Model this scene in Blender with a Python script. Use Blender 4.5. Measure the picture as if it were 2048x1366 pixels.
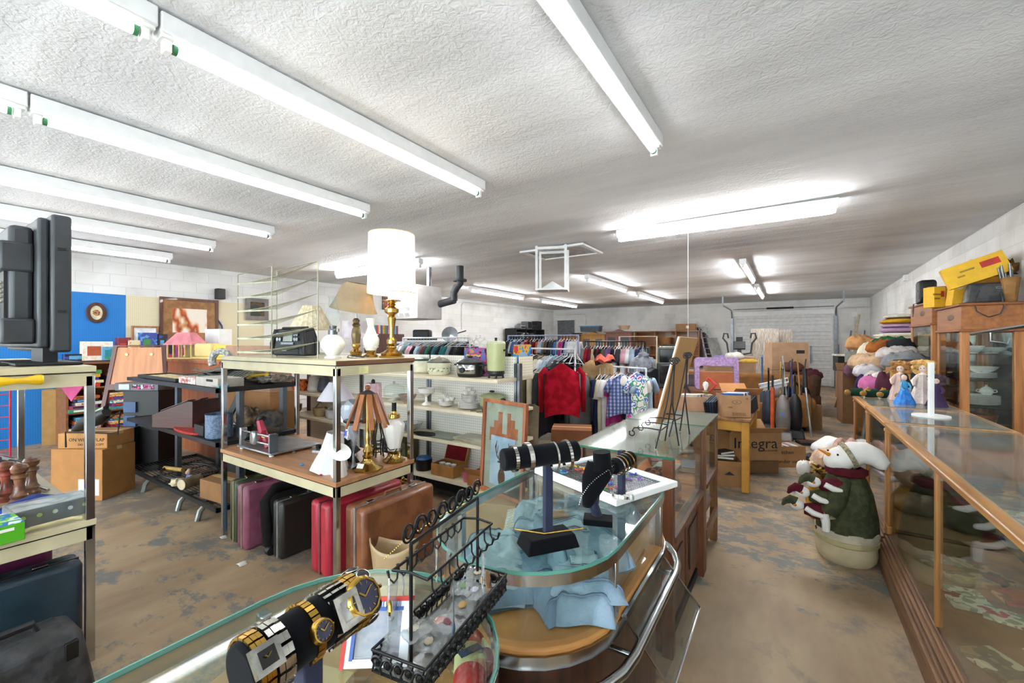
import bpy, math, random
from math import sin, cos, pi, radians, sqrt
from mathutils import Vector, Matrix, noise as mnoise
for o in list(bpy.data.objects): bpy.data.objects.remove(o)
SC = bpy.context.scene; COL = SC.collection
R = random.Random(7)
# ---------------- camera ----------------
CAM_H = 1.5; YAW = radians(33.2); FPX = 850.0
cd = bpy.data.cameras.new('camera'); cam = bpy.data.objects.new('camera', cd); COL.objects.link(cam)
cam.location = (0, 0, CAM_H); cam.rotation_euler = (radians(90), 0, YAW)
cd.sensor_width = 36; cd.lens = FPX/2048*36; cd.clip_start = .02; cd.clip_end = 100
SC.camera = cam
# ---------------- world, exposure ----------------
W = bpy.data.worlds.new('world'); SC.world = W; W.use_nodes = True
W.node_tree.nodes['Background'].inputs[0].default_value = (.86, .93, 1, 1)
W.node_tree.nodes['Background'].inputs[1].default_value = 4.2
VS = SC.view_settings; VS.view_transform = 'Standard'; VS.look = 'None'; VS.gamma = 1; VS.exposure = 1.65; VS.use_curve_mapping = False
TUBE_STRENGTH = 3.4; FAR_TUBE = 27.0
def ray(u, v):
    a = (u-1024)/FPX; return (-sin(YAW)+a*cos(YAW), cos(YAW)+a*sin(YAW), (683-v)/FPX)
def at(u, v, z=None, x=None, y=None, d=None):
    """room position of a photo point on the plane z=, x= or y=, or at a depth d"""
    r = ray(u, v)
    t = (z-CAM_H)/r[2] if z is not None else x/r[0] if x is not None else y/r[1] if y is not None else d
    return Vector((r[0]*t, r[1]*t, CAM_H+r[2]*t))
XL, XR, YB, YF = -9.24, 2.14, 17.66, -3.0
def cz(x, y):
    a = 2.865+(y-1)*.006; b = 3.08-.0099*(y-1); t = (x-XL)/(XR-XL); return a+(b-a)*t
# ---------------- materials ----------------
MATS = {}
def lin(h):
    if isinstance(h, str): h = tuple(int(h[i:i+2], 16) for i in (0, 2, 4))
    return tuple((c/255/12.92 if c/255 <= .04045 else ((c/255+.055)/1.055)**2.4) for c in h)+(1,)
def newmat(n):
    m = bpy.data.materials.new(n); m.use_nodes = True; nt = m.node_tree
    return m, nt, nt.nodes['Principled BSDF']
def L(nt, a, b): nt.links.new(a, b)
def mat(c, rough=.6, metal=0, var=.12, vs=9, bump=0, bs=60, c2=None, coat=0, stretch=(1, 1, 1), lo=.42, hi=.6, name=None, trans=0, sheen=0, em=0):
    """generic procedural surface: two tones mixed by object-space noise, optional bump"""
    key = (c, rough, metal, var, vs, bump, bs, c2, coat, stretch, lo, hi, trans, sheen, em)
    if key in MATS: return MATS[key]
    m, nt, p = newmat(name or 'surface_'+(c if isinstance(c, str) else 'tone')); N = nt.nodes
    tc = N.new('ShaderNodeTexCoord'); mp = N.new('ShaderNodeMapping'); mp.inputs['Scale'].default_value = stretch
    L(nt, tc.outputs['Object'], mp.inputs[0])
    nz = N.new('ShaderNodeTexNoise'); nz.inputs['Scale'].default_value = vs; nz.inputs['Detail'].default_value = 5
    L(nt, mp.outputs[0], nz.inputs['Vector'])
    rp = N.new('ShaderNodeValToRGB'); L(nt, nz.outputs[0], rp.inputs[0])
    a = lin(c); b = lin(c2) if c2 else tuple(max(0, x*(1-var*2)) for x in a[:3])+(1,)
    rp.color_ramp.elements[0].position = lo; rp.color_ramp.elements[1].position = hi
    rp.color_ramp.elements[0].color = b; rp.color_ramp.elements[1].color = a
    L(nt, rp.outputs[0], p.inputs['Base Color'])
    p.inputs['Roughness'].default_value = rough; p.inputs['Metallic'].default_value = metal
    if rough >= .9: p.inputs['Specular IOR Level'].default_value = .12
    if coat: p.inputs['Coat Weight'].default_value = coat
    if trans: p.inputs['Transmission Weight'].default_value = trans
    if sheen: p.inputs['Sheen Weight'].default_value = sheen
    if em:
        L(nt, rp.outputs[0], p.inputs['Emission Color']); p.inputs['Emission Strength'].default_value = em
    if bump:
        n2 = N.new('ShaderNodeTexNoise'); n2.inputs['Scale'].default_value = bs; n2.inputs['Detail'].default_value = 4
        L(nt, mp.outputs[0], n2.inputs['Vector'])
        bp = N.new('ShaderNodeBump'); bp.inputs['Strength'].default_value = bump; bp.inputs['Distance'].default_value = .01
        L(nt, n2.outputs[0], bp.inputs['Height']); L(nt, bp.outputs[0], p.inputs['Normal'])
    MATS[key] = m; return m
def wood(c, c2, axis=2, rough=.45, scale=14, coat=.15, name='wood'):
    st = [6, 6, 6]; st[axis] = .5
    return mat(c, rough, 0, c2=c2, vs=scale/4, stretch=tuple(st), coat=coat, lo=.35, hi=.65, bump=.08, bs=scale, name=name)
def glass(tint='f8fbfa', refl=1.45, name='clear_glass', rough=.02, dirt=0.0):
    key = ('glass', tint, refl, rough, dirt)
    if key in MATS: return MATS[key]
    m, nt, p = newmat(name); N = nt.nodes; N.remove(p); out = [n for n in N if n.type == 'OUTPUT_MATERIAL'][0]
    t = N.new('ShaderNodeBsdfTransparent'); t.inputs[0].default_value = lin(tint)
    g = N.new('ShaderNodeBsdfGlossy'); g.inputs['Roughness'].default_value = rough
    f = N.new('ShaderNodeFresnel'); ge = N.new('ShaderNodeNewGeometry'); im = N.new('ShaderNodeMix'); im.inputs[2].default_value = refl; im.inputs[3].default_value = 1/refl; L(nt, ge.outputs['Backfacing'], im.inputs[0]); L(nt, im.outputs[0], f.inputs[0])
    mx = N.new('ShaderNodeMixShader'); L(nt, f.outputs[0], mx.inputs[0]); L(nt, t.outputs[0], mx.inputs[1]); L(nt, g.outputs[0], mx.inputs[2])
    last = mx
    if dirt:
        d = N.new('ShaderNodeBsdfDiffuse'); d.inputs[0].default_value = (.8, .82, .8, 1)
        tc = N.new('ShaderNodeTexCoord'); nz = N.new('ShaderNodeTexNoise'); nz.inputs['Scale'].default_value = 6; nz.inputs['Detail'].default_value = 6
        L(nt, tc.outputs['Object'], nz.inputs['Vector'])
        ma = N.new('ShaderNodeMath'); ma.operation = 'MULTIPLY'; ma.inputs[1].default_value = dirt; L(nt, nz.outputs[0], ma.inputs[0])
        m2 = N.new('ShaderNodeMixShader'); L(nt, ma.outputs[0], m2.inputs[0]); L(nt, mx.outputs[0], m2.inputs[1]); L(nt, d.outputs[0], m2.inputs[2]); last = m2
    L(nt, last.outputs[0], out.inputs[0]); MATS[key] = m; return m
def emit(c, s, name='glowing_tube'):
    key = ('em', c, s)
    if key in MATS: return MATS[key]
    m, nt, p = newmat(name); p.inputs['Base Color'].default_value = lin(c); p.inputs['Emission Color'].default_value = lin(c); p.inputs['Emission Strength'].default_value = s
    MATS[key] = m; return m
def dots(base, hole, pitch=.0254, r=.14, name='pegboard_face', axes=(0, 2), shade=None):
    """pegboard: regular holes from object coordinates (x,z by default)"""
    key = ('dots', base, hole, pitch, r, axes)
    if key in MATS: return MATS[key]
    m, nt, p = newmat(name); N = nt.nodes; tc = N.new('ShaderNodeTexCoord'); sp = N.new('ShaderNodeSeparateXYZ'); L(nt, tc.outputs['Object'], sp.inputs[0])
    ds = []
    for a in axes:
        d = N.new('ShaderNodeMath'); d.operation = 'DIVIDE'; d.inputs[1].default_value = pitch; L(nt, sp.outputs[a], d.inputs[0])
        f = N.new('ShaderNodeMath'); f.operation = 'FRACT'; L(nt, d.outputs[0], f.inputs[0])
        s = N.new('ShaderNodeMath'); s.operation = 'SUBTRACT'; s.inputs[1].default_value = .5; L(nt, f.outputs[0], s.inputs[0])
        q = N.new('ShaderNodeMath'); q.operation = 'POWER'; q.inputs[1].default_value = 2; L(nt, s.outputs[0], q.inputs[0]); ds.append(q)
    ad = N.new('ShaderNodeMath'); L(nt, ds[0].outputs[0], ad.inputs[0]); L(nt, ds[1].outputs[0], ad.inputs[1])
    lt = N.new('ShaderNodeMath'); lt.operation = 'LESS_THAN'; lt.inputs[1].default_value = r*r; L(nt, ad.outputs[0], lt.inputs[0])
    mx = N.new('ShaderNodeMix'); mx.data_type = 'RGBA'; mx.inputs[6].default_value = lin(base); mx.inputs[7].default_value = lin(hole)
    L(nt, lt.outputs[0], mx.inputs[0]); L(nt, mx.outputs[2], p.inputs['Base Color']); p.inputs['Roughness'].default_value = .6
    MATS[key] = m; return m
def splat(cols, scale=8, rough=.8, name='printed_cover', sharp=True, stretch=(1, 1, 1)):
    """irregular coloured patches (prints, covers, patterned cloth)"""
    key = ('splat', tuple(cols), scale, rough, sharp, stretch)
    if key in MATS: return MATS[key]
    m, nt, p = newmat(name); N = nt.nodes; tc = N.new('ShaderNodeTexCoord'); mp = N.new('ShaderNodeMapping'); mp.inputs['Scale'].default_value = stretch
    mp.inputs['Location'].default_value = (R.random()*9, R.random()*9, R.random()*9)
    L(nt, tc.outputs['Object'], mp.inputs[0]); nz = N.new('ShaderNodeTexNoise'); nz.inputs['Scale'].default_value = scale; nz.inputs['Detail'].default_value = 2.5
    L(nt, mp.outputs[0], nz.inputs['Vector']); rp = N.new('ShaderNodeValToRGB'); L(nt, nz.outputs[0], rp.inputs[0])
    cr = rp.color_ramp; cr.interpolation = 'CONSTANT' if sharp else 'LINEAR'
    n = len(cols)
    while len(cr.elements) < n: cr.elements.new(.5)
    for i, c in enumerate(cols):
        cr.elements[i].position = 0 if i == 0 else .32+.36*i/n; cr.elements[i].color = lin(c)
    L(nt, rp.outputs[0], p.inputs['Base Color']); p.inputs['Roughness'].default_value = rough
    MATS[key] = m; return m
def plaid(a, b, c, s=.03, name='plaid_cloth'):
    key = ('plaid', a, b, c, s)
    if key in MATS: return MATS[key]
    m, nt, p = newmat(name); N = nt.nodes; tc = N.new('ShaderNodeTexCoord'); prev = None
    for ax, col in (('X', b), ('Z', c)):
        w = N.new('ShaderNodeTexWave'); w.bands_direction = ax; w.inputs['Scale'].default_value = .3/s; w.inputs['Distortion'].default_value = 0; L(nt, tc.outputs['Object'], w.inputs['Vector'])
        g = N.new('ShaderNodeMath'); g.operation = 'GREATER_THAN'; g.inputs[1].default_value = .6; L(nt, w.outputs['Fac'], g.inputs[0])
        mx = N.new('ShaderNodeMix'); mx.data_type = 'RGBA'; mx.inputs[7].default_value = lin(col)
        h = N.new('ShaderNodeMath'); h.operation = 'MULTIPLY'; h.inputs[1].default_value = .6; L(nt, g.outputs[0], h.inputs[0]); L(nt, h.outputs[0], mx.inputs[0])
        if prev: L(nt, prev.outputs[2], mx.inputs[6])
        else: mx.inputs[6].default_value = lin(a)
        prev = mx
    L(nt, prev.outputs[2], p.inputs['Base Color']); p.inputs['Roughness'].default_value = .9; MATS[key] = m; return m
# ---------------- mesh builder ----------------
class MB:
    def __init__(s): s.v = []; s.f = []; s.mi = []; s.k = 0; s.X = None
    def add(s, vs, fs):
        b = len(s.v); s.v += [s.X @ Vector(p) if s.X else Vector(p) for p in vs]; s.f += [tuple(b+i for i in f) for f in fs]; s.mi += [s.k]*len(fs); return s
    def box(s, c, d, r=None, t=(1, 1)):
        """centre c, size d, optional euler r, top taper t"""
        x, y, z = (k/2 for k in d); P = [(-x, -y, -z), (x, -y, -z), (x, y, -z), (-x, y, -z)]+[(-x*t[0], -y*t[1], z), (x*t[0], -y*t[1], z), (x*t[0], y*t[1], z), (-x*t[0], y*t[1], z)]
        if r: M = E3(r); P = [M @ Vector(p) for p in P]
        return s.add([Vector(p)+Vector(c) for p in P], [(3, 2, 1, 0), (4, 5, 6, 7), (0, 1, 5, 4), (1, 2, 6, 5), (2, 3, 7, 6), (3, 0, 4, 7)])
    def bb(s, x0, x1, y0, y1, z0, z1): return s.box(((x0+x1)/2, (y0+y1)/2, (z0+z1)/2), (abs(x1-x0), abs(y1-y0), abs(z1-z0)))
    def cyl(s, a, b, r, r2=None, n=14, caps=True):
        a, b = Vector(a), Vector(b); r2 = r if r2 is None else r2; q = (b-a).to_track_quat('Z', 'Y')
        P = [a+q @ Vector((r*cos(2*pi*i/n), r*sin(2*pi*i/n), 0)) for i in range(n)]+[b+q @ Vector((r2*cos(2*pi*i/n), r2*sin(2*pi*i/n), 0)) for i in range(n)]
        F = [(i, (i+1) % n, n+(i+1) % n, n+i) for i in range(n)]
        if caps: F += [tuple(range(n-1, -1, -1)), tuple(range(n, 2*n))]
        return s.add(P, F)
    def lathe(s, prof, c=(0, 0, 0), n=24, sx=1, sy=1, r=None, cap=True, flute=0, fn=8, arc=2*pi):
        P = []; F = []; m = len(prof); full = abs(arc-2*pi) < 1e-6; nn = n if full else n+1; M = E3(r) if r else None; c = Vector(c)
        for i in range(nn):
            a = arc*i/n
            for (rr, z) in prof:
                q = rr*(1+flute*cos(fn*a)) if flute else rr
                p = Vector((q*cos(a)*sx, q*sin(a)*sy, z)); P.append((M @ p if M else p)+c)
        for i in range(n):
            j = (i+1) % nn
            for k in range(m-1): F.append((i*m+k, j*m+k, j*m+k+1, i*m+k+1))
        if cap and full:
            if prof[0][0] > 1e-5: F.append(tuple(i*m for i in range(n-1, -1, -1)))
            if prof[-1][0] > 1e-5: F.append(tuple(i*m+m-1 for i in range(n)))
        return s.add(P, F)
    def tube(s, pts, r, n=8, closed=False, flat=1):
        pts = [Vector(p) for p in pts]; m = len(pts); P = []; F = []; nrm = None
        for i, p in enumerate(pts):
            a = pts[i-1] if (i or closed) else p; b = pts[(i+1) % m] if (i < m-1 or closed) else p
            t = (b-a).normalized() if (b-a).length > 1e-9 else Vector((0, 0, 1))
            if nrm is None: nrm = t.orthogonal().normalized() if abs(t.z) > .9 else t.cross(Vector((0, 0, 1))).normalized()
            nrm = (nrm-t*nrm.dot(t)).normalized(); bn = t.cross(nrm); rr = r[i] if isinstance(r, (list, tuple)) else r
            P += [p+nrm*rr*cos(2*pi*k/n)+bn*rr*flat*sin(2*pi*k/n) for k in range(n)]
        for i in range(m if closed else m-1):
            j = (i+1) % m
            for k in range(n): F.append((i*n+k, i*n+(k+1) % n, j*n+(k+1) % n, j*n+k))
        if not closed: F += [tuple(range(n-1, -1, -1)), tuple(range((m-1)*n, m*n))]
        return s.add(P, F)
    def prism(s, poly, z0, z1, M=None):
        n = len(poly); P = [Vector((x, y, z0)) for x, y in poly]+[Vector((x, y, z1)) for x, y in poly]
        if M: P = [M @ p for p in P]
        return s.add(P, [tuple(range(n-1, -1, -1)), tuple(range(n, 2*n))]+[(i, (i+1) % n, n+(i+1) % n, n+i) for i in range(n)])
    def ring(s, outer, inner, z0, z1, M=None):
        n = len(outer); P = [Vector((x, y, z)) for z in (z0, z1) for l in (outer, inner) for x, y in l]
        if M: P = [M @ p for p in P]
        F = []
        for i in range(n):
            j = (i+1) % n; F += [(i, j, 2*n+j, 2*n+i), (n+j, n+i, 3*n+i, 3*n+j), (2*n+i, 2*n+j, 3*n+j, 3*n+i), (j, i, n+i, n+j)]
        return s.add(P, F)
    def ell(s, c, r, nz=0, fs=3, n=14, seed=0, e=None, z0=-1.0):
        """lumpy ellipsoid; z0 flattens the underside"""
        P = []; F = []; h = n//2+1; M = E3(e) if e else None
        for i in range(h+1):
            th = pi*i/h
            for j in range(n):
                a = 2*pi*j/n; d = Vector((sin(th)*cos(a), sin(th)*sin(a), cos(th)))
                k = 1+(nz*mnoise.noise(d*fs+Vector((seed*3.1, seed*1.7, 0))) if nz else 0)
                q = Vector((d.x*r[0]*k, d.y*r[1]*k, max(d.z, z0)*r[2]*k)); P.append((M @ q if M else q)+Vector(c))
        for i in range(h):
            for j in range(n): F.append((i*n+j, (i+1)*n+j, (i+1)*n+(j+1) % n, i*n+(j+1) % n))
        return s.add(P, F)
    def grid(s, fn, nu, nv):
        P = [fn(i/nu, j/nv) for i in range(nu+1) for j in range(nv+1)]
        return s.add(P, [(i*(nv+1)+j, (i+1)*(nv+1)+j, (i+1)*(nv+1)+j+1, i*(nv+1)+j+1) for i in range(nu) for j in range(nv)])
    def build(s, name, mats, parent=None, bevel=0, solid=0, smooth=38, sub=0):
        me = bpy.data.meshes.new(name); me.from_pydata([tuple(v) for v in s.v], [], s.f)
        if not isinstance(mats, (list, tuple)): mats = [mats]
        for m in mats: me.materials.append(m)
        me.polygons.foreach_set('material_index', s.mi); me.validate(); me.update()
        me.polygons.foreach_set('use_smooth', [True]*len(me.polygons)); me.set_sharp_from_angle(angle=radians(smooth))
        o = bpy.data.objects.new(name, me); COL.objects.link(o)
        if parent: o.parent = parent
        if solid: md = o.modifiers.new('s', 'SOLIDIFY'); md.thickness = solid; md.offset = 0
        if sub: md = o.modifiers.new('u', 'SUBSURF'); md.levels = md.render_levels = sub
        if bevel: md = o.modifiers.new('b', 'BEVEL'); md.width = bevel; md.segments = 2; md.limit_method = 'ANGLE'; md.angle_limit = radians(50)
        return o
def E3(r):
    from mathutils import Euler
    return Euler(r).to_matrix()
def XF(loc, r=(0, 0, 0)):
    from mathutils import Euler
    return Matrix.Translation(loc) @ Euler(r).to_matrix().to_4x4()
def tag(o, label, cat, group=None):
    o['label'] = label; o['category'] = cat
    if group: o['group'] = group
    return o
def thing(name, label, cat, loc=(0, 0, 0), rz=0, group=None, rx=0, ry=0):
    o = bpy.data.objects.new(name, None); o.empty_display_size = .05; COL.objects.link(o)
    o.location = loc; o.rotation_euler = (rx, ry, rz); return tag(o, label, cat, group)
def struct(name, mb, m, **k):
    o = mb.build(name, m, **k); o['kind'] = 'structure'; return o
def dup(root, loc=None, rz=None, label=None, group=None):
    r = root.copy(); COL.objects.link(r)
    if loc is not None: r.location = loc
    if rz is not None: r.rotation_euler = (r.rotation_euler[0], r.rotation_euler[1], rz)
    if label: r['label'] = label
    if group: r['group'] = group
    for ch in list(root.children):
        c = ch.copy(); COL.objects.link(c); c.parent = r
        for g in ch.children:
            d = g.copy(); COL.objects.link(d); d.parent = c
    return r
def text(s, size, m, parent, loc, rot=(pi/2, 0, 0), name='lettering', ext=.0006, sx=1, align='CENTER'):
    cu = bpy.data.curves.new('t', 'FONT'); cu.body = s; cu.size = size; cu.extrude = ext; cu.align_x = align; cu.align_y = 'CENTER'; cu.resolution_u = 2
    t = bpy.data.objects.new('t', cu); me = bpy.data.meshes.new_from_object(t); me.name = name; bpy.data.objects.remove(t)
    me.materials.clear(); me.materials.append(m)
    o = bpy.data.objects.new(name, me); COL.objects.link(o); o.parent = parent; o.location = loc; o.rotation_euler = rot; o.scale = (sx, 1, 1); return o
ORD = ['first', 'second', 'third', 'fourth', 'fifth', 'sixth', 'seventh', 'eighth', 'ninth', 'tenth', 'eleventh', 'twelfth', 'thirteenth', 'fourteenth', 'fifteenth', 'sixteenth', 'seventeenth', 'eighteenth', 'nineteenth', 'twentieth', 'twenty-first', 'twenty-second', 'twenty-third', 'twenty-fourth', 'twenty-fifth', 'twenty-sixth', 'twenty-seventh', 'twenty-eighth', 'twenty-ninth', 'thirtieth']
# common surfaces
CHROME = mat('c8cacc', .16, 1, var=.1, vs=5, name='chrome'); STEEL = mat('8d9299', .35, 1, var=.12, name='brushed_steel'); BRASS = mat('c9a45c', .2, 1, var=.1, name='brass')
BLACKM = mat('0e0f12', .38, .3, name='black_metal'); BLACKP = mat('121316', .5, name='black_plastic'); WHITEP = mat('eeeeec', .45, var=.03, name='white_plastic')
CREAM = mat('c6bc9a', .45, var=.05, name='cream_laminate'); CARD = mat('b98d5d', .85, var=.06, name='cardboard'); CARD2 = mat('a67c50', .85, var=.06, name='brown_cardboard')
VELVET = mat('0a0b10', .95, var=.1, sheen=.05, name='black_velvet'); GLASS = glass(); GREENGLASS = glass('cfe8dd', name='glass_edge'); OAK = wood('bd8344', '93602f', 2, name='oak')
OAKX = wood('b5793f', '8a5428', 0, name='oak'); OAKY = wood('c08a48', '97652f', 1, name='oak'); DARKW = wood('5a2f20', '3a1c13', 2, name='dark_wood')
WHITEGL = mat('f1efea', .25, var=.03, coat=.3, name='milk_glass'); PAPER = mat('efece2', .8, var=.04, name='paper')
# ================= ROOM =================
def floor_mat():
    m, nt, p = newmat('worn_painted_concrete'); N = nt.nodes; tc = N.new('ShaderNodeTexCoord')
    def nz(sc, det, st=(1, 1, 1), rough=.6, loc=(0, 0, 0)):
        mp = N.new('ShaderNodeMapping'); mp.inputs['Scale'].default_value = st; mp.inputs['Location'].default_value = loc; L(nt, tc.outputs['Object'], mp.inputs[0])
        n = N.new('ShaderNodeTexNoise'); n.inputs['Scale'].default_value = sc; n.inputs['Detail'].default_value = det; n.inputs['Roughness'].default_value = rough; L(nt, mp.outputs[0], n.inputs['Vector']); return n
    def ramp(n, a, b, ca=(0, 0, 0, 1), cb=(1, 1, 1, 1)):
        r = N.new('ShaderNodeValToRGB'); r.color_ramp.elements[0].position = a; r.color_ramp.elements[1].position = b; r.color_ramp.elements[0].color = ca; r.color_ramp.elements[1].color = cb; L(nt, n.outputs[0], r.inputs[0]); return r
    base = ramp(nz(1.3, 8, (1.6, .6, 1)), .3, .7, lin('836a50'), lin('b39b7c'))
    pm = ramp(nz(.8, 12, (.8, 1.15, 1), .74, (3, 1.5, 0)), .48, .51)
    wear = ramp(nz(5, 12, (.9, 1.2, 1), .75, (8, 3, 0)), .46, .52)
    ml = N.new('ShaderNodeMath'); ml.operation = 'MULTIPLY'; L(nt, pm.outputs[0], ml.inputs[0]); L(nt, wear.outputs[0], ml.inputs[1])
    m9 = N.new('ShaderNodeMath'); m9.operation = 'MULTIPLY'; m9.inputs[1].default_value = .72; L(nt, ml.outputs[0], m9.inputs[0])
    mx = N.new('ShaderNodeMix'); mx.data_type = 'RGBA'; L(nt, m9.outputs[0], mx.inputs[0]); L(nt, base.outputs[0], mx.inputs[6]); mx.inputs[7].default_value = lin('566268')
    st = ramp(nz(.9, 12, (1.2, .9, 1), .7, (14, 6, 0)), .54, .62)
    m2 = N.new('ShaderNodeMix'); m2.data_type = 'RGBA'; L(nt, st.outputs[0], m2.inputs[0]); L(nt, mx.outputs[2], m2.inputs[6]); m2.inputs[7].default_value = lin('75685c')
    L(nt, m2.outputs[2], p.inputs['Base Color']); p.inputs['Roughness'].default_value = .55; p.inputs['Specular IOR Level'].default_value = .35
    b = N.new('ShaderNodeBump'); b.inputs['Strength'].default_value = .15; L(nt, nz(30, 6).outputs[0], b.inputs['Height']); L(nt, b.outputs[0], p.inputs['Normal']); return m
def ceil_mat():
    m, nt, p = newmat('stippled_plaster'); N = nt.nodes; tc = N.new('ShaderNodeTexCoord')
    v = N.new('ShaderNodeTexNoise'); v.inputs['Scale'].default_value = 26; v.inputs['Detail'].default_value = 3; v.inputs['Distortion'].default_value = 1.2
    mp = N.new('ShaderNodeMapping'); mp.inputs['Scale'].default_value = (.35, 1.5, 1); L(nt, tc.outputs['Object'], mp.inputs[0])
    w = N.new('ShaderNodeTexNoise'); w.inputs['Scale'].default_value = .9; w.inputs['Detail'].default_value = 6; L(nt, mp.outputs[0], w.inputs['Vector'])
    L(nt, tc.outputs['Object'], v.inputs['Vector']); r = N.new('ShaderNodeValToRGB'); r.color_ramp.elements[0].position = .35; r.color_ramp.elements[1].position = .6
    r.color_ramp.elements[0].color = lin('d0d0d2'); r.color_ramp.elements[1].color = lin('e9e9ea'); L(nt, w.outputs[0], r.inputs[0]); L(nt, r.outputs[0], p.inputs['Base Color'])
    ms = N.new('ShaderNodeMath'); ms.operation = 'GREATER_THAN'; ms.inputs[1].default_value = .0; 
    b = N.new('ShaderNodeBump'); b.inputs['Strength'].default_value = .4; b.inputs['Distance'].default_value = .02; L(nt, v.outputs[0], b.inputs['Height'])
    b2 = N.new('ShaderNodeBump'); b2.inputs['Strength'].default_value = .5; b2.inputs['Distance'].default_value = .1; L(nt, w.outputs[0], b2.inputs['Height']); L(nt, b.outputs[0], b2.inputs['Normal'])
    L(nt, b2.outputs[0], p.inputs['Normal']); p.inputs['Roughness'].default_value = .9; return m
def block_mat(ax, name='painted_block'):
    m, nt, p = newmat(name); N = nt.nodes; tc = N.new('ShaderNodeTexCoord'); sp = N.new('ShaderNodeSeparateXYZ'); cb = N.new('ShaderNodeCombineXYZ')
    L(nt, tc.outputs['Object'], sp.inputs[0]); L(nt, sp.outputs[ax], cb.inputs[0]); L(nt, sp.outputs[2], cb.inputs[1])
    b = N.new('ShaderNodeTexBrick'); b.inputs['Scale'].default_value = 1; b.inputs['Brick Width'].default_value = .4; b.inputs['Row Height'].default_value = .2; b.inputs['Mortar Size'].default_value = .006; b.inputs['Mortar Smooth'].default_value = .6
    b.inputs['Color1'].default_value = lin('e6e5e3'); b.inputs['Color2'].default_value = lin('deddda'); b.inputs['Mortar'].default_value = lin('d2d1d0'); L(nt, cb.outputs[0], b.inputs['Vector'])
    n = N.new('ShaderNodeTexNoise'); n.inputs['Scale'].default_value = 1.2; n.inputs['Detail'].default_value = 8; L(nt, tc.outputs['Object'], n.inputs['Vector'])
    r = N.new('ShaderNodeValToRGB'); r.color_ramp.elements[0].position = .3; r.color_ramp.elements[0].color = (.78, .77, .76, 1); r.color_ramp.elements[1].position = .5; L(nt, n.outputs[0], r.inputs[0])
    mx = N.new('ShaderNodeMix'); mx.data_type = 'RGBA'; mx.blend_type = 'MULTIPLY'; mx.inputs[0].default_value = 1; L(nt, b.outputs[0], mx.inputs[6]); L(nt, r.outputs[0], mx.inputs[7]); L(nt, mx.outputs[2], p.inputs['Base Color'])
    bp = N.new('ShaderNodeBump'); bp.inputs['Strength'].default_value = .25; bp.inputs['Distance'].default_value = .01; bp.invert = True; L(nt, b.outputs['Fac'], bp.inputs['Height']); L(nt, bp.outputs[0], p.inputs['Normal']); p.inputs['Roughness'].default_value = .8; return m
BLKX, BLKY = block_mat(0), block_mat(1)
struct('floor', MB().bb(XL-.2, XR+.2, YF-.2, YB+.2, -.1, 0), floor_mat())
mb = MB(); mb.grid(lambda u, v: (XL-.2+(XR-XL+.4)*u, YF-.2+(YB-YF+.4)*v, cz(XL-.2+(XR-XL+.4)*u, YF-.2+(YB-YF+.4)*v)+.1), 8, 8)
o = struct('ceiling', mb, ceil_mat(), solid=.2)
struct('wall_left', MB().bb(XL-.2, XL, YF-.2, YB+.2, 0, 3.2), BLKY); struct('wall_right', MB().bb(XR, XR+.2, YF-.2, YB+.2, 0, 3.25), BLKY)
GX0, GX1, GZ = -1.75, 1.21, 2.45; DX0, DX1, DZ = -9.1, -8.1, 2.53
mb = MB(); mb.bb(XL, DX0, YB, YB+.2, 0, 3.2); mb.bb(DX0, DX1, YB, YB+.2, DZ, 3.2); mb.bb(DX1, GX0, YB, YB+.2, 0, 3.2); mb.bb(GX0, GX1, YB, YB+.2, GZ, 3.2); mb.bb(GX1, XR, YB, YB+.2, 0, 3.2)
struct('wall_back', mb, BLKX)
# shop front behind the photographer: wall with wide window panes
mb = MB(); mb.bb(XL, XR, YF-.2, YF, 0, .5); mb.bb(XL, XR, YF-.2, YF, 2.5, 3.25)
wx = [XL, -7.9, -5.3, -2.7, -.1, XR]
for x in wx: mb.bb(max(XL, x-.1), min(XR, x+.1), YF-.2, YF, .5, 2.5)
struct('wall_front', mb, BLKX)
for i in range(5):
    w = MB().ring([(wx[i]+.1, .5), (wx[i+1]-.1, .5), (wx[i+1]-.1, 2.5), (wx[i]+.1, 2.5)], [(wx[i]+.16, .56), (wx[i+1]-.16, .56), (wx[i+1]-.16, 2.44), (wx[i]+.16, 2.44)], -.03, .03, XF((0, YF-.1, 0), (pi/2, 0, 0)))
    f = struct('window_%d' % (i+1), w, STEEL); MB().bb(wx[i]+.16, wx[i+1]-.16, YF-.105, YF-.095, .56, 2.44).build('pane', GLASS, f)
    ld = bpy.data.lights.new('window_daylight', 'AREA'); ld.shape = 'RECTANGLE'; ld.size = wx[i+1]-wx[i]-.3; ld.size_y = 1.9; ld.energy = 1; ld.cycles.is_portal = True
    lo = bpy.data.objects.new('window_daylight', ld); COL.objects.link(lo); lo.location = ((wx[i]+wx[i+1])/2, YF-.05, 1.5); lo.rotation_euler = (-pi/2, 0, 0)
# sectional garage door
gm = mat('e4e4e4', .5, var=.05, name='white_painted_steel'); mb = MB(); n = 5; mb.bb(GX0, GX1, YB+.07, YB+.1, 0, GZ)
for i in range(n):
    z0, z1 = GZ*i/n, GZ*(i+1)/n; mb.bb(GX0, GX1, YB+.03, YB+.09, z0+.018, z1-.018)
    for k in range(1, 4): mb.cyl((GX0, YB+.03, z0+(z1-z0)*k/4), (GX1, YB+.03, z0+(z1-z0)*k/4), .024, n=6)
    mb.bb(GX0, GX1, YB+.012, YB+.03, z1-.05, z1-.02)
g = struct('door_1', mb, gm)
mb = MB()
for x in (GX0+.04, (GX0+GX1)/2, GX1-.04): mb.bb(x-.03, x+.03, YB+.0, YB+.03, 0, GZ-.02)
for z in (.5, 1.0, 1.5): mb.cyl((GX1-.75, YB+.0, z), (GX1-.65, YB+.0, z), .012)
mb.build('door_stile', gm, g)
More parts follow.
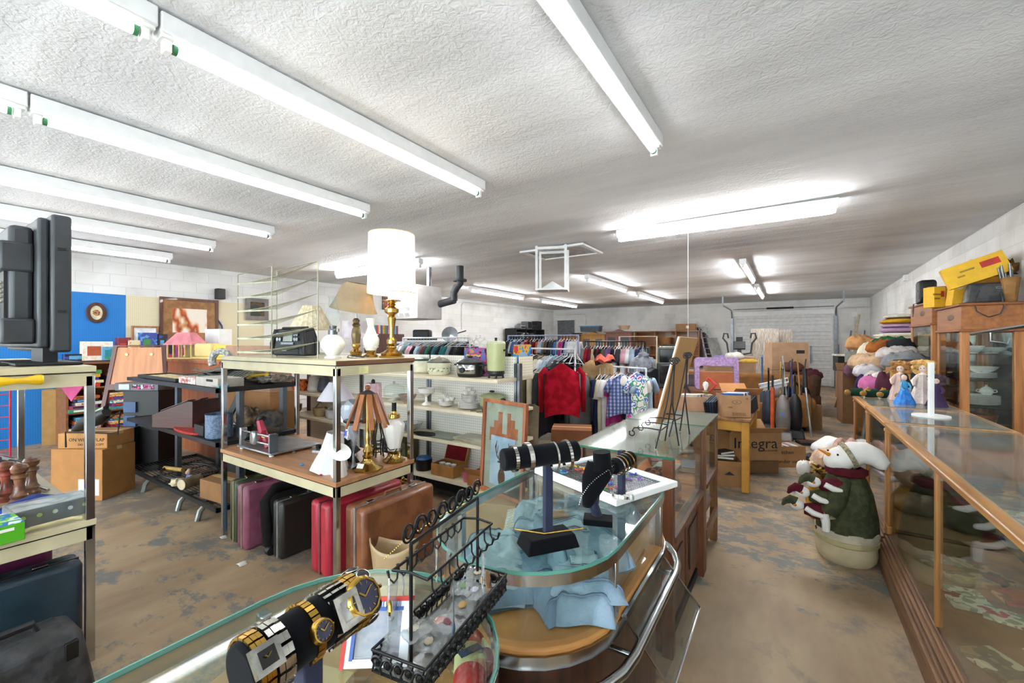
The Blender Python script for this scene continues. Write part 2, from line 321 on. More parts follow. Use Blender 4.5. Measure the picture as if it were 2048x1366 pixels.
mb = MB(); mb.bb(GX1-.65, GX1-.6, YB-.01, YB+.02, .75, 1.35); mb.tube([(GX1-.62, YB-.02, .95), (GX1-.62, YB-.05, 1.05), (GX1-.62, YB-.02, 1.15)], .012); mb.build('door_handle', STEEL, g)
for x in (GX0-.05, GX1+.05):
    mb = MB(); mb.bb(x-.04, x+.04, YB-.09, YB-.02, .0, GZ-.1)
    pts = [(x, YB-.06, GZ-.12)]+[(x, YB-.06-.3*(1-cos(a*pi/12)), GZ-.12+.3*sin(a*pi/12)) for a in range(1, 7)]+[(x, YB-2.6, GZ+.2)]; mb.tube(pts, .025, 6); mb.bb(x-.02, x+.02, YB-2.62, YB-2.58, GZ+.15, cz(x, YB-2.6)); mb.build('door_track', STEEL, g)
mb = MB(); mb.cyl((GX0, YB-.12, GZ+.22), (GX1, YB-.12, GZ+.22), .014); mb.k = 1; mb.cyl((-.7, YB-.12, GZ+.22), (.1, YB-.12, GZ+.22), .032); mb.build('torsion_spring', [STEEL, BLACKM], g)
mb = MB(); mb.bb(GX0-.02, GX1+.02, YB-.03, YB-.002, GZ-.02, GZ+.13); mb.build('header_strip', mat('f4f4f4', .5, var=.02), g)  # plain white strip across the top edge of the garage door
d = struct('door_2', MB().bb(DX0+.06, DX1-.06, YB+.03, YB+.08, 0, DZ-.06), mat('6d7073', .6, var=.15, name='grey_painted_door'))
MB().ring([(DX0, 0), (DX1, 0), (DX1, DZ), (DX0, DZ)], [(DX0+.06, 0), (DX1-.06, 0), (DX1-.06, DZ-.06), (DX0+.06, DZ-.06)], -.04, .06, XF((0, YB+.03, 0), (pi/2, 0, 0))).build('door_frame', gm, d)
# conduits
cm = mat('d6d6d6', .5, name='painted_conduit')
struct('trim_1', MB().tube([(XL+.02, 11.0, 1.9), (XL+.02, 11.0, 2.73), (XL+.02, 11.1, 2.83), (XL+.02, 17.6, 2.87)], .014, 6), cm)
struct('trim_2', MB().tube([(DX1+.5, YB-.02, 1.4), (DX1+.5, YB-.02, 2.65), (DX1+.4, YB-.02, 2.72), (XL+.1, YB-.02, 2.72)], .016, 6), cm)
struct('trim_3', MB().tube([(1.75, YB-.02, 1.1), (1.75, YB-.02, 2.3), (1.75, YB-.02, 2.32)], .016, 6), cm)
struct('trim_4', MB().bb(XR-.025, XR, YF, YB, 2.82, 2.9), mat('d8d8d8', .7)).hide_render = False
bpy.data.objects.remove(bpy.data.objects['trim_4'])
tag(MB().bb(1.68, 1.82, YB-.06, YB-.0, 2.3, 2.46).build('junction_box', WHITEP), 'small white junction box on the back wall right of the garage door', 'junction box')
q = at(1811, 556, x=XR-.03)
tag(MB().box(q, (.06, .2, .13)).build('junction_box', WHITEP), 'white junction box high on right wall left of the yellow boxes', 'junction box')
# ---------------- fluorescent strips ----------------
TUBE = emit('fdfeff', TUBE_STRENGTH); TUBEF = emit('fdfefe', FAR_TUBE); HOUS = mat('e9eaea', .45, var=.03, name='white_enamel')
def strip(x, y0, y1, along='y', label='', tubes=1, group='fluorescent strip lights'):
    c = Vector((x, (y0+y1)/2, 0)) if along == 'y' else Vector(((y0+y1)/2, x, 0)); z = cz(c.x, c.y)-.01; Ln = y1-y0
    t = thing('fluorescent_strip_light', label, 'ceiling light', (c.x, c.y, z), 0 if along == 'y' else -pi/2, group)
    mb = MB(); mb.box((0, 0, -.045), (.11, Ln, .09)); mb.build('housing', HOUS, t, bevel=.006)
    xs = (0,) if tubes == 1 else (-.035, .035)
    for q in xs: MB().cyl((q, -Ln/2+.06, -.125), (q, Ln/2-.06, -.125), .021, n=12).build('tube', TUBE if c.y < 4 else TUBEF, t)
    for s in (-1, 1):
        mb = MB(); mb.box((0, s*(Ln/2-.035), -.12), (.05, .03, .075)); mb.box((0, s*(Ln/2-.03), -.095), (.08, .05, .02)); mb.build('socket', WHITEP, t, bevel=.004)
        MB().cyl((0, s*(Ln/2-.075), -.125), (0, s*(Ln/2-.058), -.125), .0225, n=12).build('end_cap', mat('3f8a5a', .5) if Ln > 2.38 and x > -5 else STEEL, t)
    return t
rowx = [(-.83, 3.2, 'over the glass counters'), (-2.4, 3.14, 'second row from the right'), (-3.78, 2.95, 'third row from the right'), (-5.4, 2.8, 'fourth row from the right'), (-6.75, 2.7, 'fifth row from the right'), (-8.1, 2.65, 'leftmost row')]
for x, ye, w in rowx:
    for k in range(2): strip(x, ye-2.42*(k+1)+.01, ye-2.42*k, 'y', 'long fluorescent strip light, %s, %s' % (w, 'its far piece' if k == 0 else 'its near piece'), 1)
for x, nm in ((-6.85, 'left'), (-3.65, 'middle'), (-.7, 'right')):
    for (a, b), w in zip(((8.5, 11.1), (12.2, 15.0)), ('nearer', 'farther')): strip(x, a, b, 'y', '%s fluorescent strip light of the %s row deep in the shop' % (w, nm), 1)
strip(5.55, -1.94, .42, 'x', 'crosswise fluorescent strip light above the counter aisle', 2); strip(5.2, -7.6, -5.25, 'x', 'crosswise fluorescent strip light behind the tall white lampshade', 2)
# attic hatch frame, hung bracket, heater, cord
p = at(1173, 527, z=2.93); 
t = thing('ceiling_hatch', 'white rectangular hatch frame on the ceiling beside the hanging wire bracket', 'hatch', (-3.1, 6.2, cz(-3.1, 6.2)-.012))
MB().ring([(-.55, -.4), (.55, -.4), (.55, .4), (-.55, .4)], [(-.48, -.33), (.48, -.33), (.48, .33), (-.48, .33)], -.03, 0).build('frame', WHITEP, t); MB().bb(-.48, .48, -.33, .33, -.012, -.002).build('panel', mat('c9c9ca', .8), t)
p = at(1105, 583, d=6.6); t = thing('hanging_bracket', 'empty white hanging television bracket with slanted shelf below the ceiling', 'bracket', (p.x, p.y, p.z), radians(20))
zz = cz(p.x, p.y)-p.z-.01; mb = MB()
for x in (-.22, .22):
    for y in (-.17, .17): mb.bb(x-.018, x+.018, y-.018, y+.018, 0, zz if y > 0 or x > 0 else zz)
for y in (-.17, .17): mb.bb(-.24, .24, y-.02, y+.02, zz-.06, zz-.02)
mb.build('frame', WHITEP, t); MB().box((0, 0, .02), (.48, .38, .03)).build('shelf', WHITEP, t); MB().prism([(-.2, .035), (.2, .035), (0, .16)], -.004, .004, XF((0, 0, 0), (pi/2, 0, 0))).build('gusset', WHITEP, t)
tag(MB().tube([(-1.04, 5.5, 2.9), (-1.04, 5.5, .98)], .0025, 5).build('pull_cord', WHITEP), 'thin white cord hanging from ceiling above the leaning brown board', 'cord').location = (0, 0, 0)
q = at(828, 608, d=8.2); t = thing('unit_heater', 'white box unit heater with louvres hung near the left wall', 'heater', (q.x, q.y, q.z-.3), 0)
mb = MB(); mb.bb(-.4, .4, -.3, .35, 0, .62); mb.build('casing', mat('cfcac8', .5, var=.05), t, bevel=.01)
mb = MB(); 
for i in range(5):
    for k in range(4): mb.box((-.3+.15*k, -.31, .08+.11*i), (.12, .02, .07), (radians(30), 0, 0))
mb.build('louvre', WHITEP, t)
mb = MB(); mb.cyl((.3, .1, .62), (.3, .1, cz(q.x, q.y)-q.z+.28), .05); mb.cyl((-.3, 0, .62), (-.3, 0, cz(q.x, q.y)-q.z+.28), .012); mb.build('hanger_rod', STEEL, t)
mb = MB(); mb.tube([(.75, .3, .35), (.75, .3, .5), (.82, .3, .6), (.9, .3, .66), (.9, .3, cz(q.x, q.y)-q.z+.28)], .07, 12); mb.cyl((.9, .3, .7), (.9, .3, .74), .13); mb.cyl((.38, .3, .3), (.76, .3, .36), .07); mb.build('flue_pipe', mat('2c2e33', .6), t)
# ================= shared builders =================
INK = mat('20242c', .8, var=.02, name='printed_ink')
def carton(label, w, d, h, loc, rz=0, c='b98d5d', open_=False, name='cardboard_box', cat='box', group=None, flaps=True, rx=0, ry=0, tape=True):
    t = thing(name, label, cat, loc, rz, group, rx, ry); m = mat(c, .85, var=.06, name='cardboard')
    mb = MB(); k = .005
    if open_:
        mb.bb(-w/2, w/2, -d/2, d/2, 0, k)
        for s in (-1, 1): mb.box((s*(w/2-k/2), 0, h/2), (k, d, h)); mb.box((0, s*(d/2-k/2), h/2), (w-2*k, k, h))
        mb.build('body', m, t)
        if flaps:
            for s in (-1, 1):
                f = MB(); f.box((0, 0, d*.22), (w*.98, .004, d*.44)); o = f.build('flap', m, t); o.location = (0, s*(d/2-.002), h); o.rotation_euler = (s*-(.5+.5*R.random()), 0, 0)
    else:
        mb.bb(-w/2, w/2, -d/2, d/2, 0, h); mb.build('body', m, t, bevel=.004)
        if tape: MB().bb(-w/2-.001, w/2+.001, -.025, .025, h-.03, h+.0015).build('tape', mat('c9a778', .35, var=.03, name='packing_tape'), t)
    return t
def book(label, w, d, h, loc, rot, c, group, cat='book', name='book', spine=True):
    t = thing(name, label, cat, loc, 0, group); t.rotation_euler = rot
    mb = MB(); mb.bb(-w/2, w/2, -d/2, d/2, 0, h*.1); mb.bb(-w/2, w/2, -d/2, d/2, h*.9, h); mb.bb(-w/2, -w/2+.003, -d/2, d/2, 0, h); mb.build('cover', c if not isinstance(c, str) else mat(c, .5, var=.1), t)
    MB().bb(-w/2+.003, w/2-.004, -d/2+.003, d/2-.003, h*.1, h*.9).build('pages', PAPER, t); return t
def cloth_heap(name, label, cat, loc, r, m, seed=0, group=None, nz=.5, fs=2.2, rz=0):
    mb = MB()
    if nz >= .95: mb.ell((0, 0, 0), r, nz, fs, 22, seed, z0=-.3)
    else:
        def hf(u, v):
            a = u*2*pi; k = min(1.0, v*1.35); e = 1-max(0, v*1.35-1)*.5; rr = k*e*(1+.16*mnoise.noise(Vector((cos(a)*1.3+seed, sin(a)*1.3, seed)))+.05*mnoise.noise(Vector((cos(a)*5, sin(a)*5+seed, 2)))); x, y = r[0]*rr*cos(a), r[1]*rr*sin(a)
            f_ = (.34*abs(mnoise.noise(Vector((x*9+seed, y*4, seed))))+.2*abs(mnoise.noise(Vector((x*6, y*16+seed, 1))))+.1*mnoise.noise(Vector((x*30, y*22, seed))))*(1+nz)
            z = r[2]*(1-k**2.6)**.5*(.85+f_)+(-.3*r[2]*max(0, v*1.35-1)/.35 if v*1.35 > 1 else 0)+(.08*r[2]*f_ if k >= 1 else 0); return Vector((x, y, z))
        mb.grid(hf, 44, 16)
    o = mb.build(name, m, bevel=0, smooth=180); o.location = loc; o.rotation_euler[2] = rz; return tag(o, label, cat, group)
def shade_mb(r0, r1, h, n=32, pleat=0, sides=0, thick=.003):
    """lampshade skin: bottom radius r0, top radius r1"""
    mb = MB(); N = sides or n
    prof = [(r0, 0), (r0*.5+r1*.5-(.0 if not sides else .012), h*.5), (r1, h), (r1-thick, h), (r0*.5+r1*.5-thick-(.0 if not sides else .012), h*.5), (r0-thick, 0), (r0, 0)]
    mb.lathe(prof, n=N, cap=False, flute=pleat, fn=N//2 if pleat else 8); return mb
def chain(pts, r=.003, n=None):
    """links along a path"""
    mb = MB()
    for i in range(len(pts)-1):
        a, b = Vector(pts[i]), Vector(pts[i+1]); k = max(1, int((b-a).length/(r*3)))
        for j in range(k): p = a.lerp(b, (j+.5)/k); mb.ell(p, (r, r, r), n=6)
    return mb
# ================= RIGHT SIDE: showcases, cabinets, plush =================
ZC = .957
def showcase(label, y0, y1, x0=.54, x1=1.16, mull=(), plinth=True):
    t = thing('glass_showcase', label, 'display case', ((x0+x1)/2, (y0+y1)/2, 0), 0, 'oak glass showcases along the right side'); w = (x1-x0)/2; l = (y1-y0)/2
    mb = MB(); f = mb
    for i, (o, z0, z1) in enumerate(((.0, 0, .13), (.012, .13, .155), (.022, .155, .18), (.034, .18, .205), (.046, .205, .225))):
        mb.bb(-w-.045+o, w, -l, l, z0, z1)
    mb.build('plinth', mat('8a6545', .6, c2='6d4d33', vs=4, stretch=(5, .6, 5), name='worn_oak'), t, bevel=.003)
    MB().bb(-w+.02, w-.02, -l+.02, l-.02, .225, .235).build('case_floor', mat('a5794c', .6, c2='86633f', vs=3), t)
    for sx in (-1, 1):
        for sy in (-1, 1):
            x, y = sx*(w-.017), sy*(l-.017); p = MB(); p.box((x, y, .58), (.034, .034, .71)); p.box((x, y, .25), (.044, .044, .05)); p.box((x, y, .9), (.044, .044, .02)); p.build('post', OAK, t, bevel=.004)
    for y in mull: MB().box((-w+.012, y-(y0+y1)/2, .585), (.024, .03, .7)).build('mullion', OAK, t, bevel=.003)
    mb = MB(); mb.ring([(-w-.01, -l), (w, -l), (w, l), (-w-.01, l)], [(-w+.045, -l+.045), (w-.045, -l+.045), (w-.045, l-.045), (-w+.045, l-.045)], .925, .952); mb.build('top_rail', OAKY, t, bevel=.005)
    MB().bb(-w+.03, w-.03, -l+.03, l-.03, .952, .958).build('glass_top', glass('eef4f0', dirt=.18, name='scratched_glass', rough=.06), t)
    g = MB(); g.bb(-w+.008, -w+.013, -l+.035, l-.035, .225, .925); g.build('front_glass', GLASS, t)
    MB().bb(-w+.035, w-.035, l-.012, l-.008, .225, .925).build('end_glass', GLASS, t); MB().bb(w-.013, w-.008, -l+.035, l-.035, .225, .925).build('rear_panel', mat('7c6048', .6), t)
    MB().bb(-w+.2, w-.03, -l+.04, l-.04, .66, .666).build('glass_shelf', glass('cfe2da', dirt=.1, name='shelf_glass'), t)
    return t
showcase('long oak glass showcase nearest the camera along the right edge', .7, 3.75, mull=(2.62, 1.4)); showcase('middle oak glass showcase, under the white post stand', 3.79, 4.62); showcase('farthest oak glass showcase, under the blue doll', 4.66, 5.52)
# things lying inside the long showcase
def flat(name, label, cat, x, y, w, d, h, c, rz=0, z=.236, m=None, grp='things lying on the floor of the long showcase', rnd=False):
    mb = MB()
    if rnd: mb.cyl((0, 0, 0), (0, 0, h), w/2, w/2*.96, n=28)
    else: mb.bb(-w/2, w/2, -d/2, d/2, 0, h)
    o = mb.build(name, m or mat(c, .6, var=.15, vs=14), bevel=min(.004, h/3)); o.location = (x, y, z); o.rotation_euler[2] = rz; return tag(o, label, cat, grp)
CV = [splat(['9a4a3a', 'b0563f', '6d3a30', 'c9a070'], 9), splat(['c9b07a', 'a88a55', '7d6a44', 'd8cba0'], 8), splat(['8a7a5a', 'b89a6a', '5d5442', '9a5a44'], 10), splat(['d2c8a8', '8d9a74', 'e0dabd', 'b04a3a'], 12)]
flat('picture_disc', 'red printed picture disc on the showcase floor beside the round tin', 'disc', .82, 2.15, .4, .4, .012, '9a4a3a', m=CV[0], rnd=True)
t = thing('round_tin', 'round grey-green tin with paper sticker inside the long showcase', 'tin', (.74, 1.95, .236)); MB().cyl((0, 0, 0), (0, 0, .05), .1, n=30).build('body', mat('3f4742', .45, .4), t, bevel=.004); MB().cyl((0, 0, .05), (0, 0, .062), .103, n=30).build('lid', mat('4a524c', .4, .4), t); MB().bb(-.03, .03, -.01, .01, .062, .063).build('sticker', PAPER, t)
for i, (x, y, w, d, c, rz, lb) in enumerate([(.95, 2.55, .26, .2, 1, .3, 'tan printed booklet on the showcase floor right of the mullion'), (.85, 2.85, .2, .14, 3, -.2, 'small red lettered card on the showcase floor behind the mullion'), (1.0, 1.95, .22, .12, 3, .5, 'yellowed paper sheet on the showcase floor right of the picture disc'), (.95, 1.62, .12, .12, 1, .2, 'small yellow square booklet nearest the camera in the long showcase'), (.72, 2.95, .16, .22, 3, .1, 'yellow and white leaflet by the front glass of the long showcase'), (1.0, 3.1, .3, .16, 0, .2, 'orange printed record sleeve deep in the long showcase'), (.8, 3.3, .3, .3, 2, .5, 'brown record sleeve at the far end of the long showcase'), (1.02, 2.3, .2, .2, 2, -.4, 'brown sleeve against the rear panel of the long showcase'), (.68, 2.4, .14, .2, 1, .6, 'tan leaflet lying between picture disc and front glass'), (.7, 1.7, .2, .13, 2, .3, 'dark tan folder left of the small yellow booklet')]):
    flat('printed_booklet', lb, 'booklet', x, y, w, d, .008+.002*i, 'c9b07a', rz, m=CV[c])
for i, (x, y, c) in enumerate([(.95, 3.35, '3b3f44'), (.95, 2.95, '4a4038'), (1.0, 2.5, '3a3a40'), (.9, 2.1, '5a4a3c')]):
    t = thing('framed_picture', '%s small framed picture lying on the glass shelf in the long showcase' % ORD[i], 'picture', (x, y, .667), .1*i, 'pictures on the glass shelf')
    MB().ring([(-.12, -.15), (.12, -.15), (.12, .15), (-.12, .15)], [(-.09, -.12), (.09, -.12), (.09, .12), (-.09, .12)], 0, .02).build('frame', mat(c, .4, .3), t); MB().bb(-.09, .09, -.12, .12, .002, .01).build('print', CV[(i+2) % 4], t)
for i, (x, y) in enumerate([(.8, 5.2), (.95, 4.9), (.8, 4.3), (1.0, 4.1)]):
    cloth_heap('folded_cloth', 'brown folded cloth inside the %s showcase, %s' % (('farthest', 'farthest', 'middle', 'middle')[i], ('by the front glass', 'by the rear panel', 'toward its far end', 'toward its near end')[i]), 'cloth', (x, y, .26), (.16, .14, .09), mat(('8a7058', '6a5a4c', '9a7a68', '5a5048')[i], .95), i)
# white post stand
t = thing('post_stand', 'white post on round disc base standing on the middle showcase', 'stand', tuple(at(1862, 833, z=ZC)), .3)
MB().cyl((0, 0, 0), (0, 0, .01), .105, n=32).build('base', WHITEP, t); MB().box((-.0, 0, .2), (.028, .028, .385)).build('post', WHITEP, t, bevel=.003)
# chrome hook rail in the air over the counter
A = at(1942, 668, d=2.2); B = A+Vector((.52, -.62, .13)); t = thing('hook_rail', 'chrome hook bar slanting in front of the oak curio cabinet', 'rail', tuple(A))
MB().tube([(0, 0, 0), tuple(B-A)], .009, 8).build('bar', CHROME, t)
for k in range(6):
    p = (B-A)*(.1+.17*k); MB().tube([p, p+Vector((0, 0, -.05)), p+Vector((.05, -.03, -.06)), p+Vector((.055, -.035, -.035))], .003, 6).build('hook', CHROME, t)
q = p = (B-A); MB().tube([tuple(q), (q.x+.05, q.y-.02, q.z), (q.x+.05, q.y-.02, .958-A.z)], .011, 8).build('upright', CHROME, t)
# curio cabinets
def curio(label, x0, x1, y0, y1, z0, zt, name='curio_cabinet'):
    t = thing(name, label, 'cabinet', ((x0+x1)/2, (y0+y1)/2, 0), 0); w = (x1-x0)/2; l = (y1-y0)/2
    mb = MB(); mb.bb(-w, w, -l, l, z0, zt-.03); mb.build('crown', wood('a86a34', '8d5528', 1), t, bevel=.004)
    mb = MB(); mb.bb(-w-.025, w+.02, -l-.025, l+.025, zt-.03, zt); mb.bb(-w-.02, w+.02, -l-.02, l+.02, z0-.03, z0); mb.build('moulding', wood('9a5a2c', '7d4620', 1), t, bevel=.008)
    MB().bb(-w, w, -l, l, 0, .12).build('plinth', OAK, t); MB().bb(-w+.01, w-.01, -l+.01, l-.01, .12, .14).build('base_board', OAK, t)
    for sx in (-1, 1):
        for sy in (-1, 1): MB().box((sx*(w-.035), sy*(l-.035), (z0+.1)/2), (.07, .07, z0-.14)).build('post', wood('bb7d42', '96602f', 2), t, bevel=.006)
    for k in range(4): MB().bb(-w+.02, w-.02, -l+.02, l-.02, .45+.3*k, .456+.3*k).build('glass_shelf', glass('b9d8cc', name='shelf_glass'), t)
    MB().bb(-w+.07, w-.07, -l+.01, -l+.014, .14, z0-.04).build('end_glass', GLASS, t); MB().bb(-w+.01, -w+.014, -l+.07, l-.07, .14, z0-.04).build('door_glass', GLASS, t)
    MB().bb(w-.03, w-.02, -l+.02, l-.02, .14, z0-.04).build('back_mirror', mat('9fb3b5', .08, 1, name='mirror'), t)
    MB().cyl((-w+.03, 0, 1.12), (-w-.01, 0, 1.12), .012).build('door_knob', BRASS, t); MB().ell((-w-.001, -l*.2, (z0+zt)/2), (.004, .13, .035), n=18).build('carved_oval', mat('6d5238', .6), t)
    return t
curio('large oak curio cabinet with china, nearest on the right wall', 1.63, 2.11, 6.85, 7.8, 1.64, 1.935); curio('taller oak curio cabinet behind, left of the large one', 1.6, 2.1, 7.9, 9.1, 1.75, 2.05)
CHINA = mat('e8e6e2', .2, c2='b9a7a2', vs=22, lo=.3, hi=.42, coat=.4, name='patterned_china')
def plate_stack(label, loc, n, r, grp, m=CHINA):
    t = thing('plate_stack', label, 'plate', loc, 0, grp)
def plate(label, loc, r, grp=None, m=CHINA, name='plate', cat='plate'):
    mb = MB(); mb.lathe([(0, .002), (r*.6, .002), (r, .02), (r, .024), (r*.6, .008), (0, .008)], n=26, cap=False); o = mb.build(name, m); o.location = loc; return tag(o, label, cat, grp)
def bowl(label, loc, r, h, grp=None, m=CHINA, name='bowl', cat='bowl', foot=.4, n=26):
    mb = MB(); mb.lathe([(0, 0), (r*foot, 0), (r*foot, h*.1), (r*.8, h*.5), (r, h), (r*.96, h), (r*.76, h*.52), (0, h*.16)], n=n, cap=False); o = mb.build(name, m); o.location = loc; return tag(o, label, cat, grp)
cx, cy = 1.87, 7.1
for z, lb in ((.762, 'lower'),):
    for k in range(9): plate('china dinner plate in the stack on the curio shelf, %s from the bottom' % ORD[k], (cx-.02, cy+.05, .762+.011*k), .17, 'stacked plates in the curio cabinet')
for k in range(5): plate('white platter in the stack below the vases, %s from the bottom' % ORD[k], (cx, cy+.15, 1.062+.012*k), .15, 'platters on the third curio shelf')
bowl('white gravy bowl on top curio shelf, left one', (cx-.08, cy, 1.362), .1, .09); bowl('wide white china bowl on the top curio shelf, right one', (cx+.09, cy+.1, 1.362), .14, .07)
bowl('patterned china bowl on platters in curio cabinet', (cx+.02, cy+.12, 1.125), .14, .08)
t = thing('sugar_bowl', 'small lidded china sugar bowl with handles on the plate stack', 'bowl', (cx+.02, cy-.02, .885)); MB().lathe([(0, 0), (.04, 0), (.06, .04), (.05, .07), (0, .07)], n=20).build('body', CHINA, t); MB().lathe([(.05, .07), (.03, .09), (.01, .1), (.012, .115), (0, .12)], n=20, cap=False).build('lid', CHINA, t)
for s in (-1, 1): MB().tube([(s*.055, 0, .03), (s*.085, 0, .04), (s*.08, 0, .06), (s*.05, 0, .06)], .005, 6).build('handle', CHINA, t)
bowl('brown glazed pot at bottom of the curio cabinet', (cx, cy, .457), .12, .2, m=mat('8a4f36', .3)); bowl('white bowl at the bottom of curio cabinet, left of brown pot', (cx-.05, cy+.35, .457), .12, .1)
for k in range(4): bowl('dark glassware in the taller curio cabinet, shelf %s' % ORD[k], (1.82, 8.2, .457+.3*k), .1, .14, 'glassware in the taller curio', m=mat(('2d3338', '8a8f92', '3a3030', 'd0d4d4')[k], .2), name='glass_bowl')
t = thing('tall_vase', 'tall dark vase on upper curio shelf behind glass', 'vase', (cx-.02, cy+.5, 1.362)); MB().lathe([(0, 0), (.05, 0), (.06, .1), (.02, .17), (.035, .22), (0, .22)]).build('body', mat('5b3a30', .3), t); MB().lathe([(.022, .165), (.03, .175), (.022, .185)], cap=False).build('neck_ring', BRASS, t)
# things on top of the curios
YEL = mat('e8b82c', .7, var=.05, name='yellow_cardboard'); RED = mat('c8352b', .6, name='red_print')
def ycart(label, w, d, h, loc, rot, m=YEL, printed=True, hole=False):
    t = thing('folded_carton', label, 'box', loc); t.rotation_euler = rot; mb = MB(); mb.bb(-w/2, w/2, -d/2, d/2, 0, h); mb.build('body', m, t, bevel=.003)
    if printed:
        MB().bb(w*.1, w*.4, -d/2-.002, -d/2, h*.5, h*.78).build('red_logo', RED, t); 
        text('lllllllllllllllllll', h*.12, INK, t, (-w*.12, -d/2-.001, h*.62)); text('llllllllll', h*.12, INK, t, (-w*.25, -d/2-.001, h*.42))
    if hole: MB().cyl((0, -d/2-.002, h*.7), (0, -d/2, h*.7), h*.12, n=16).build('hole_label', PAPER, t)
    return t
D = 6.9; Z1 = 1.936; Z2 = 2.051
q = at(1935, 560, y=6.85)
ycart('big yellow printed carton tilted across the others on cabinet top', .52, .16, .25, (1.83, 7.05, 2.2), (0, -.36, -.1))
ycart('orange-yellow carton standing upright at the back on cabinet top', .27, .04, .36, (1.96, 7.35, 2.13), (0, 0, .1), mat('d99a2c', .7), printed=False)
t = ycart('small yellow carton standing left of the black handbag, with red stamp', .13, .16, .26, (1.55, 7.55, Z1), (0, 0, .5)); ycart('narrow yellow carton leaning beside the black handbag', .1, .12, .34, (1.68, 7.35, Z1), (0, .12, .3), printed=False, hole=True)
ycart('light yellow carton at far left edge of the large cabinet top', .1, .1, .25, (1.72, 7.62, Z1), (0, .0, -.2), mat('e0ae4a', .7), printed=False)
ycart('gable-shaped brown carton on the taller cabinet with label', .42, .2, .22, (1.86, 8.3, Z2), (0, 0, -.3), CARD, printed=False, hole=True)
t = thing('white_cooler', 'white foam box behind the yellow cartons on the cabinet top', 'box', (1.93, 7.62, Z1), 0); MB().bb(-.13, .13, -.16, .16, 0, .4).build('body', WHITEP, t, bevel=.01); MB().bb(-.14, .14, -.17, .17, .4, .44).build('lid', WHITEP, t, bevel=.01)
# handbag
t = thing('leather_handbag', 'black leather handbag with buckled strap hanging over cabinet edge', 'handbag', (1.86, 6.98, Z1)); LEA = mat('26282b', .45, c2='4a4a4c', vs=9, bump=.3, bs=40, name='black_leather')
mb = MB(); mb.box((0, 0, .11), (.36, .17, .22), t=(.82, .5)); mb.build('body', LEA, t, bevel=.02); MB().box((0, 0, .222), (.27, .06, .012)).build('zip', BLACKP, t)
MB().tube([(-.08, -.1, .14), (-.13, -.14, .0), (-.11, -.145, -.1), (-.02, -.15, -.165), (.07, -.15, -.13), (.1, -.145, -.05), (.08, -.1, .1)], .013, 8, flat=.35).build('strap', LEA, t); MB().ring([(-.025, -.012), (.025, -.012), (.025, .012), (-.025, .012)], [(-.018, -.007), (.018, -.007), (.018, .007), (-.018, .007)], -.003, .003, XF((.075, -.095, .16), (pi/2-.3, 0, 0))).build('buckle', CHROME, t)
t = thing('black_case', 'black hard case beneath the gable carton on the taller cabinet', 'case', (1.72, 8.05, Z2), .2); MB().bb(-.14, .14, -.1, .1, 0, .1).build('body', BLACKP, t, bevel=.015); MB().box((0, -.103, .06), (.05, .008, .02)).build('latch', STEEL, t)
t = thing('black_speaker_case', 'tall rounded black case standing at the far end of taller cabinet', 'case', (1.7, 8.7, Z2), 0); MB().bb(-.1, .1, -.12, .12, 0, .36).build('body', BLACKP, t, bevel=.04); MB().box((-.103, 0, .2), (.006, .1, .02)).build('handle', BLACKM, t)
t = thing('strap_bundle', 'black strap and camera gear hanging over the taller cabinet edge', 'strap', (1.57, 8.5, Z2)); mb = MB(); mb.ell((.07, .0, .05), (.06, .08, .05), .5); mb.build('gear', BLACKM, t); MB().tube([(.05, 0, .03), (-.04, 0, .0), (-.045, .01, -.14), (-.045, .03, -.18), (-.045, .05, -.1), (-.04, .05, 0), (.04, .06, .03)], .012, 8, flat=.4).build('strap', BLACKP, t)
t = thing('rolled_bag', 'brown paper bag full of metal rods on cabinet top by the wall', 'bag', (2.03, 6.93, Z1), 0); mb = MB(); mb.lathe([(.05, 0), (.06, .12), (.075, .27)], n=10, cap=False, flute=.06, fn=5); mb.build('bag', mat('a2794c', .9, bump=.4, bs=20), t, solid=.004)
for k in range(5): MB().cyl((.03*cos(k*1.3), .03*sin(k*1.3), .02), (.05*cos(k*1.3)-.04, .05*sin(k*1.3), .36+.015*k), .011).build('metal_rod', STEEL, t)
cloth_heap('dried_flowers', 'brown dried flower bunch behind the metal rods on cabinet', 'flowers', (2.06, 7.1, 2.3), (.06, .08, .1), mat('7d5a3a', 1), 4, nz=1.2, fs=6)
t = thing('grey_box_lid', 'grey slanted board leaning behind black handbag on the cabinet', 'board', (2.0, 7.04, Z1+.0), 0); MB().box((-.0, 0, .12), (.04, .02, .26), (0, .5, 0)).build('panel', STEEL, t)
# framed print leaning between cabinets and window wall
t = thing('framed_print', 'tall framed print on the right wall beyond the taller cabinet', 'picture', (2.115, 9.9, 1.35)); MB().ring([(-.28, -.4), (.28, -.4), (.28, .42), (-.28, .42)], [(-.24, -.36), (.24, -.36), (.24, .38), (-.24, .38)], 0, .03, XF((0, 0, .3), (pi/2, 0, -pi/2))).build('frame', wood('a5673a', '7d4a28'), t); MB().bb(-.012, -.004, -.24, .24, -.06, .68).build('print', splat(['b8bcc8', 'c9a8a0', 'dcdfe2', '9aa6b4'], 3, sharp=False), t)
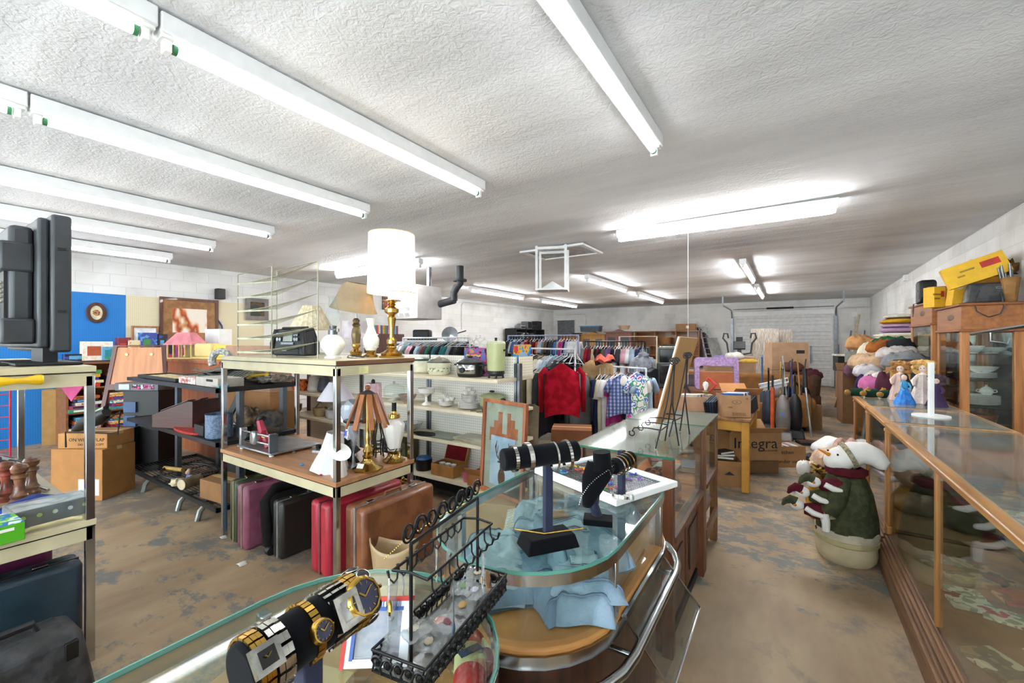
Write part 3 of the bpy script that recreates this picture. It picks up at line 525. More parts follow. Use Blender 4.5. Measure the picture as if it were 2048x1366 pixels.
# ---- plush snowman ----
FELT = mat('4a4c36', .98, c2='3c3e2c', vs=30, bump=.2, bs=120, name='green_felt'); CREAMF = mat('cdbc9a', .95, bump=.25, bs=140, var=.06, name='cream_fleece'); WHF = mat('ece7e2', .95, bump=.2, bs=120, var=.04, name='white_fleece'); MAR = mat('5a1c26', .95, bump=.3, bs=90, name='maroon_knit'); ORA = mat('e89020', .7, name='orange_felt')
t = thing('plush_snowman', 'big plush snowman in green coat and maroon scarf bending over beside showcase', 'plush toy', (.322, 3.72, 0), .0); t.scale = (.93, .93, .93)
mb = MB(); mb.lathe([(0, 0), (.155, 0), (.178, .03), (.187, .08), (.183, .14), (.17, .17)], n=30, sx=1.0, sy=.95); mb.build('sack_base', CREAMF, t)
mb = MB(); mb.lathe([(.178, .14), (.195, .15), (.197, .18), (.18, .19)], n=30, cap=False); mb.build('sack_cuff', mat('bdb084', .95, bump=.3, bs=120), t)
mb = MB(); mb.lathe([(.186, .175), (.194, .19), (.19, .24), (.17, .25)], n=30, cap=False); mb.build('coat_hem', mat('d3c7b0', .95), t)
mb = MB(); mb.lathe([(.19, .235), (.182, .34), (.155, .5), (.12, .6), (.085, .66), (.05, .68)], n=30, flute=.035, fn=7); mb.build('coat', FELT, t)
mb = MB()
for a in (-1.9, -2.8): mb.box((.194*cos(a), .187*sin(a), .215), (.004, .03, .006), (0, 0, a)); mb.box((.194*cos(a), .187*sin(a), .215), (.004, .006, .03), (0, 0, a))
mb.build('cross_stitch', MAR, t)
MB().lathe([(.1, .62), (.125, .64), (.125, .675), (.09, .69)], n=26, cap=False, flute=.05, fn=9).build('scarf', MAR, t); 
mb = MB(); mb.ell((-.03, -.02, .745), (.115, .085, .085), n=22, e=(0, -.5, 0)); h = mb.build('head', WHF, t)
MB().cyl((-.1, -.06, .77), (-.175, -.11, .815), .016, .002, n=10).build('carrot_nose', ORA, t)
e = MB(); e.ell((-.055, -.098, .785), (.007, .006, .008)); e.ell((-.11, -.05, .8), (.007, .006, .008)); e.build('eye', BLACKP, t)
mb = MB(); mb.tube([(-.005, -.01, .755), (.05, .0, .79), (.11, .0, .8), (.17, .0, .775), (.2, .0, .735), (.2, .0, .7)], [.092, .088, .078, .068, .055, .03], 18); mb.build('hat', WHF, t)
MB().tube([(-.0, -.01, .765), (.028, -.005, .78)], [.098, .098], 24).build('hat_band', mat('75705a', .9, c2='a89c80', vs=60), t)
for sgn in (-1, 1):
    mb = MB(); mb.tube([(-.02, sgn*.09, .6), (-.07, sgn*.15-.03, .48), (-.12, sgn*.14-.05, .38)], [.05, .065, .06], 14); s = mb.build('sleeve', FELT, t); m2 = MB(); m2.tube([(-.11, sgn*.14-.05, .39), (-.15, sgn*.1-.06, .35), (-.17, sgn*.07-.06, .34)], [.058, .04, .02], 12); m2.build('mitten', CREAMF, s)
# scarf-wrapped small snowmen carried in its arms
for i, (dz, dx, cA, cB, lb) in enumerate([(0, 0, MAR, FELT, 'lowest small plush snowman in maroon sweater, green tasselled hat'), (.09, .03, FELT, MAR, 'middle small plush snowman in green coat with maroon hat'), (.17, .09, MAR, FELT, 'topmost small plush snowman with green hat in the big snowman arms')]):
    s = thing('small_plush_snowman', lb, 'plush toy', (.13+dx, 3.55+.02*i, .35+dz), .15*i, 'small snowmen held by the big one')
    MB().tube([(-.05, 0, 0), (.02, 0, .0), (.09, 0, .01)], [.035, .055, .045], 14).build('sweater', cA, s); MB().ell((-.09, 0, .02), (.045, .038, .036), n=16).build('head', WHF, s); MB().tube([(-.1, 0, .035), (-.13, 0, .05), (-.16, 0, .03), (-.175, 0, .0)], [.038, .03, .02, .008], 12).build('hat', cB, s); MB().cyl((-.1, -.035, .025), (-.115, -.08, .035), .009, .001, n=8).build('carrot_nose', ORA, s)
    MB().tube([(-.04, -.045, .02), (-.0, -.062, .0), (.05, -.058, -.012)], [.018, .019, .015], 10).build('arm', WHF, s)
    if i == 0: MB().tube([(.06, -.03, 0), (.07, -.04, -.06), (.07, -.04, -.11)], [.03, .025, .022], 10).build('leg', WHF, s)
# bear in yellow behind
p = at(1655, 975, z=0); t = thing('plush_bear', 'pink and cream plush bear in mustard coat seated behind the snowman', 'plush toy', (.28, 4.5, 0), .2); FUR = mat('dcbfa6', 1, bump=.9, bs=90, c2='c9a58c', name='long_fur'); MUS = mat('b8862e', .95, bump=.2)
MB().lathe([(0, 0), (.15, 0), (.17, .12), (.14, .27), (.08, .36), (0, .38)], n=22, flute=.04, fn=5).build('coat', MUS, t); MB().ell((.0, 0, .47), (.13, .12, .12), .25, 5, 20, 3).build('head', FUR, t)
for k, q in enumerate(((-.15, -.05, .4), (.08, .0, .56))): MB().ell(q, (.09, .07, .08), .3, 6, 16, k+5).build('ear', FUR, t)
MB().tube([(-.1, -.08, .33), (-.17, -.08, .36), (-.2, -.1, .4)], [.05, .05, .045], 10).build('arm', MUS, t); MB().ell((-.21, -.1, .43), (.055, .05, .06), .3, 6, 14, 9).build('paw', WHF, t)
cloth_heap('gold_tassel', 'shiny gold trinket cluster on the bear plush chest', 'ornament', (.2, 4.4, .42), (.07, .05, .04), mat('b8902e', .3, .8, c2='4a2a2a', vs=40), 3, nz=1.4, fs=5)
cloth_heap('pink_plush', 'pink fluffy plush heaped behind the bear by the showcase', 'plush toy', (.42, 4.85, .45), (.12, .16, .16), mat('c9a196', 1, bump=.8, bs=80), 5)
# ================= CENTRE: glass cases, oval counters, jewellery =================
ORANGE = mat('e58a55', .8, var=.06, name='orange_shelf_paper'); WALN = wood('7a4526', '4c2916', 2, name='walnut'); WALNY = wood('7a4526', '4c2916', 1, name='walnut')
def woodcase(label, y0, y1, x0=-.97, x1=-.455, base=True, carved=False):
    t = thing('glass_display_case', label, 'display case', ((x0+x1)/2, (y0+y1)/2, 0), 0, 'wooden glass display cases in the middle'); w = (x1-x0)/2; l = (y1-y0)/2
    MB().bb(-w, w, -l+.003, l-.003, .944, .952).build('glass_top', glass('e2f0e6', dirt=.22, name='scratched_glass', rough=.06), t)
    MB().bb(-w, w, -l, -l+.006, .942, .9525).build('glass_edge', mat('2f6d55', .2, name='green_glass_edge'), t)
    P = WALN if not carved else wood('8a5c33', '5f3d20', 2, scale=30)
    for sx in (-1, 1):
        for sy in (-1, 1): MB().box((sx*(w-.03), sy*(l-.025), .47), (.05, .05, .94)).build('post', P, t, bevel=.004)
    MB().bb(-w+.05, w-.05, -l+.012, -l+.017, .57, .94).build('front_glass', GLASS, t); MB().bb(w-.02, w-.015, -l+.05, l-.05, .57, .94).build('side_glass', GLASS, t); MB().bb(-w+.008, -w+.013, -l+.05, l-.05, .57, .94).build('side_glass', GLASS, t)
    MB().bb(-w+.01, w-.055, -l+.005, l-.005, .545, .556).build('deck', ORANGE, t); MB().bb(w-.055, w-.0, -l+.05, l-.05, .53, .56).build('deck_rail', WALNY, t, bevel=.004)
    if base:
        MB().bb(-w+.01, w-.06, -l+.01, l-.01, .05, .54).build('cabinet_body', DARKW, t)
        for k in (-1, 1):
            d = MB(); d.bb(w-.06, w-.035, k*l/2-l*.44, k*l/2+l*.44, .1, .5); d.build('cabinet_door', WALN, t, bevel=.004); MB().bb(w-.035, w-.028, k*l/2-l*.3, k*l/2+l*.3, .18, .42).build('door_panel', DARKW, t, bevel=.003)
        MB().bb(-w+.03, w-.04, -l+.03, l-.03, 0, .05).build('plinth', BLACKP, t)
    else:
        for z in (.1, .32): MB().bb(-w+.01, w-.03, -l+.01, l-.01, z, z+.015).build('shelf', WALNY, t)
        MB().bb(w-.02, w, -l+.05, l-.05, .2, .26).build('side_rail', P, t)
    return t
woodcase('walnut glass display case nearer the oval counter, under the wire easels', 2.08, 2.975); woodcase('carved-post glass display case behind, next to the yellow table', 2.985, 3.56, carved=True, base=False)
def dcloth(lb, x, y, z, r, c, s): cloth_heap('rag_rug_piece', lb, 'cloth', (x, y, z), r, splat(c, 30), s)
dcloth('dark red woven cloth heap in the nearer wooden case', -.68, 2.72, .6, (.13, .16, .1), ['6d2a26', '2c2a2e', '9a5038', '8a6a50'], 1); dcloth('multicoloured woven purse lying on orange shelf by the front glass', -.78, 2.3, .59, (.13, .12, .07), ['7a3d4a', '3a4a6a', 'a07a5a', '4a3a44'], 2)
t = thing('carved_tray', 'dark carved ornament tray on the orange shelf by the right side', 'tray', (-.58, 2.5, .557), .3); MB().lathe([(0, 0), (.06, 0), (.085, .05), (.075, .05), (.05, .015), (0, .012)], n=20, cap=False, flute=.12, fn=10).build('body', mat('3a2c24', .5, bump=.5, bs=60), t); MB().ell((0, 0, .06), (.07, .05, .03), .4).build('beads', mat('8a3a34', .5), t)
for k in range(8): tag_o = tag(MB().box((0, 0, .004), (.018, .07, .008)).build('costume_necklace', BRASS), 'gold costume piece in the row on orange shelf, %s from left' % ORD[k], 'jewellery', 'gold pieces on the orange shelf'); tag_o.location = (-.85+.035*k, 2.14, .557)
for i, (x, y, c) in enumerate([(-.75, 3.2, 'c7c2b8'), (-.6, 3.35, '3f5a7a'), (-.85, 3.4, '8a4a3a')]): book('%s book on the lower shelf of the carved-post case, %s' % (('white', 'blue', 'red')[i], ('nearest', 'middle', 'farthest')[i]), .16, .22, .04, (x, y, .557), (0, 0, .2*i), c, 'books in the carved-post case')
for i, (y, c) in enumerate([(3.1, '2d2f33'), (3.24, '6a2f2c'), (3.38, '333a44')]): book('dark album standing low in the carved-post case, %s from the front' % ORD[i], .2, .1, .05, (-.72, y, .336), (0, 0, .1), c, 'albums low in the carved-post case')
# -------- easels and board --------
IRON = mat('2e2a29', .5, .5, name='black_iron')
def scroll(c, r, ax=0, n=14, turns=1.6, r0=.35, th=.0035):
    """iron spiral in the plane normal to x (ax=0) or y (ax=1)"""
    pts = []
    for i in range(n*2+1):
        a = i/n*pi*turns; q = r*(1-(1-r0)*i/(2*n)); u, v = q*cos(a), q*sin(a); pts.append(Vector(c)+(Vector((0, u, v)) if ax == 0 else Vector((u, 0, v))))
    return pts
def easel(label, pa, pb, htop, ledge):
    """pa, pb feet of the front legs; ledge arms point towards -x"""
    pa, pb = Vector(pa), Vector(pb); t = thing('wire_easel', label, 'easel', tuple(pa), 0, 'black iron easels on the glass case'); d = pb-pa; top = d/2+Vector((.07, 0, htop))
    for q, s in ((Vector((0, 0, 0)), -1), (d, 1)):
        e = top+Vector((0, s*.014, 0)); MB().tube([q+Vector((0, 0, .004)), q.lerp(e, .5)+Vector((.008, 0, 0)), e], .0042, 6).build('front_leg', IRON, t)
        MB().tube(scroll(e+Vector((.0, s*.016, .004)), .02, 1), .0036, 6).build('scroll', IRON, t)
        a = q.lerp(e, .22); L_ = .13; m = MB(); m.tube([a, a+Vector((-L_*.5, 0, .004)), a+Vector((-L_, 0, -.002)), a+Vector((-L_-.01, 0, -.02))]+[a+Vector((-L_-.012+.014*sin(k*.7), 0, -.032+.014*cos(k*.7))) for k in range(0, 9)], .0036, 6); m.build('ledge_arm', IRON, t)
    MB().tube([top, top*.5+Vector((.035, .01, 0)), Vector((.085, d.y/2+.03, .004))], .0042, 6).build('back_leg', IRON, t)
    MB().tube([d*.05+Vector((.015, 0, .09)), d*.95+Vector((.015, 0, .09))], .0036, 6).build('cross_bar', IRON, t); return t
e1 = at(1311, 899, z=.953); e2 = at(1330, 883, z=.953); e3 = at(1338, 875, z=.953); e4 = at(1360, 863, z=.953)
easel('black iron easel nearer the oval counter, empty ledge', e1, e2, .44, 0); easel('black iron easel behind, holding the leaning brown board', e3, e4, .46, 0)
nb = at(1309, 848, d=2.5); fb = at(1346, 833, d=2.78); nt_ = at(1357, 674, d=2.62); ft = at(1393, 677, d=2.85); th = Vector((.012, -.004, .0))
t = thing('hardboard_panel', 'tall brown hardboard panel leaning on the iron easels', 'board', tuple(nb)); P = [nb-nb, fb-nb, ft-nb, nt_-nb]
mb = MB(); mb.add([p for p in P]+[p+th for p in P], [(0, 1, 2, 3), (7, 6, 5, 4), (0, 4, 5, 1), (1, 5, 6, 2), (2, 6, 7, 3), (3, 7, 4, 0)]); mb.build('panel', mat('b78a56', .8, var=.04, name='hardboard'), t)
mb = MB(); mb.tube([P[0], P[3], P[2]], .006, 4); mb.build('white_edge', WHITEP, t)
# -------- deer picture on a carton --------
carton('plain cardboard carton standing on floor beneath the deer picture', .34, .34, .49, (-1.62, 2.3, 0), .3)
t = thing('deer_picture', 'framed picture of a stag with stepped mats, beside the glass cases', 'picture', (-1.58, 2.28, .492), radians(-14), rx=-.06)
w2, h2 = .21, .62; MB().ring([(-w2, 0), (w2, 0), (w2, h2), (-w2, h2)], [(-w2+.024, .024), (w2-.024, .024), (w2-.024, h2-.024), (-w2+.024, h2-.024)], -.014, .014, XF((0, 0, 0), (pi/2, 0, 0))).build('frame', wood('a8613a', '7d4326'), t, bevel=.003)
mp = MB(); mp.bb(-w2+.02, w2-.02, .004, .01, .02, h2-.02); mp.build('mat_board', mat('9b9d8e', .7, var=.05, name='sage_mat'), t)
mb = MB(); mb.prism([(-.14, .34), (-.14, .43), (-.1, .43), (-.1, .48), (-.06, .48), (-.06, .54), (-.02, .54), (-.02, .4), (.03, .4), (.03, .54), (.06, .54), (.06, .5), (.1, .5), (.1, .45), (.13, .45), (.13, .38), (.0, .36)], 0, .003, XF((0, .004, 0), (pi/2, 0, 0))); mb.build('copper_mat', mat('a55a34', .5, var=.1), t)
MB().bb(-.12, .12, -.0015, .001, .06, .38).build('print', splat(['5f5048', '8496a8', '9aacbf', 'a8b4c0'], 4, sharp=False, name='painted_sky'), t)
mb = MB(); mb.k = 0; mb.ell((0, -.003, .12), (.035, .003, .06)); mb.ell((0, -.003, .19), (.02, .003, .04)); 
for s in (-1, 1):
    mb.tube([(s*.012, -.004, .22), (s*.05, -.004, .25), (s*.07, -.004, .31), (s*.055, -.004, .35)], [.004, .004, .003, .001], 5)
    for k in range(3): b = Vector((s*(.035+.015*k), -.004, .24+.03*k)); mb.tube([b, b+Vector((-s*.008, 0, .05))], [.003, .001], 5)
    mb.ell((s*.03, -.003, .215), (.016, .003, .007))
mb.build('stag_figure', mat('5b3d2c', .8), t); MB().bb(-w2+.02, w2-.02, -.008, -.006, .02, h2-.02).build('picture_glass', GLASS, t)
# -------- oval counters --------
def stad(cx, y0, y1, r, n=14):
    """rounded-end outline running along y"""
    P = [(cx+r*cos(a*pi/n), y1-r+r*sin(a*pi/n)) for a in range(n+1)]+[(cx+r*cos(pi+a*pi/n), y0+r+r*sin(pi+a*pi/n)) for a in range(n+1)]
    return P
VINYL = mat('c08a4a', .5, c2='a87238', vs=6, name='tan_vinyl')
def oval(label, y0, y1, cx=-.658, r=.275):
    t = thing('oval_counter', label, 'display case', (cx, (y0+y1)/2, 0), 0, 'oval glass counters'); a, b = y0-(y0+y1)/2, y1-(y0+y1)/2
    MB().prism(stad(0, a, b, r), .946, .953).build('glass_top', glass('f2faf7', name='clear_glass'), t)
    MB().ring(stad(0, a, b, r+.0015), stad(0, a+.0025, b-.0025, r-.0025), .9455, .9535).build('glass_edge', mat('5a978b', .15, var=.05, name='green_glass_edge'), t)
    MB().ring(stad(0, a-.001, b+.001, r+.002), stad(0, a+.008, b-.008, r-.007), .918, .9455).build('top_band', CHROME, t)
    MB().ring(stad(0, a+.02, b-.02, r-.02), stad(0, a+.025, b-.025, r-.025), .775, .918).build('curved_glass', GLASS, t)
    for s in (-1, 1):
        for y in (a+r, b-r): MB().bb(s*(r-.012)-.011, s*(r-.012)+.011, y-.011, y+.011, .73, .93).build('chrome_post', CHROME, t, bevel=.003)
    MB().prism(stad(0, a, b, r), .752, .77).build('vinyl_deck', VINYL, t, bevel=.006); MB().ring(stad(0, a-.004, b+.004, r+.004), stad(0, a+.02, b-.02, r-.02), .722, .752).build('deck_band', CHROME, t)
    MB().prism(stad(0, a+.03, b-.03, r-.03), .08, .722).build('wooden_base', wood('4a2818', '2d160e', 2, scale=26, name='rosewood_laminate'), t); MB().prism(stad(0, a+.06, b-.06, r-.06), 0, .08).build('toe_kick', BLACKP, t)
    pts = [(x, y, .68) for x, y in stad(0, a-.045, b+.045, r+.045)]; MB().tube(pts, .014, 10, closed=True).build('bumper_rail', CHROME, t)
    for s in (-1, 1):
        for y in (a+r, b-r): MB().cyl((s*(r-.035), y, .68), (s*(r+.035), y, .68), .008).build('bumper_bracket', CHROME, t)
    return t
oval('oval chrome-edged glass counter holding the jeans', .825, 1.84); oval('oval glass counter nearest the camera, with watches on it', -.42, .737)
# hinged-down clear door
t = thing('acrylic_door', 'clear plastic case door hanging open from the oval counter', 'door panel', (-.372, 1.12, .76)); o0 = Vector((-.372, 1.12, .76)); P = [Vector((0, 0, 0)), Vector((0, .4, 0)), at(1400, 1215, z=.5)-o0, at(1345, 1385, z=.5)-o0]; nn = (P[1]-P[0]).cross(P[3]-P[0]).normalized()*.004
MB().add(P+[p+nn for p in P], [(0, 1, 2, 3), (7, 6, 5, 4), (0, 4, 5, 1), (1, 5, 6, 2), (2, 6, 7, 3), (3, 7, 4, 0)]).build('panel', glass('e6ecec', 1.5, dirt=.05, name='clear_acrylic'), t)
MB().tube(P, .004, 6, closed=True).build('frame', CHROME, t); MB().tube([P[0]+Vector((-.0, 0, .0)), P[1]], .009, 6).build('hinge_strip', CHROME, t); c0 = P[2].lerp(P[3], .5)*.93+P[0]*.07; MB().tube(scroll(c0+nn*2, .014, 0), .002, 6).build('finger_pull', CHROME, t)
# -------- jeans --------
def denim(c, c2): return mat(c, .95, c2=c2, vs=9, lo=.3, hi=.7, bump=.9, bs=34, name='faded_denim')
DEN = denim('9db1c2', '738ba0'); DEN2 = denim('b3c2cd', '8fa4b4'); DEN3 = denim('7f98ad', '5f788f'); STI = mat('2f4158', .9, name='seam_thread'); GST = mat('b59a62', .8, name='gold_thread')
def fold(x, y, s=0): return .030*abs(mnoise.noise(Vector((x*9+s, y*13, s))))+.014*abs(mnoise.noise(Vector((x*27, y*21+s, 2))))+.012*sin((x*.8+y)*34+s)*.5
def slab(t, m, cx, cy, z, w, d, rz, puff, seed, seams=True, droop=0, pocket=None, band=False, patch=False, taper=1.0):
    """one trouser panel: puffed cloth slab with rounded sides, seams lying on it"""
    c_, s_ = cos(rz), sin(rz)
    def P(u, v, e=0.0):
        k = 1-(1-taper)*v; x = (u-.5)*w*k*(1+.06*sin(v*9+seed)); y = (v-.5)*d*(1+.05*sin(u*7+seed)); edge = max(0, 1-abs(2*u-1)**6)*max(0, 1-abs(2*v-1)**8)
        q = z+puff*edge**.5+fold(x, y, seed)*edge+e-droop*max(0, u-.72)**2*6
        return Vector((cx+x*c_-y*s_, cy+x*s_+y*c_, max(q, .003)))
    mb = MB(); mb.grid(lambda u, v: P(u, v), 40, 40); mb.grid(lambda u, v: Vector((P(u, 1-v).x, P(u, 1-v).y, max(.002, P(u, 1-v).z-puff*1.15*max(0, 1-abs(2*u-1)**6)**.5*max(0, 1-abs(1-2*v)**8)**.5-.012))), 20, 20); mb.build('leg', m, t, smooth=180)
    if seams:
        for vv in (.12, .88): MB().tube([P(k/30, vv, .003) for k in range(31)], .0026, 5).build('seam', DEN3, t); MB().tube([P(k/30, vv+.014, .004) for k in range(31)], .0008, 4).build('stitching', STI, t)
    if pocket:
        a, b, c, d_ = pocket; mb = MB(); mb.grid(lambda u, v: P(a+(c-a)*u, b+(d_-b)*v, .006), 12, 12); mb.build('pocket', DEN2 if m is not DEN2 else DEN, t, solid=.004, smooth=180)
        for o in (.0, .022): MB().tube([P(*q, .0095) for q in ((a+o, b+o), ((a+c)/2, b+o), (c-o, b+o), (c-o, (b+d_)/2), (c-o, d_-o-.05), ((a+c)/2, d_-o), (a+o, d_-o-.05), (a+o, (b+d_)/2))], .0011, 4, closed=True).build('stitching', STI, t)
    if band: MB().tube([P(.035, k/20, .008) for k in range(21)], .014, 8, flat=.45).build('waistband', m, t); MB().tube([P(.06, k/20, .012) for k in range(21)], .0011, 4).build('stitching', GST, t); [MB().tube([P(.0, f, .018), P(.08, f, .018)], .005, 6, flat=.5).build('belt_loop', m, t) for f in (.2, .5, .8)]
    if patch: mb = MB(); mb.grid(lambda u, v: P(.1+.2*u, .28+.26*v, .009), 8, 8); mb.build('leather_patch', mat('b98a58', .7, var=.1, vs=30), t, solid=.003)
    return P
G_ = 'jeans in the oval counter'
t = thing('folded_jeans', 'blue jeans underneath the pile, hanging toward the front left', 'jeans', (-.66, 1.3, .772), 0, G_); slab(t, DEN3, -.07, -.2, .012, .26, .34, .9, .045, 3); slab(t, DEN3, .0, .0, .0, .32, .3, .2, .04, 4)
t = thing('folded_jeans', 'light blue jeans with leather waist patch on top of the pile', 'jeans', (-.60, 1.28, .815), 0, G_); slab(t, DEN, .0, .02, .008, .36, .24, -.75, .055, 1, pocket=(.38, .2, .66, .62), band=True, patch=True); slab(t, DEN, .09, -.12, -.012, .2, .28, .5, .05, 2, pocket=(.3, .3, .7, .7))
t = thing('folded_jeans', 'pale jeans with legs rolled toward the front left of the oval counter', 'jeans', (-.78, 1.06, .772), 0, G_); slab(t, DEN2, .02, .0, .0, .2, .3, .55, .07, 5); slab(t, DEN2, -.02, .1, .0, .15, .26, 1.2, .06, 6)
t = thing('folded_jeans', 'mid blue jeans bunched at the right front post of the counter', 'jeans', (-.47, 1.12, .772), 0, G_); slab(t, DEN, -.03, .0, .0, .15, .26, .5, .06, 7, pocket=(.3, .3, .75, .7)); slab(t, DEN3, -.09, -.06, .0, .13, .2, 1.0, .05, 8)
t = thing('denim_shorts', 'frayed pale denim shorts bunched at left of the oval counter', 'shorts', (-.80, 1.38, .80), .5); slab(t, DEN2, 0, 0, .0, .16, .26, 0, .07, 9); mb = MB()
for k in range(30): a = -.12+.008*k; mb.tube([(-.07, a, .03), (-.1-.006*(k % 3), a, .02), (-.112, a+.004, .004*(k % 4))], .0014, 4)
mb.build('frayed_hem', PAPER, t)
t = thing('folded_jeans', 'grey-blue jeans folded at far end of the oval counter', 'jeans', (-.66, 1.62, .772), .2, G_); slab(t, denim('93a5b2', '75899a'), 0, 0, 0, .34, .24, 0, .07, 10, pocket=(.4, .25, .7, .7))
# -------- white bead tray --------
ZT = .954
t = thing('bead_tray', 'white framed mesh tray scattered with coloured bead jewellery', 'tray', (-.62, 1.6, ZT), radians(-22))
MB().ring([(-.22, -.17), (.22, -.17), (.22, .17), (-.22, .17)], [(-.185, -.135), (.185, -.135), (.185, .135), (-.185, .135)], 0, .022).build('frame', WHITEP, t, bevel=.003)
mb = MB()
for k in range(31): mb.bb(-.186+.0124*k-.0012, -.186+.0124*k+.0012, -.135, .135, .01, .012)
for k in range(23): mb.bb(-.186, .186, -.135+.0123*k-.0012, -.135+.0123*k+.0012, .0105, .0125)
mb.build('wire_mesh', STEEL, t)
bc = ['2b4ab8', 'd8452c', 'e0b32c', '3fa0c0', 'c42a5a', '4a8a4a', '8a5ac0', 'f0f0f0']
for i in range(22):
    x, y = -.16+.32*R.random(), -.115+.23*R.random(); c = bc[i % 8]; M_ = MB()
    a0 = R.random()*6
    for k in range(6): M_.ell((x+.009*cos(a0+k*.5)*(1+k*.25), y+.009*sin(a0+k*.5)*(1+k*.25), .0165), (.0042, .0042, .004), n=6)
    w_ = Matrix.Translation(t.location) @ Matrix.Rotation(radians(-22), 4, 'Z'); o = M_.build('beaded_earring', mat(c, .3, coat=.4, var=.05)); o.matrix_world = w_
    tag(o, '%s bead earring lying on the white mesh tray, %s of the scatter' % (('blue', 'red', 'yellow', 'turquoise', 'pink', 'green', 'purple', 'white')[i % 8], ('left side', 'right side')[x > 0]+(' near edge' if y < -.04 else ' far edge' if y > .04 else ' middle')), 'jewellery', 'bead jewellery on the white tray')
# -------- displays --------
NAVY = mat('1c2340', .8, sheen=.05, name='navy_velvet')
def tbar(label, pl, pr, post, zb, base=(.15, .085, .035), rad=.0275, navy=VELVET, rz=.25):
    rz = math.atan2(pr[1]-pl[1], pr[0]-pl[0]); t = thing('jewellery_t_bar', label, 'display stand', (post[0], post[1], zb), 0); o = Vector((post[0], post[1], zb)); a, b = Vector(pl)-o, Vector(pr)-o
    MB().box((0, 0, base[2]/2), base, (0, 0, rz), t=(.86, .8)).build('base', VELVET, t, bevel=.003)
    MB().box((0, 0, (a.z+b.z)/4+base[2]/2), (.022, .02, (a.z+b.z)/2-base[2]), (0, 0, rz)).build('post', NAVY, t, bevel=.002); MB().cyl(a, b, rad, n=28).build('bar', VELVET, t, bevel=.004)
    return t, a, b, o
def band(m, c, ax, r, w, segs=26, links=True, th=.003, name='band', parent=None, arc=(0, 2*pi), gap=.86):
    """bracelet of links round a bar: centre c, axis ax"""
    ax = Vector(ax).normalized(); q = ax.to_track_quat('Z', 'Y'); mb = MB(); da = (arc[1]-arc[0])/segs
    for i in range(segs):
        a = arc[0]+da*(i+.5); M = Matrix.Translation(Vector(c)) @ q.to_matrix().to_4x4() @ Matrix.Rotation(a, 4, 'Z') @ Matrix.Translation((r+th/2, 0, 0)); mb.X = M
        L_ = r*da*(gap if links else 1.05)
        if links and w > .009:
            for k in (-1, 0, 1): mb.box((0, 0, k*w*.33), (th*(1.3 if k == 0 else 1), L_, w*.3))
        else: mb.box((0, 0, 0), (th, L_, w))
    mb.X = None; return mb.build(name, m, parent, bevel=0)
zb = 1.206; pl, pr = at(1005, 920, z=zb), at(1153, 901, z=zb+.004); pm = at(1078, 1098, z=ZT)
tb, a, b, o = tbar('tall black velvet jewellery T-bar on the jeans oval counter', pl, pr, (pm.x+.01, pm.y+.03), ZT, rz=.5); ax = (b-a).normalized()
SIL = mat('d5d3cc', .18, 1, var=.2, vs=60, name='silver'); GOLD = mat('d2a850', .2, 1, var=.15, vs=60, name='gold')
for k, (f, w, r, lb) in enumerate([(.14, .009, .031, 'silver braided bracelet leftmost on the tall T-bar'), (.33, .012, .034, 'wide polished silver cuff on tall T-bar, second from left'), (.68, .005, .036, 'thin silver bangle on the tall T-bar right of post'), (.86, .008, .038, 'silver link bracelet rightmost on the tall T-bar')]):
    t = thing('bracelet', lb, 'bracelet', tuple(o+a.lerp(b, f)), 0, 'bracelets on the tall T-bar'); band(SIL, (0, 0, 0 if k < 2 else -.008), ax+Vector((.05*k, 0, .05*(k % 2))), r, w, 30 if k != 1 else 40, k in (0, 3), .002, 'links', t)
t = thing('pen_bracelet', 'thin brown and gold bracelet lying across the T-bar base', 'bracelet', tuple(o+Vector((0, -.02, .037)))); MB().tube([(-.08, -.02, .002), (0, .0, .002), (.07, .05, .012), (.085, .062, .014)], .0022, 6).build('band', GOLD, t)
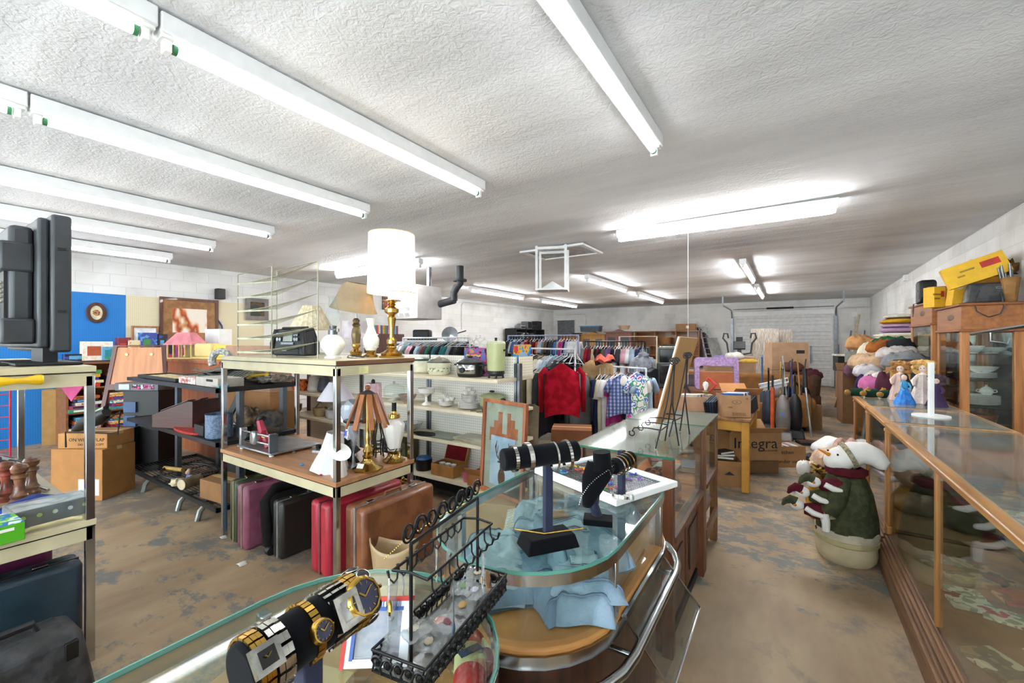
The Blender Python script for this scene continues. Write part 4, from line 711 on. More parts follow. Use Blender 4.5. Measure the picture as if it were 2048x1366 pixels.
# near T-bar with watches
zb = 1.19; pl, pr = at(478, 1352, z=zb), at(722, 1190, z=zb+.004); mid = (pl+pr)/2
tb, a, b, o = tbar('black velvet watch T-bar nearest the camera, holding six pieces', pl, pr, (mid.x+.004, mid.y-.002), ZT, rz=.3); ax = (b-a).normalized()
def face_dir(): 
    v = Vector((0, 0, 1)); v = (v-ax*v.dot(ax)); w_ = (Vector((0, 0, 1.5))-Vector(mid)); w_ = w_-ax*w_.dot(ax); return w_.normalized()
FD = face_dir()
def watch(label, f, m, w, dial, dr, sq=None, bz=None, ang=0.0, sg=24, gap=.86):
    c = o+a.lerp(b, f); t = thing('wrist_watch', label, 'watch', tuple(c), 0, 'watches on the near T-bar'); band(m, (0, 0, 0), ax, .0285, w, sg, True, .0028, 'bracelet_band', t, gap=gap)
    n = (FD*cos(ang)+ax.cross(FD)*sin(ang)).normalized(); q = n.to_track_quat('Z', 'Y'); u = (q.inverted() @ ax); rot = math.atan2(u.y, u.x); M = Matrix.Translation(n*.0315) @ q.to_matrix().to_4x4() @ Matrix.Rotation(rot, 4, 'Z')
    HC = []
    def bd(nm, mb, mm): mb.v = [M @ v for v in mb.v]; o_ = mb.build(nm, mm, HC[0] if HC else t); HC.append(o_); return o_
    if sq:
        w_, h_ = sq; k = w_*.62; bd('case', MB().ring([(-w_, -h_), (w_, -h_), (w_, h_), (-w_, h_)], [(-k, -h_*.6), (k, -h_*.6), (k, h_*.6), (-k, h_*.6)], -.002, .006), bz or m); bd('dial', MB().bb(-k, k, -h_*.6, h_*.6, 0, .003), dial)
    else:
        cs = bd('case', MB().lathe([(dr*1.28, -.003), (dr*1.3, .002), (dr*1.12, .006), (dr, .0065), (dr, .003)], n=12 if dr > .014 else 28, cap=False), bz or m); bd('dial', MB().cyl((0, 0, 0), (0, 0, .0045), dr, n=30), dial)
        mk = MB()
        for k in range(12):
            A_ = k*pi/6; mk.box((dr*.82*cos(A_), dr*.82*sin(A_), .005), (dr*.2, dr*.05, .0006), (0, 0, A_))
        bd('hour_markers', mk, GOLD if dial is not GOLD else BLACKM)
    L_ = dr if not sq else min(sq)*.5
    for A_, l, s in ((.6, .75, .06), (2.3, .5, .09)): bd('hand', MB().box((L_*l/2*cos(A_), L_*l/2*sin(A_), .0055), (L_*l, L_*s+.0003, .0006), (0, 0, A_)), GOLD)
    if not sq: bd('crown', MB().cyl((dr*1.3, 0, .001), (dr*1.45, 0, .001), dr*.13, n=8), m)
    return t
NVD = mat('182048', .25, coat=.6, name='navy_dial'); BKD = mat('14140f', .25, coat=.6, name='black_dial'); PRL = mat('cfd2cc', .25, c2='a9aaa8', vs=60, coat=.5, name='pearl_dial')
watch('square gold watch with black dial leftmost on near T-bar', .08, GOLD, .014, BKD, .012, (.0125, .0125), SIL, sg=20); 
t = thing('chunky_bracelet', 'chunky silver link bracelet beside the square gold watch', 'bracelet', tuple(o+a.lerp(b, .2)), 0); band(SIL, (0, 0, 0), ax, .0285, .017, 18, True, .0045, 'links', t)
watch('small round gold watch with dark dial in middle of near T-bar', .47, GOLD, .009, NVD, .0095, ang=.25, sg=28); watch('wide silver openwork watch with square pearl face on near T-bar', .7, SIL, .03, PRL, .014, (.0145, .017), SIL, ang=.15, sg=22, gap=.42)
watch('large gold watch with navy dial near the T-bar right end', .86, GOLD, .019, NVD, .0175, ang=.1, sg=22)
t = thing('black_stone_bracelet', 'silver bracelet of black oval stones at the T-bar right end', 'bracelet', tuple(o+a.lerp(b, .97)), 0); q = ax.to_track_quat('Z', 'Y')
for k in range(10):
    A_ = k*2*pi/10; M = q.to_matrix().to_4x4() @ Matrix.Rotation(A_, 4, 'Z') @ Matrix.Translation((.031, 0, 0)); mb = MB(); mb.X = M; mb.ell((0, 0, 0), (.003, .0075, .006), n=10); mb.build('black_stone', BLACKP, t); mb = MB(); mb.X = M; mb.tube([(.0005, .0085*cos(c*pi/6), .007*sin(c*pi/6)) for c in range(12)], .0009, 5, closed=True); mb.build('silver_setting', SIL, t)
# bust
pb = at(1196, 1046, z=ZT); t = thing('necklace_bust', 'navy and black velvet necklace bust on the jeans oval counter', 'display stand', (pb.x, pb.y, ZT), .0)
dx = Vector((cos(YAW), sin(YAW), 0)); dy = Vector((-sin(YAW), cos(YAW), 0))
MB().box((0, 0, .009), (.085, .055, .018), (0, 0, .35)).build('base', VELVET, t, bevel=.002)
def bp(u, v, z): return dx*u+dy*v+Vector((0, 0, z))
prof = [(.0, .018, .026), (-.012, .05, .028), (-.01, .085, .031), (.008, .12, .036), (.03, .15, .034)]
mb = MB(); mb.grid(lambda s, q: (lambda i: bp(prof[i][0]+prof[i][2]*(q-.5)*1.1, .012-.012*cos((q-.5)*pi), prof[i][1]))(int(round(s*4))), 4, 6); mb.build('stand_back', NAVY, t, solid=.003)
mb = MB(); mb.grid(lambda s, q: (lambda z, a_: bp(-.036+.05*s+(.012+.03*min(1, s*1.6))*cos(a_), -.018+.024*s-.02*sin(a_)-.0, z))(.06+.125*s, -.4+q*(pi+.6)), 12, 14); mb.build('chest', VELVET, t, solid=.005, smooth=180)
mb = MB(); mb.tube([bp(.012, -.002, .16), bp(.012, -.002, .19), bp(.01, -.002, .215)], [.034, .027, .026], 20); mb.build('neck', VELVET, t)
cpts = [bp(.045, -.01, .178), bp(.02, -.034, .168), bp(-.01, -.04, .15), bp(-.035, -.038, .125), bp(-.055, -.03, .09), bp(-.06, -.02, .06)]
n_ = thing('pearl_necklace', 'silver rope necklace draped on the velvet bust', 'necklace', (pb.x, pb.y, ZT)); mb = chain([p*1.0 for p in cpts], .0022); mb.build('strand', SIL, n_); chain([bp(.025, -.034, .17), bp(.04, -.034, .135)], .0016).build('drop', SIL, n_)
# small T-bar behind the bust
ps = at(1243, 1000, z=ZT); zs = 1.10; t0, a, b, o = tbar('small black T-bar with stacked bangles behind the bust', at(1225, 935, z=1.12), at(1262, 915, z=1.13), (ps.x, ps.y), ZT, base=(.075, .05, .02), rad=.022, rz=.35)
for k in range(4):
    t = thing('bangle', '%s bangle on the small T-bar behind the bust, %s from left' % (('silver', 'gold', 'dark', 'gold')[k], ORD[k]), 'bracelet', tuple(o+a.lerp(b, .25+.17*k)), 0, 'bangles on the small T-bar'); band((SIL, GOLD, BLACKM, GOLD)[k], (0, 0, -.004), b-a, .0255, .006, 26, False, .002, 'ring', t)
t = thing('wrist_watch', 'silver watch coiled at the small T-bar base', 'watch', (ps.x+.01, ps.y-.03, ZT+.025), .3); band(SIL, (0, 0, 0), (.1, .2, 1), .03, .01, 22, True, .002, 'bracelet_band', t); MB().cyl((.03, -.01, 0), (.038, -.012, .002), .011, n=20).build('dial', PRL, t)
# -------- jewellery rack with tray --------
f1, f2 = at(822, 1330, z=.96), at(955, 1182, z=.96); dd = (f2-f1); ln = dd.length; rz = math.atan2(dd.y, dd.x)
t = thing('jewellery_rack', 'black wire jewellery rack with scrolls, hooks and filigree tray', 'jewellery rack', (f1.x, f1.y, ZT), rz); zt = .228
for x in (0, ln): MB().tube([(x, 0, .01), (x, 0, zt-.02)], .0032, 8).build('upright', BLACKM, t)
MB().tube([(0, 0, zt-.02), (ln, 0, zt-.02)], .0032, 8).build('top_bar', BLACKM, t)
for k in range(4):
    c = ln*(.04+.29*k)
    for s in (-1, 1): MB().tube(scroll((c+s*.016, 0, zt+.002), .018, 1, turns=1.7*s), .0021, 6).build('scroll', BLACKM, t)
for s in (-1, 1):
    MB().tube([(-.004, 0, zt-.065), (-.004, s*.035, zt-.07), (ln, s*.035, zt-.07), (ln, 0, zt-.065)], .0026, 8).build('hook_bar', BLACKM, t)
    for k in range(9):
        x = ln*(.04+.115*k); MB().tube([(x, s*.035, zt-.07), (x, s*.036, zt-.09), (x, s*.043, zt-.1), (x, s*.053, zt-.095), (x, s*.057, zt-.082)], [.0018]*4+[.003], 6).build('hook', BLACKM, t)
MB().ring([(-.035, -.055), (ln+.035, -.055), (ln+.035, .055), (-.035, .055)], [(-.031, -.051), (ln+.031, -.051), (ln+.031, .051), (-.031, .051)], .036, .04).build('tray_rim', BLACKM, t, bevel=.001)
MB().ring([(-.032, -.052), (ln+.032, -.052), (ln+.032, .052), (-.032, .052)], [(-.028, -.048), (ln+.028, -.048), (ln+.028, .048), (-.028, .048)], 0, .003).build('tray_foot', BLACKM, t)
MB().bb(-.03, ln+.03, -.05, .05, .001, .0025).build('tray_floor', glass('c8ccd0', dirt=.3, name='frosted_sheet'), t)
mb = MB()
for (x0, y0, x1, y1) in ((-.033, -.053, ln+.033, -.053), (ln+.033, -.053, ln+.033, .053), (ln+.033, .053, -.033, .053), (-.033, .053, -.033, -.053)):
    n = int(Vector((x1-x0, y1-y0)).length/.018)
    for i in range(n):
        c = Vector((x0+(x1-x0)*(i+.5)/n, y0+(y1-y0)*(i+.5)/n, .02)); ax_ = 1 if abs(x1-x0) > abs(y1-y0) else 0
        mb.tube(scroll(c, .0115, ax_, n=8, r0=.3), .0022, 5); mb.ell(c+Vector((0, 0, .002)), (.005, .005, .006), n=6); v_ = Vector((x1-x0, y1-y0, 0)).normalized()*.009; mb.tube([c+v_+Vector((0, 0, -.018)), c+v_*.3, c+v_+Vector((0, 0, .018))], .002, 5)
mb.build('filigree_side', BLACKM, t)
Mr = Matrix.Translation((f1.x, f1.y, ZT)) @ Matrix.Rotation(rz, 4, 'Z')
BAG = glass('eef0f2', 1.5, dirt=.32, name='clear_plastic_bag', rough=.15)
def baggie(label, x, y, z, w, h, flatlay=False, rot=0, inner=None, pendant=None):
    t = thing('plastic_bag', label, 'bag', tuple(Mr @ Vector((x, y, z))), rz+rot, 'small plastic bags of jewellery on the black rack'); mb = MB()
    if flatlay: mb.grid(lambda u, v: Vector(((u-.5)*w, (v-.5)*h, .006+.007*mnoise.noise(Vector((u*5, v*5, x*40))))), 8, 8)
    else: mb.grid(lambda u, v: Vector(((u-.5)*w, .003*mnoise.noise(Vector((u*4, v*5, x*40))), -h*v)), 6, 10)
    mb.build('film', BAG, t, smooth=180, solid=.0012)
    MB().ell((0, 0 if flatlay else .002, .009 if flatlay else -h*.75), (w*.2, .003, w*.2) if not flatlay else (w*.2, h*.15, .003), .3).build('trinket', inner or SIL, t); return t
for k, (x, s, w, h) in enumerate([(ln*.04, 1, .024, .085), (ln*.16, 1, .022, .085), (ln*.5, -1, .022, .06), (ln*.73, -1, .034, .075), (ln*.85, 1, .03, .05), (ln*.62, 1, .03, .07)]):
    baggie('clear bag hanging from the rack hooks, %s from the near end' % ORD[k], x, s*.046, zt-.1, w, h, rot=.6 if k % 2 else 0, inner=(SIL, GOLD, STEEL, mat('9a8468', .4), SIL, GOLD)[k])
k = 0
for (x, y, w, h, r, c) in [(.05, .0, .05, .05, .3, 'd9c8b0'), (.1, .01, .06, .06, -.4, 'e0705a'), (.15, -.01, .06, .05, .2, 'c9a05a'), (.2, .015, .055, .06, .6, '7a9a6a'), (.08, -.02, .05, .04, 1.0, '7a3f4a'), (.18, -.02, .05, .05, -.2, 'd0d0d8'), (.23, .0, .04, .05, .1, 'c0b8a0'), (.02, .01, .05, .05, -.3, 'cabfae')]:
    baggie('crumpled clear bag lying in the filigree tray, %s from the near end' % ORD[[7, 0, 4, 1, 2, 5, 3, 6].index(k)], x, y, .005+.0055*k, w, h, True, r, mat(c, .5)); k += 1
t = thing('kraft_tag', 'brown oval kraft card standing in the far end of the filigree tray', 'card', tuple(Mr @ Vector((ln*.93, -.035, .04))), rz+.4); mb = MB(); mb.prism([(.03*cos(a_*pi/10), .022*sin(a_*pi/10)) for a_ in range(20)], -.0006, .0006, XF((0, 0, 0), (pi/2-.3, 0, 0))); mb.build('card', CARD2, t); mb = MB(); mb.tube([(-.012, -.004, .0), (-.004, -.004, .004), (.0, -.004, -.002), (.008, -.004, .004)], .0007, 4); mb.build('handwriting', INK, t)
t = thing('pendant_watch', 'gold octagonal pendant watch hanging from the near rack end', 'watch', tuple(Mr @ Vector((.0, .05, zt-.14))), rz+.9); MB().lathe([(.0, 0), (.012, 0), (.014, .003), (.012, .006), (.0, .006)], n=8, cap=False, r=(pi/2, 0, 0)).build('case', GOLD, t); MB().cyl((0, -.0065, 0), (0, -.0075, 0), .009, n=20).build('dial', PRL, t); MB().tube([(0, -.003, .014), (0, -.003, .05)], .0012, 5).build('cord', PAPER, t)
t = thing('oval_pendant', 'blue-grey oval pendant on a thin rod chain above tray', 'pendant', tuple(Mr @ Vector((ln*.3, -.04, zt-.195))), rz+.5); MB().ell((0, 0, 0), (.0095, .003, .014), n=18).build('stone', mat('4a5a72', .3), t); MB().tube([(0, 0, .014), (0, 0, .1)], .001, 5).build('chain', STEEL, t)
t = thing('rope_chain', 'gold rope chain draped slantwise over the rack bars', 'necklace', tuple(Mr @ Vector((0, 0, zt-.02)))); vv = Mr.to_3x3(); chain([vv @ Vector(p) for p in ((-.02, .04, -.025), (.02, .02, .0), (.1, .004, .01), (.18, .0, .006))], .0013).build('strand', GOLD, t)
# printed kit box
p = at(745, 1330, z=.96); t = thing('craft_kit_box', 'red, white and blue window box beside the filigree tray', 'box', (p.x+.0, p.y+.005, ZT), rz-1.1); BW = mat('e8ecf0', .4, var=.03); 
MB().ring([(-.055, 0), (.055, 0), (.055, .1), (-.055, .1)], [(-.04, .012), (.04, .012), (.04, .085), (-.04, .085)], -.012, .012, XF((0, 0, .0), (pi/2-.5, 0, 0))).build('carton_frame', BW, t)
mb = MB(); mb.k = 0
M_ = XF((0, 0, 0), (pi/2-.5, 0, 0)); mb.X = M_; mb.bb(-.056, -.049, -.001, .101, -.013, .013); mb.bb(-.05, .056, .094, .101, -.013, .013); mb.k = 1; mb.bb(-.042, -.036, .01, .086, .0, .0128); mb.bb(-.042, .042, .08, .086, 0, .0128); mb.X = None; mb.build('printed_border', [RED, mat('2f55a8', .4)], t)
mb = MB(); mb.X = M_; mb.bb(-.04, .04, .012, .085, .008, .009); mb.build('window', BAG, t); mb = MB(); mb.X = M_; mb.bb(-.04, .04, .012, .085, -.011, -.009); mb.build('backing_card', mat('9a9fc0', .5, c2='c8c0d0', vs=60), t)
for k in range(3): text('|||||', .012, mat('2f55a8', .4), t, tuple(M_ @ Vector((-.03+.03*k, .0905, .0132))), (pi/2-.5, 0, 0))
# inside near oval: red bottle, brown carton, jar
p = at(940, 1345, z=.8); t = thing('red_bottle', 'red spray bottle with printed label lying in the near oval counter', 'bottle', (p.x, p.y, .805), -.9)
MB().lathe([(0, -.09), (.03, -.09), (.034, -.08), (.034, .05), (.02, .08), (.012, .09), (.012, .11), (0, .11)], n=24, r=(0, pi/2, 0)).build('body', mat('c01f1c', .25, coat=.5, var=.05), t); MB().lathe([(.0345, -.04), (.0345, .02)], n=24, cap=False, r=(0, pi/2, 0)).build('label', mat('ddcf96', .5), t); MB().box((-.01, 0, .035), (.018, .05, .003), (0, 0, .5)).build('label_stripe', mat('28386a', .5), t); text('7', .03, INK, t, (-.01, -.01, .036), (0, 0, 0)); text('Again', .012, INK, t, (-.03, -.015, .036), (0, 0, .3))
p = at(985, 1270, z=.85); t = thing('glass_jar', 'small jar with cream label lying at right of near oval counter', 'jar', (p.x-.03, p.y-.01, .80), -.5); MB().lathe([(0, -.05), (.026, -.05), (.028, .03), (.016, .045), (0, .045)], n=22, r=(0, pi/2, 0)).build('body', mat('7a2a34', .15, coat=.6), t); MB().lathe([(.0285, -.035), (.0287, .02)], n=22, cap=False, r=(0, pi/2, 0)).build('label', mat('d9d0a0', .6), t)
p = at(640, 1345, z=.79); carton('flat brown carton lying inside the near oval counter', .26, .18, .05, (p.x-.02, p.y-.05, .772), .3)
# ================= CENTRAL CREAM TABLE =================
TX0, TX1, TY0, TY1 = -3.70, -2.234, 1.525, 2.14; ZD, ZT2 = .668, 1.386
BRN = wood('b5845a', '9a6a44', 0, name='woodgrain_laminate')
def cream_table(label, x0, x1, y0, y1, deckmat=BRN, edge=True):
    t = thing('display_table', label, 'table', ((x0+x1)/2, (y0+y1)/2, 0), 0, 'two-deck cream display tables'); w = (x1-x0)/2; l = (y1-y0)/2
    for sx in (-1, 1):
        for sy in (-1, 1): MB().box((sx*(w-.016), sy*(l-.016), .67), (.032, .032, 1.34)).build('leg', CHROME, t, bevel=.002)
    for z, nm, mm in ((ZT2, 'tabletop', CREAM), (ZD, 'lower_deck', deckmat)):
        MB().bb(-w-.004, w+.004, -l-.004, l+.004, z-.028, z).build(nm, mm, t, bevel=.002)
        if nm == 'tabletop' and edge: MB().bb(w+.004, w+.006, -l-.004, l+.004, z-.027, z-.002).build('wood_edging', wood('7d5238', '5f3b26', 1), t)
        a = MB(); a.bb(-w+.01, w-.01, -l, -l+.012, z-.092, z-.032); a.bb(-w+.01, w-.01, l-.012, l, z-.092, z-.032); a.bb(-w, -w+.012, -l+.01, l-.01, z-.092, z-.032); a.bb(w-.012, w, -l+.01, l-.01, z-.092, z-.032); a.build('apron', CREAM, t)
        a = MB(); a.bb(-w, w, -l-.002, -l+.002, z-.033, z-.028); a.bb(w-.002, w+.002, -l, l, z-.033, z-.028); a.build('metal_trim', BLACKM, t)
    return t
tb_ = cream_table('cream two-deck table crowded with lamps, suitcases beneath it', TX0, TX1, TY0, TY1)
MB().bb(.733, .7345, -.15, -.08, 1.3, 1.345).build('price_note', mat('eee6a8', .8), tb_)
# --- folding wire rack
RK = mat('a9a890', .4, .5, name='greenish_metal')
t = thing('folding_wire_rack', 'tall pale wire shelf rack folded askew on the tabletop left side', 'rack', (-3.64, 1.62, ZT2))
H_ = .64; L_ = .6; off = Vector((.44, .07, .0))
for nm, o, z0 in (('left_frame', Vector((0, 0, 0)), 0), ('right_frame', off, 0)):
    mb = MB(); mb.tube([o, o+Vector((0, 0, H_)), o+Vector((L_, -.05, H_)), o+Vector((L_, -.05, 0))], .004, 6, closed=True); mb.build(nm, RK, t)
for k in range(6):
    z = .03+.107*k; a = Vector((0, 0, z)); mb = MB(); mb.tube([a, a+off], .004, 6); mb.box(a+off/2+Vector((0, -.004, 0)), (off.length, .003, .014), (0, 0, math.atan2(off.y, off.x))); mb.build('shelf_rail', RK, t)
    mb = MB(); b = a+Vector((L_, -.05, 0))
    for i in range(13):
        f = i/12; p = a+(a+off-a)*f; q = b+off*f+Vector((0, 0, .055)); q = a+off+Vector((L_*f*1.0, -.05*f, .03+.05*f)); mb.tube([a+off*f*.98, q], .0016, 4)
    mb.build('shelf_wire', RK, t)
# --- boombox
p = at(612, 713, z=ZT2); t = thing('boombox_radio', 'black boombox with silver display and rubber bumpers on the tabletop', 'radio', (p.x+.02, 1.75, ZT2), .1)
MB().box((0, 0, .105), (.34, .13, .19), t=(.9, .75)).build('body', mat('2b2f31', .5), t, bevel=.015)
for s in (-1, 1): MB().tube([(s*.17, -.05, .02), (s*.175, -.06, .1), (s*.15, -.05, .19), (s*.13, .04, .2), (s*.16, .06, .1), (s*.17, .05, .02)], .019, 10).build('bumper', BLACKP, t)
MB().box((-.0, -.058, .145), (.1, .006, .06), (-.12, 0, 0)).build('display', mat('a9b3a6', .3), t); [MB().cyl((x, -.055, z), (x, -.068, z), .013, n=14).build('knob', STEEL, t) for x in (-.11, -.08, .085, .11) for z in (.13, .165)]
MB().box((-.0, -.064, .1), (.14, .006, .016), (-.12, 0, 0)).build('button_strip', STEEL, t); mb = MB()
for k in range(5): mb.box((0, -.069, .03+.013*k), (.26, .005, .005))
mb.build('speaker_grille', BLACKM, t); MB().box((-.02, -.073, .055), (.05, .003, .018)).build('badge', STEEL, t); MB().tube([(-.15, 0, .19), (-.14, 0, .215), (.14, 0, .215), (.15, 0, .19)], .009, 8).build('carry_handle', BLACKP, t)
# --- lamps on top
def on_top(u, v): p = at(u, v, z=ZT2); return (p.x, p.y, ZT2)
t = thing('oil_lamp', 'white milk glass oil lamp with clear chimney at the tabletop front corner', 'oil lamp', (-2.6, 1.75, ZT2))
MB().lathe([(0, 0), (.055, 0), (.055, .012), (.035, .02), (.05, .035), (.075, .07), (.08, .105), (.06, .14), (.035, .16), (0, .165)], n=30, flute=.02, fn=10).build('font', WHITEGL, t); MB().lathe([(.03, .16), (.03, .19), (.022, .2), (.026, .22), (0, .225)], n=20).build('burner', STEEL, t); MB().tube([(.02, 0, .19), (.055, 0, .19)], .003).build('wick_key', STEEL, t); MB().cyl((.055, 0, .18), (.055, 0, .2), .01, n=12).build('wick_wheel', STEEL, t)
MB().lathe([(.026, .22), (.045, .26), (.048, .29), (.03, .35), (.024, .4), (.03, .42)], n=26, cap=False).build('chimney', glass('f4fafa', 1.4, name='clear_glass'), t)
p = on_top(718, 708); t = thing('table_lamp', 'brass lamp with tilted tan burlap shade on the tabletop', 'lamp', (-2.66, 1.98, ZT2)); S_ = mat('a38e73', .95, bump=.5, bs=200, var=.08, name='burlap')
MB().lathe([(0, 0), (.06, 0), (.06, .01), (.04, .02), (.045, .04), (.02, .06), (.03, .085), (.026, .1)], n=8).build('base', BRASS, t); MB().lathe([(.026, .1), (.034, .16), (.03, .2), (.02, .22), (.03, .235), (.02, .25), (.026, .27), (.012, .285)], n=8).build('column', mat('8d7c58', .3, .8, name='aged_brass'), t); MB().cyl((0, 0, .285), (0, 0, .35), .009).build('candle_sleeve', WHITEP, t); 
o = MB(); o.lathe([(.168, 0), (.15, .035), (.132, .08), (.118, .13), (.1, .175), (.07, .2), (.067, .2), (.097, .172), (.115, .128), (.129, .08), (.147, .035), (.165, 0)], n=36, cap=False); o.X = None; o.v = [E3((.0, .22, 0)) @ v+Vector((-.03, 0, .345)) for v in o.v]; o.build('shade', S_, t); MB().tube([(0, 0, .34), (0, 0, .5)], .003).build('harp', BRASS, t)
p = on_top(735, 700); t = thing('milk_glass_lamp', 'white hobnail glass lamp with brass foot beside the tan shade lamp', 'lamp', (-2.52, 2.0, ZT2)); MB().lathe([(.05, 0), (.052, .015), (.03, .03), (.038, .05)], n=24).build('base', BRASS, t); mb = MB(); mb.lathe([(.035, .05), (.055, .09), (.058, .13), (.035, .18), (.022, .22), (.028, .25), (.034, .28)], n=28); mb.build('glass_body', WHITEGL, t); mb = MB()
for i in range(5):
    for k in range(14): a_ = k*2*pi/14+i*.22; z = .075+.022*i; r_ = .055-abs(i-1.7)*.003; mb.ell((r_*cos(a_), r_*sin(a_), z), (.004, .004, .004), n=6)
mb.build('hobnail', WHITEGL, t)
t = thing('tall_table_lamp', 'tall polished brass lamp with big white drum shade at tabletop right', 'lamp', (-2.37, 2.06, ZT2))
MB().lathe([(0, 0), (.085, 0), (.088, .01), (.07, .02), (.078, .03), (.05, .045), (.03, .06), (.036, .075), (.022, .09)], n=34, flute=.02, fn=6).build('base', BRASS, t)
MB().lathe([(.022, .09), (.035, .1), (.035, .125), (.018, .14), (.016, .17), (.026, .25), (.03, .28), (.02, .295), (.024, .305), (.048, .32), (.05, .345), (.02, .365), (.03, .375), (.022, .385), (.03, .395), (.065, .402), (.065, .407), (0, .41)], n=34).build('column', BRASS, t); MB().cyl((0, 0, .41), (0, 0, .56), .022, n=20).build('candle_sleeve', mat('f0ead8', .5), t)
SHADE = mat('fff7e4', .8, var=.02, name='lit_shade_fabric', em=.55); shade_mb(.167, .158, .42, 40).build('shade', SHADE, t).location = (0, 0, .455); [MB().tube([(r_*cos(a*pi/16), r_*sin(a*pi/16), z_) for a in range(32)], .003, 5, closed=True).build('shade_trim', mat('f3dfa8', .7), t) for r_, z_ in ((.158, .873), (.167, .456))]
bl = MB().ell((0, 0, .63), (.03, .03, .045)).build('bulb', emit('ffd79a', 6, 'warm_bulb'), t)
t = thing('cable_coil', 'brown and white lamp cords coiled on tabletop between the brass lamps', 'cord', (-2.5, 1.86, ZT2)); 
for k, c in ((0, '6a4a34'), (1, 'e8e6e0'), (2, '2a2a2a')): MB().tube([(.07*cos(a*.6)*(1+.1*k)+.02*k, .05*sin(a*.6)*(1-.1*k), .006+.004*sin(a*1.3)+.004*k) for a in range(20)], .003, 5).build('cord', mat(c, .5), t)
# lower deck
def dk(u, v, z=ZD): p = at(u, v, z=z); return (p.x, p.y, z)
t = thing('rail_cutter', 'silver machine with two polished rails on a flat base, lower deck left', 'machine', dk(530, 900), 0); ALU = mat('b9bcc0', .3, .9, name='aluminium')
bw = .5; MB().box((.02, .1, .022), (bw, .4, .014)).build('base_plate', ALU, t, bevel=.01); mb = MB()
for x in (-.2, .23):
    for y in (-.07, .26): mb.cyl((x, y, 0), (x, y, .02), .016)
mb.build('rubber_foot', WHITEP, t)
for x in (-.21, .225): MB().box((x, -.06, .095), (.03, .05, .135)).build('end_bracket', ALU, t, bevel=.006)
MB().box((.243, -.06, .095), (.008, .06, .13)).build('end_grip', mat('4a5058', .6), t)
for z in (.075, .135): MB().cyl((-.2, -.06, z), (.22, -.06, z), .01).build('rail', CHROME, t)
MB().box((-.02, -.065, .105), (.07, .05, .1)).build('carriage', ALU, t, bevel=.015)
t = thing('red_tool', 'red handled plastic tool with black suction cups on the silver machine', 'tool', dk(505, 880, .76), .2); t.location = (t.location.x, t.location.y+.05, .697); MB().tube([(-.06, 0, .05), (0, 0, .05), (.03, 0, .13), (.0, 0, .2)], [.02, .025, .03, .022], 8).build('handle', mat('b5304a', .45), t); MB().tube([(.02, .02, .12), (.06, .02, .03), (.08, .02, .0)], [.02, .03, .03], 8).build('body', mat('a32a40', .45), t, bevel=.004); MB().box((.055, -.01, .09), (.03, .01, .02)).build('sticker', mat('e8e060', .6), t)
for q in ((-.11, 0, .06), (-.01, .03, .2)): MB().lathe([(0, 0), (.035, 0), (.03, .02), (.012, .04), (0, .04)], c=q, r=(0, -.8, 0), n=18).build('suction_cup', BLACKP, t)
t = thing('figurine_lamp', 'white cone-shaded lamp on pink marble figurine base, lower deck', 'lamp', dk(592, 893), 0); x, y, z = t.location; t.location = (-2.93, 2.0, ZD); MARB = mat('cdb5a0', .4, c2='a98d74', vs=14, name='marble')
MB().box((0, 0, .065), (.085, .085, .13), t=(.8, .8)).build('plinth', MARB, t, bevel=.008); MB().lathe([(.03, .13), (.02, .15), (.024, .2), (.02, .25), (.012, .28), (.018, .3), (.016, .32), (0, .33)], n=14, flute=.12, fn=5).build('figure', mat('d8b8b0', .4), t); MB().cyl((0, 0, .33), (0, 0, .4), .006).build('stem', STEEL, t)
o = shade_mb(.135, .05, .135, 36); o.build('shade', mat('dcd8e2', .8, var=.03), t).location = (0, 0, .385)
t = thing('bell_lampshade', 'white panelled bell lampshade leaning at the front of lower deck', 'lampshade', dk(625, 918), .6, rx=0, ry=0); x, y, z = t.location; t.location = (-2.5, 1.66, ZD+.005); t.rotation_euler = (0, .16, .5); shade_mb(.125, .055, .24, sides=8).build('shade', mat('d6d5d8', .8, var=.02), t); 
t = thing('small_lampshade', 'pleated white lampshade lying tilted behind the bell shade', 'lampshade', (-2.62, 2.0, 1.0), 0); t.rotation_euler = (0, .5, .4); shade_mb(.09, .055, .14, 40, pleat=.012).build('shade', mat('e4e6ee', .8, var=.02), t); t.location = (-2.72, 1.95, .93)
b_ = thing('blue_figurine_lamp', 'white and blue china figurine lamp base carrying the tilted shade', 'lamp', (-2.69, 1.95, ZD)); MB().lathe([(0, 0), (.05, 0), (.055, .03), (.04, .1), (.05, .14), (.025, .2), (.03, .24), (.012, .26), (0, .28)], n=20, flute=.08, fn=6).build('figure', mat('e8e8ee', .3, c2='4a54c0', vs=16, lo=.42, hi=.46), b_)
t = thing('glass_globe_pendant', 'clear ribbed glass globe in dark ring on pointed glass stand', 'lamp', (-2.42, 1.78, ZD)); CG = glass('dfe3ea', 1.7, dirt=.25, name='ribbed_glass')
MB().lathe([(.006, .1), (.02, .2), (.05, .3), (.06, .31)], n=20, cap=False, flute=.05, fn=10).build('cone', CG, t); MB().lathe([(.06, .31), (.08, .36), (.07, .42), (.03, .45)], n=26, cap=False, flute=.04, fn=13).build('globe', CG, t); MB().lathe([(.062, .3), (.066, .305), (.062, .315)], n=26, cap=False).build('ring', BLACKM, t); MB().lathe([(0, 0), (.04, 0), (.012, .03), (.006, .1), (0, .1)], n=14).build('foot', STEEL, t)
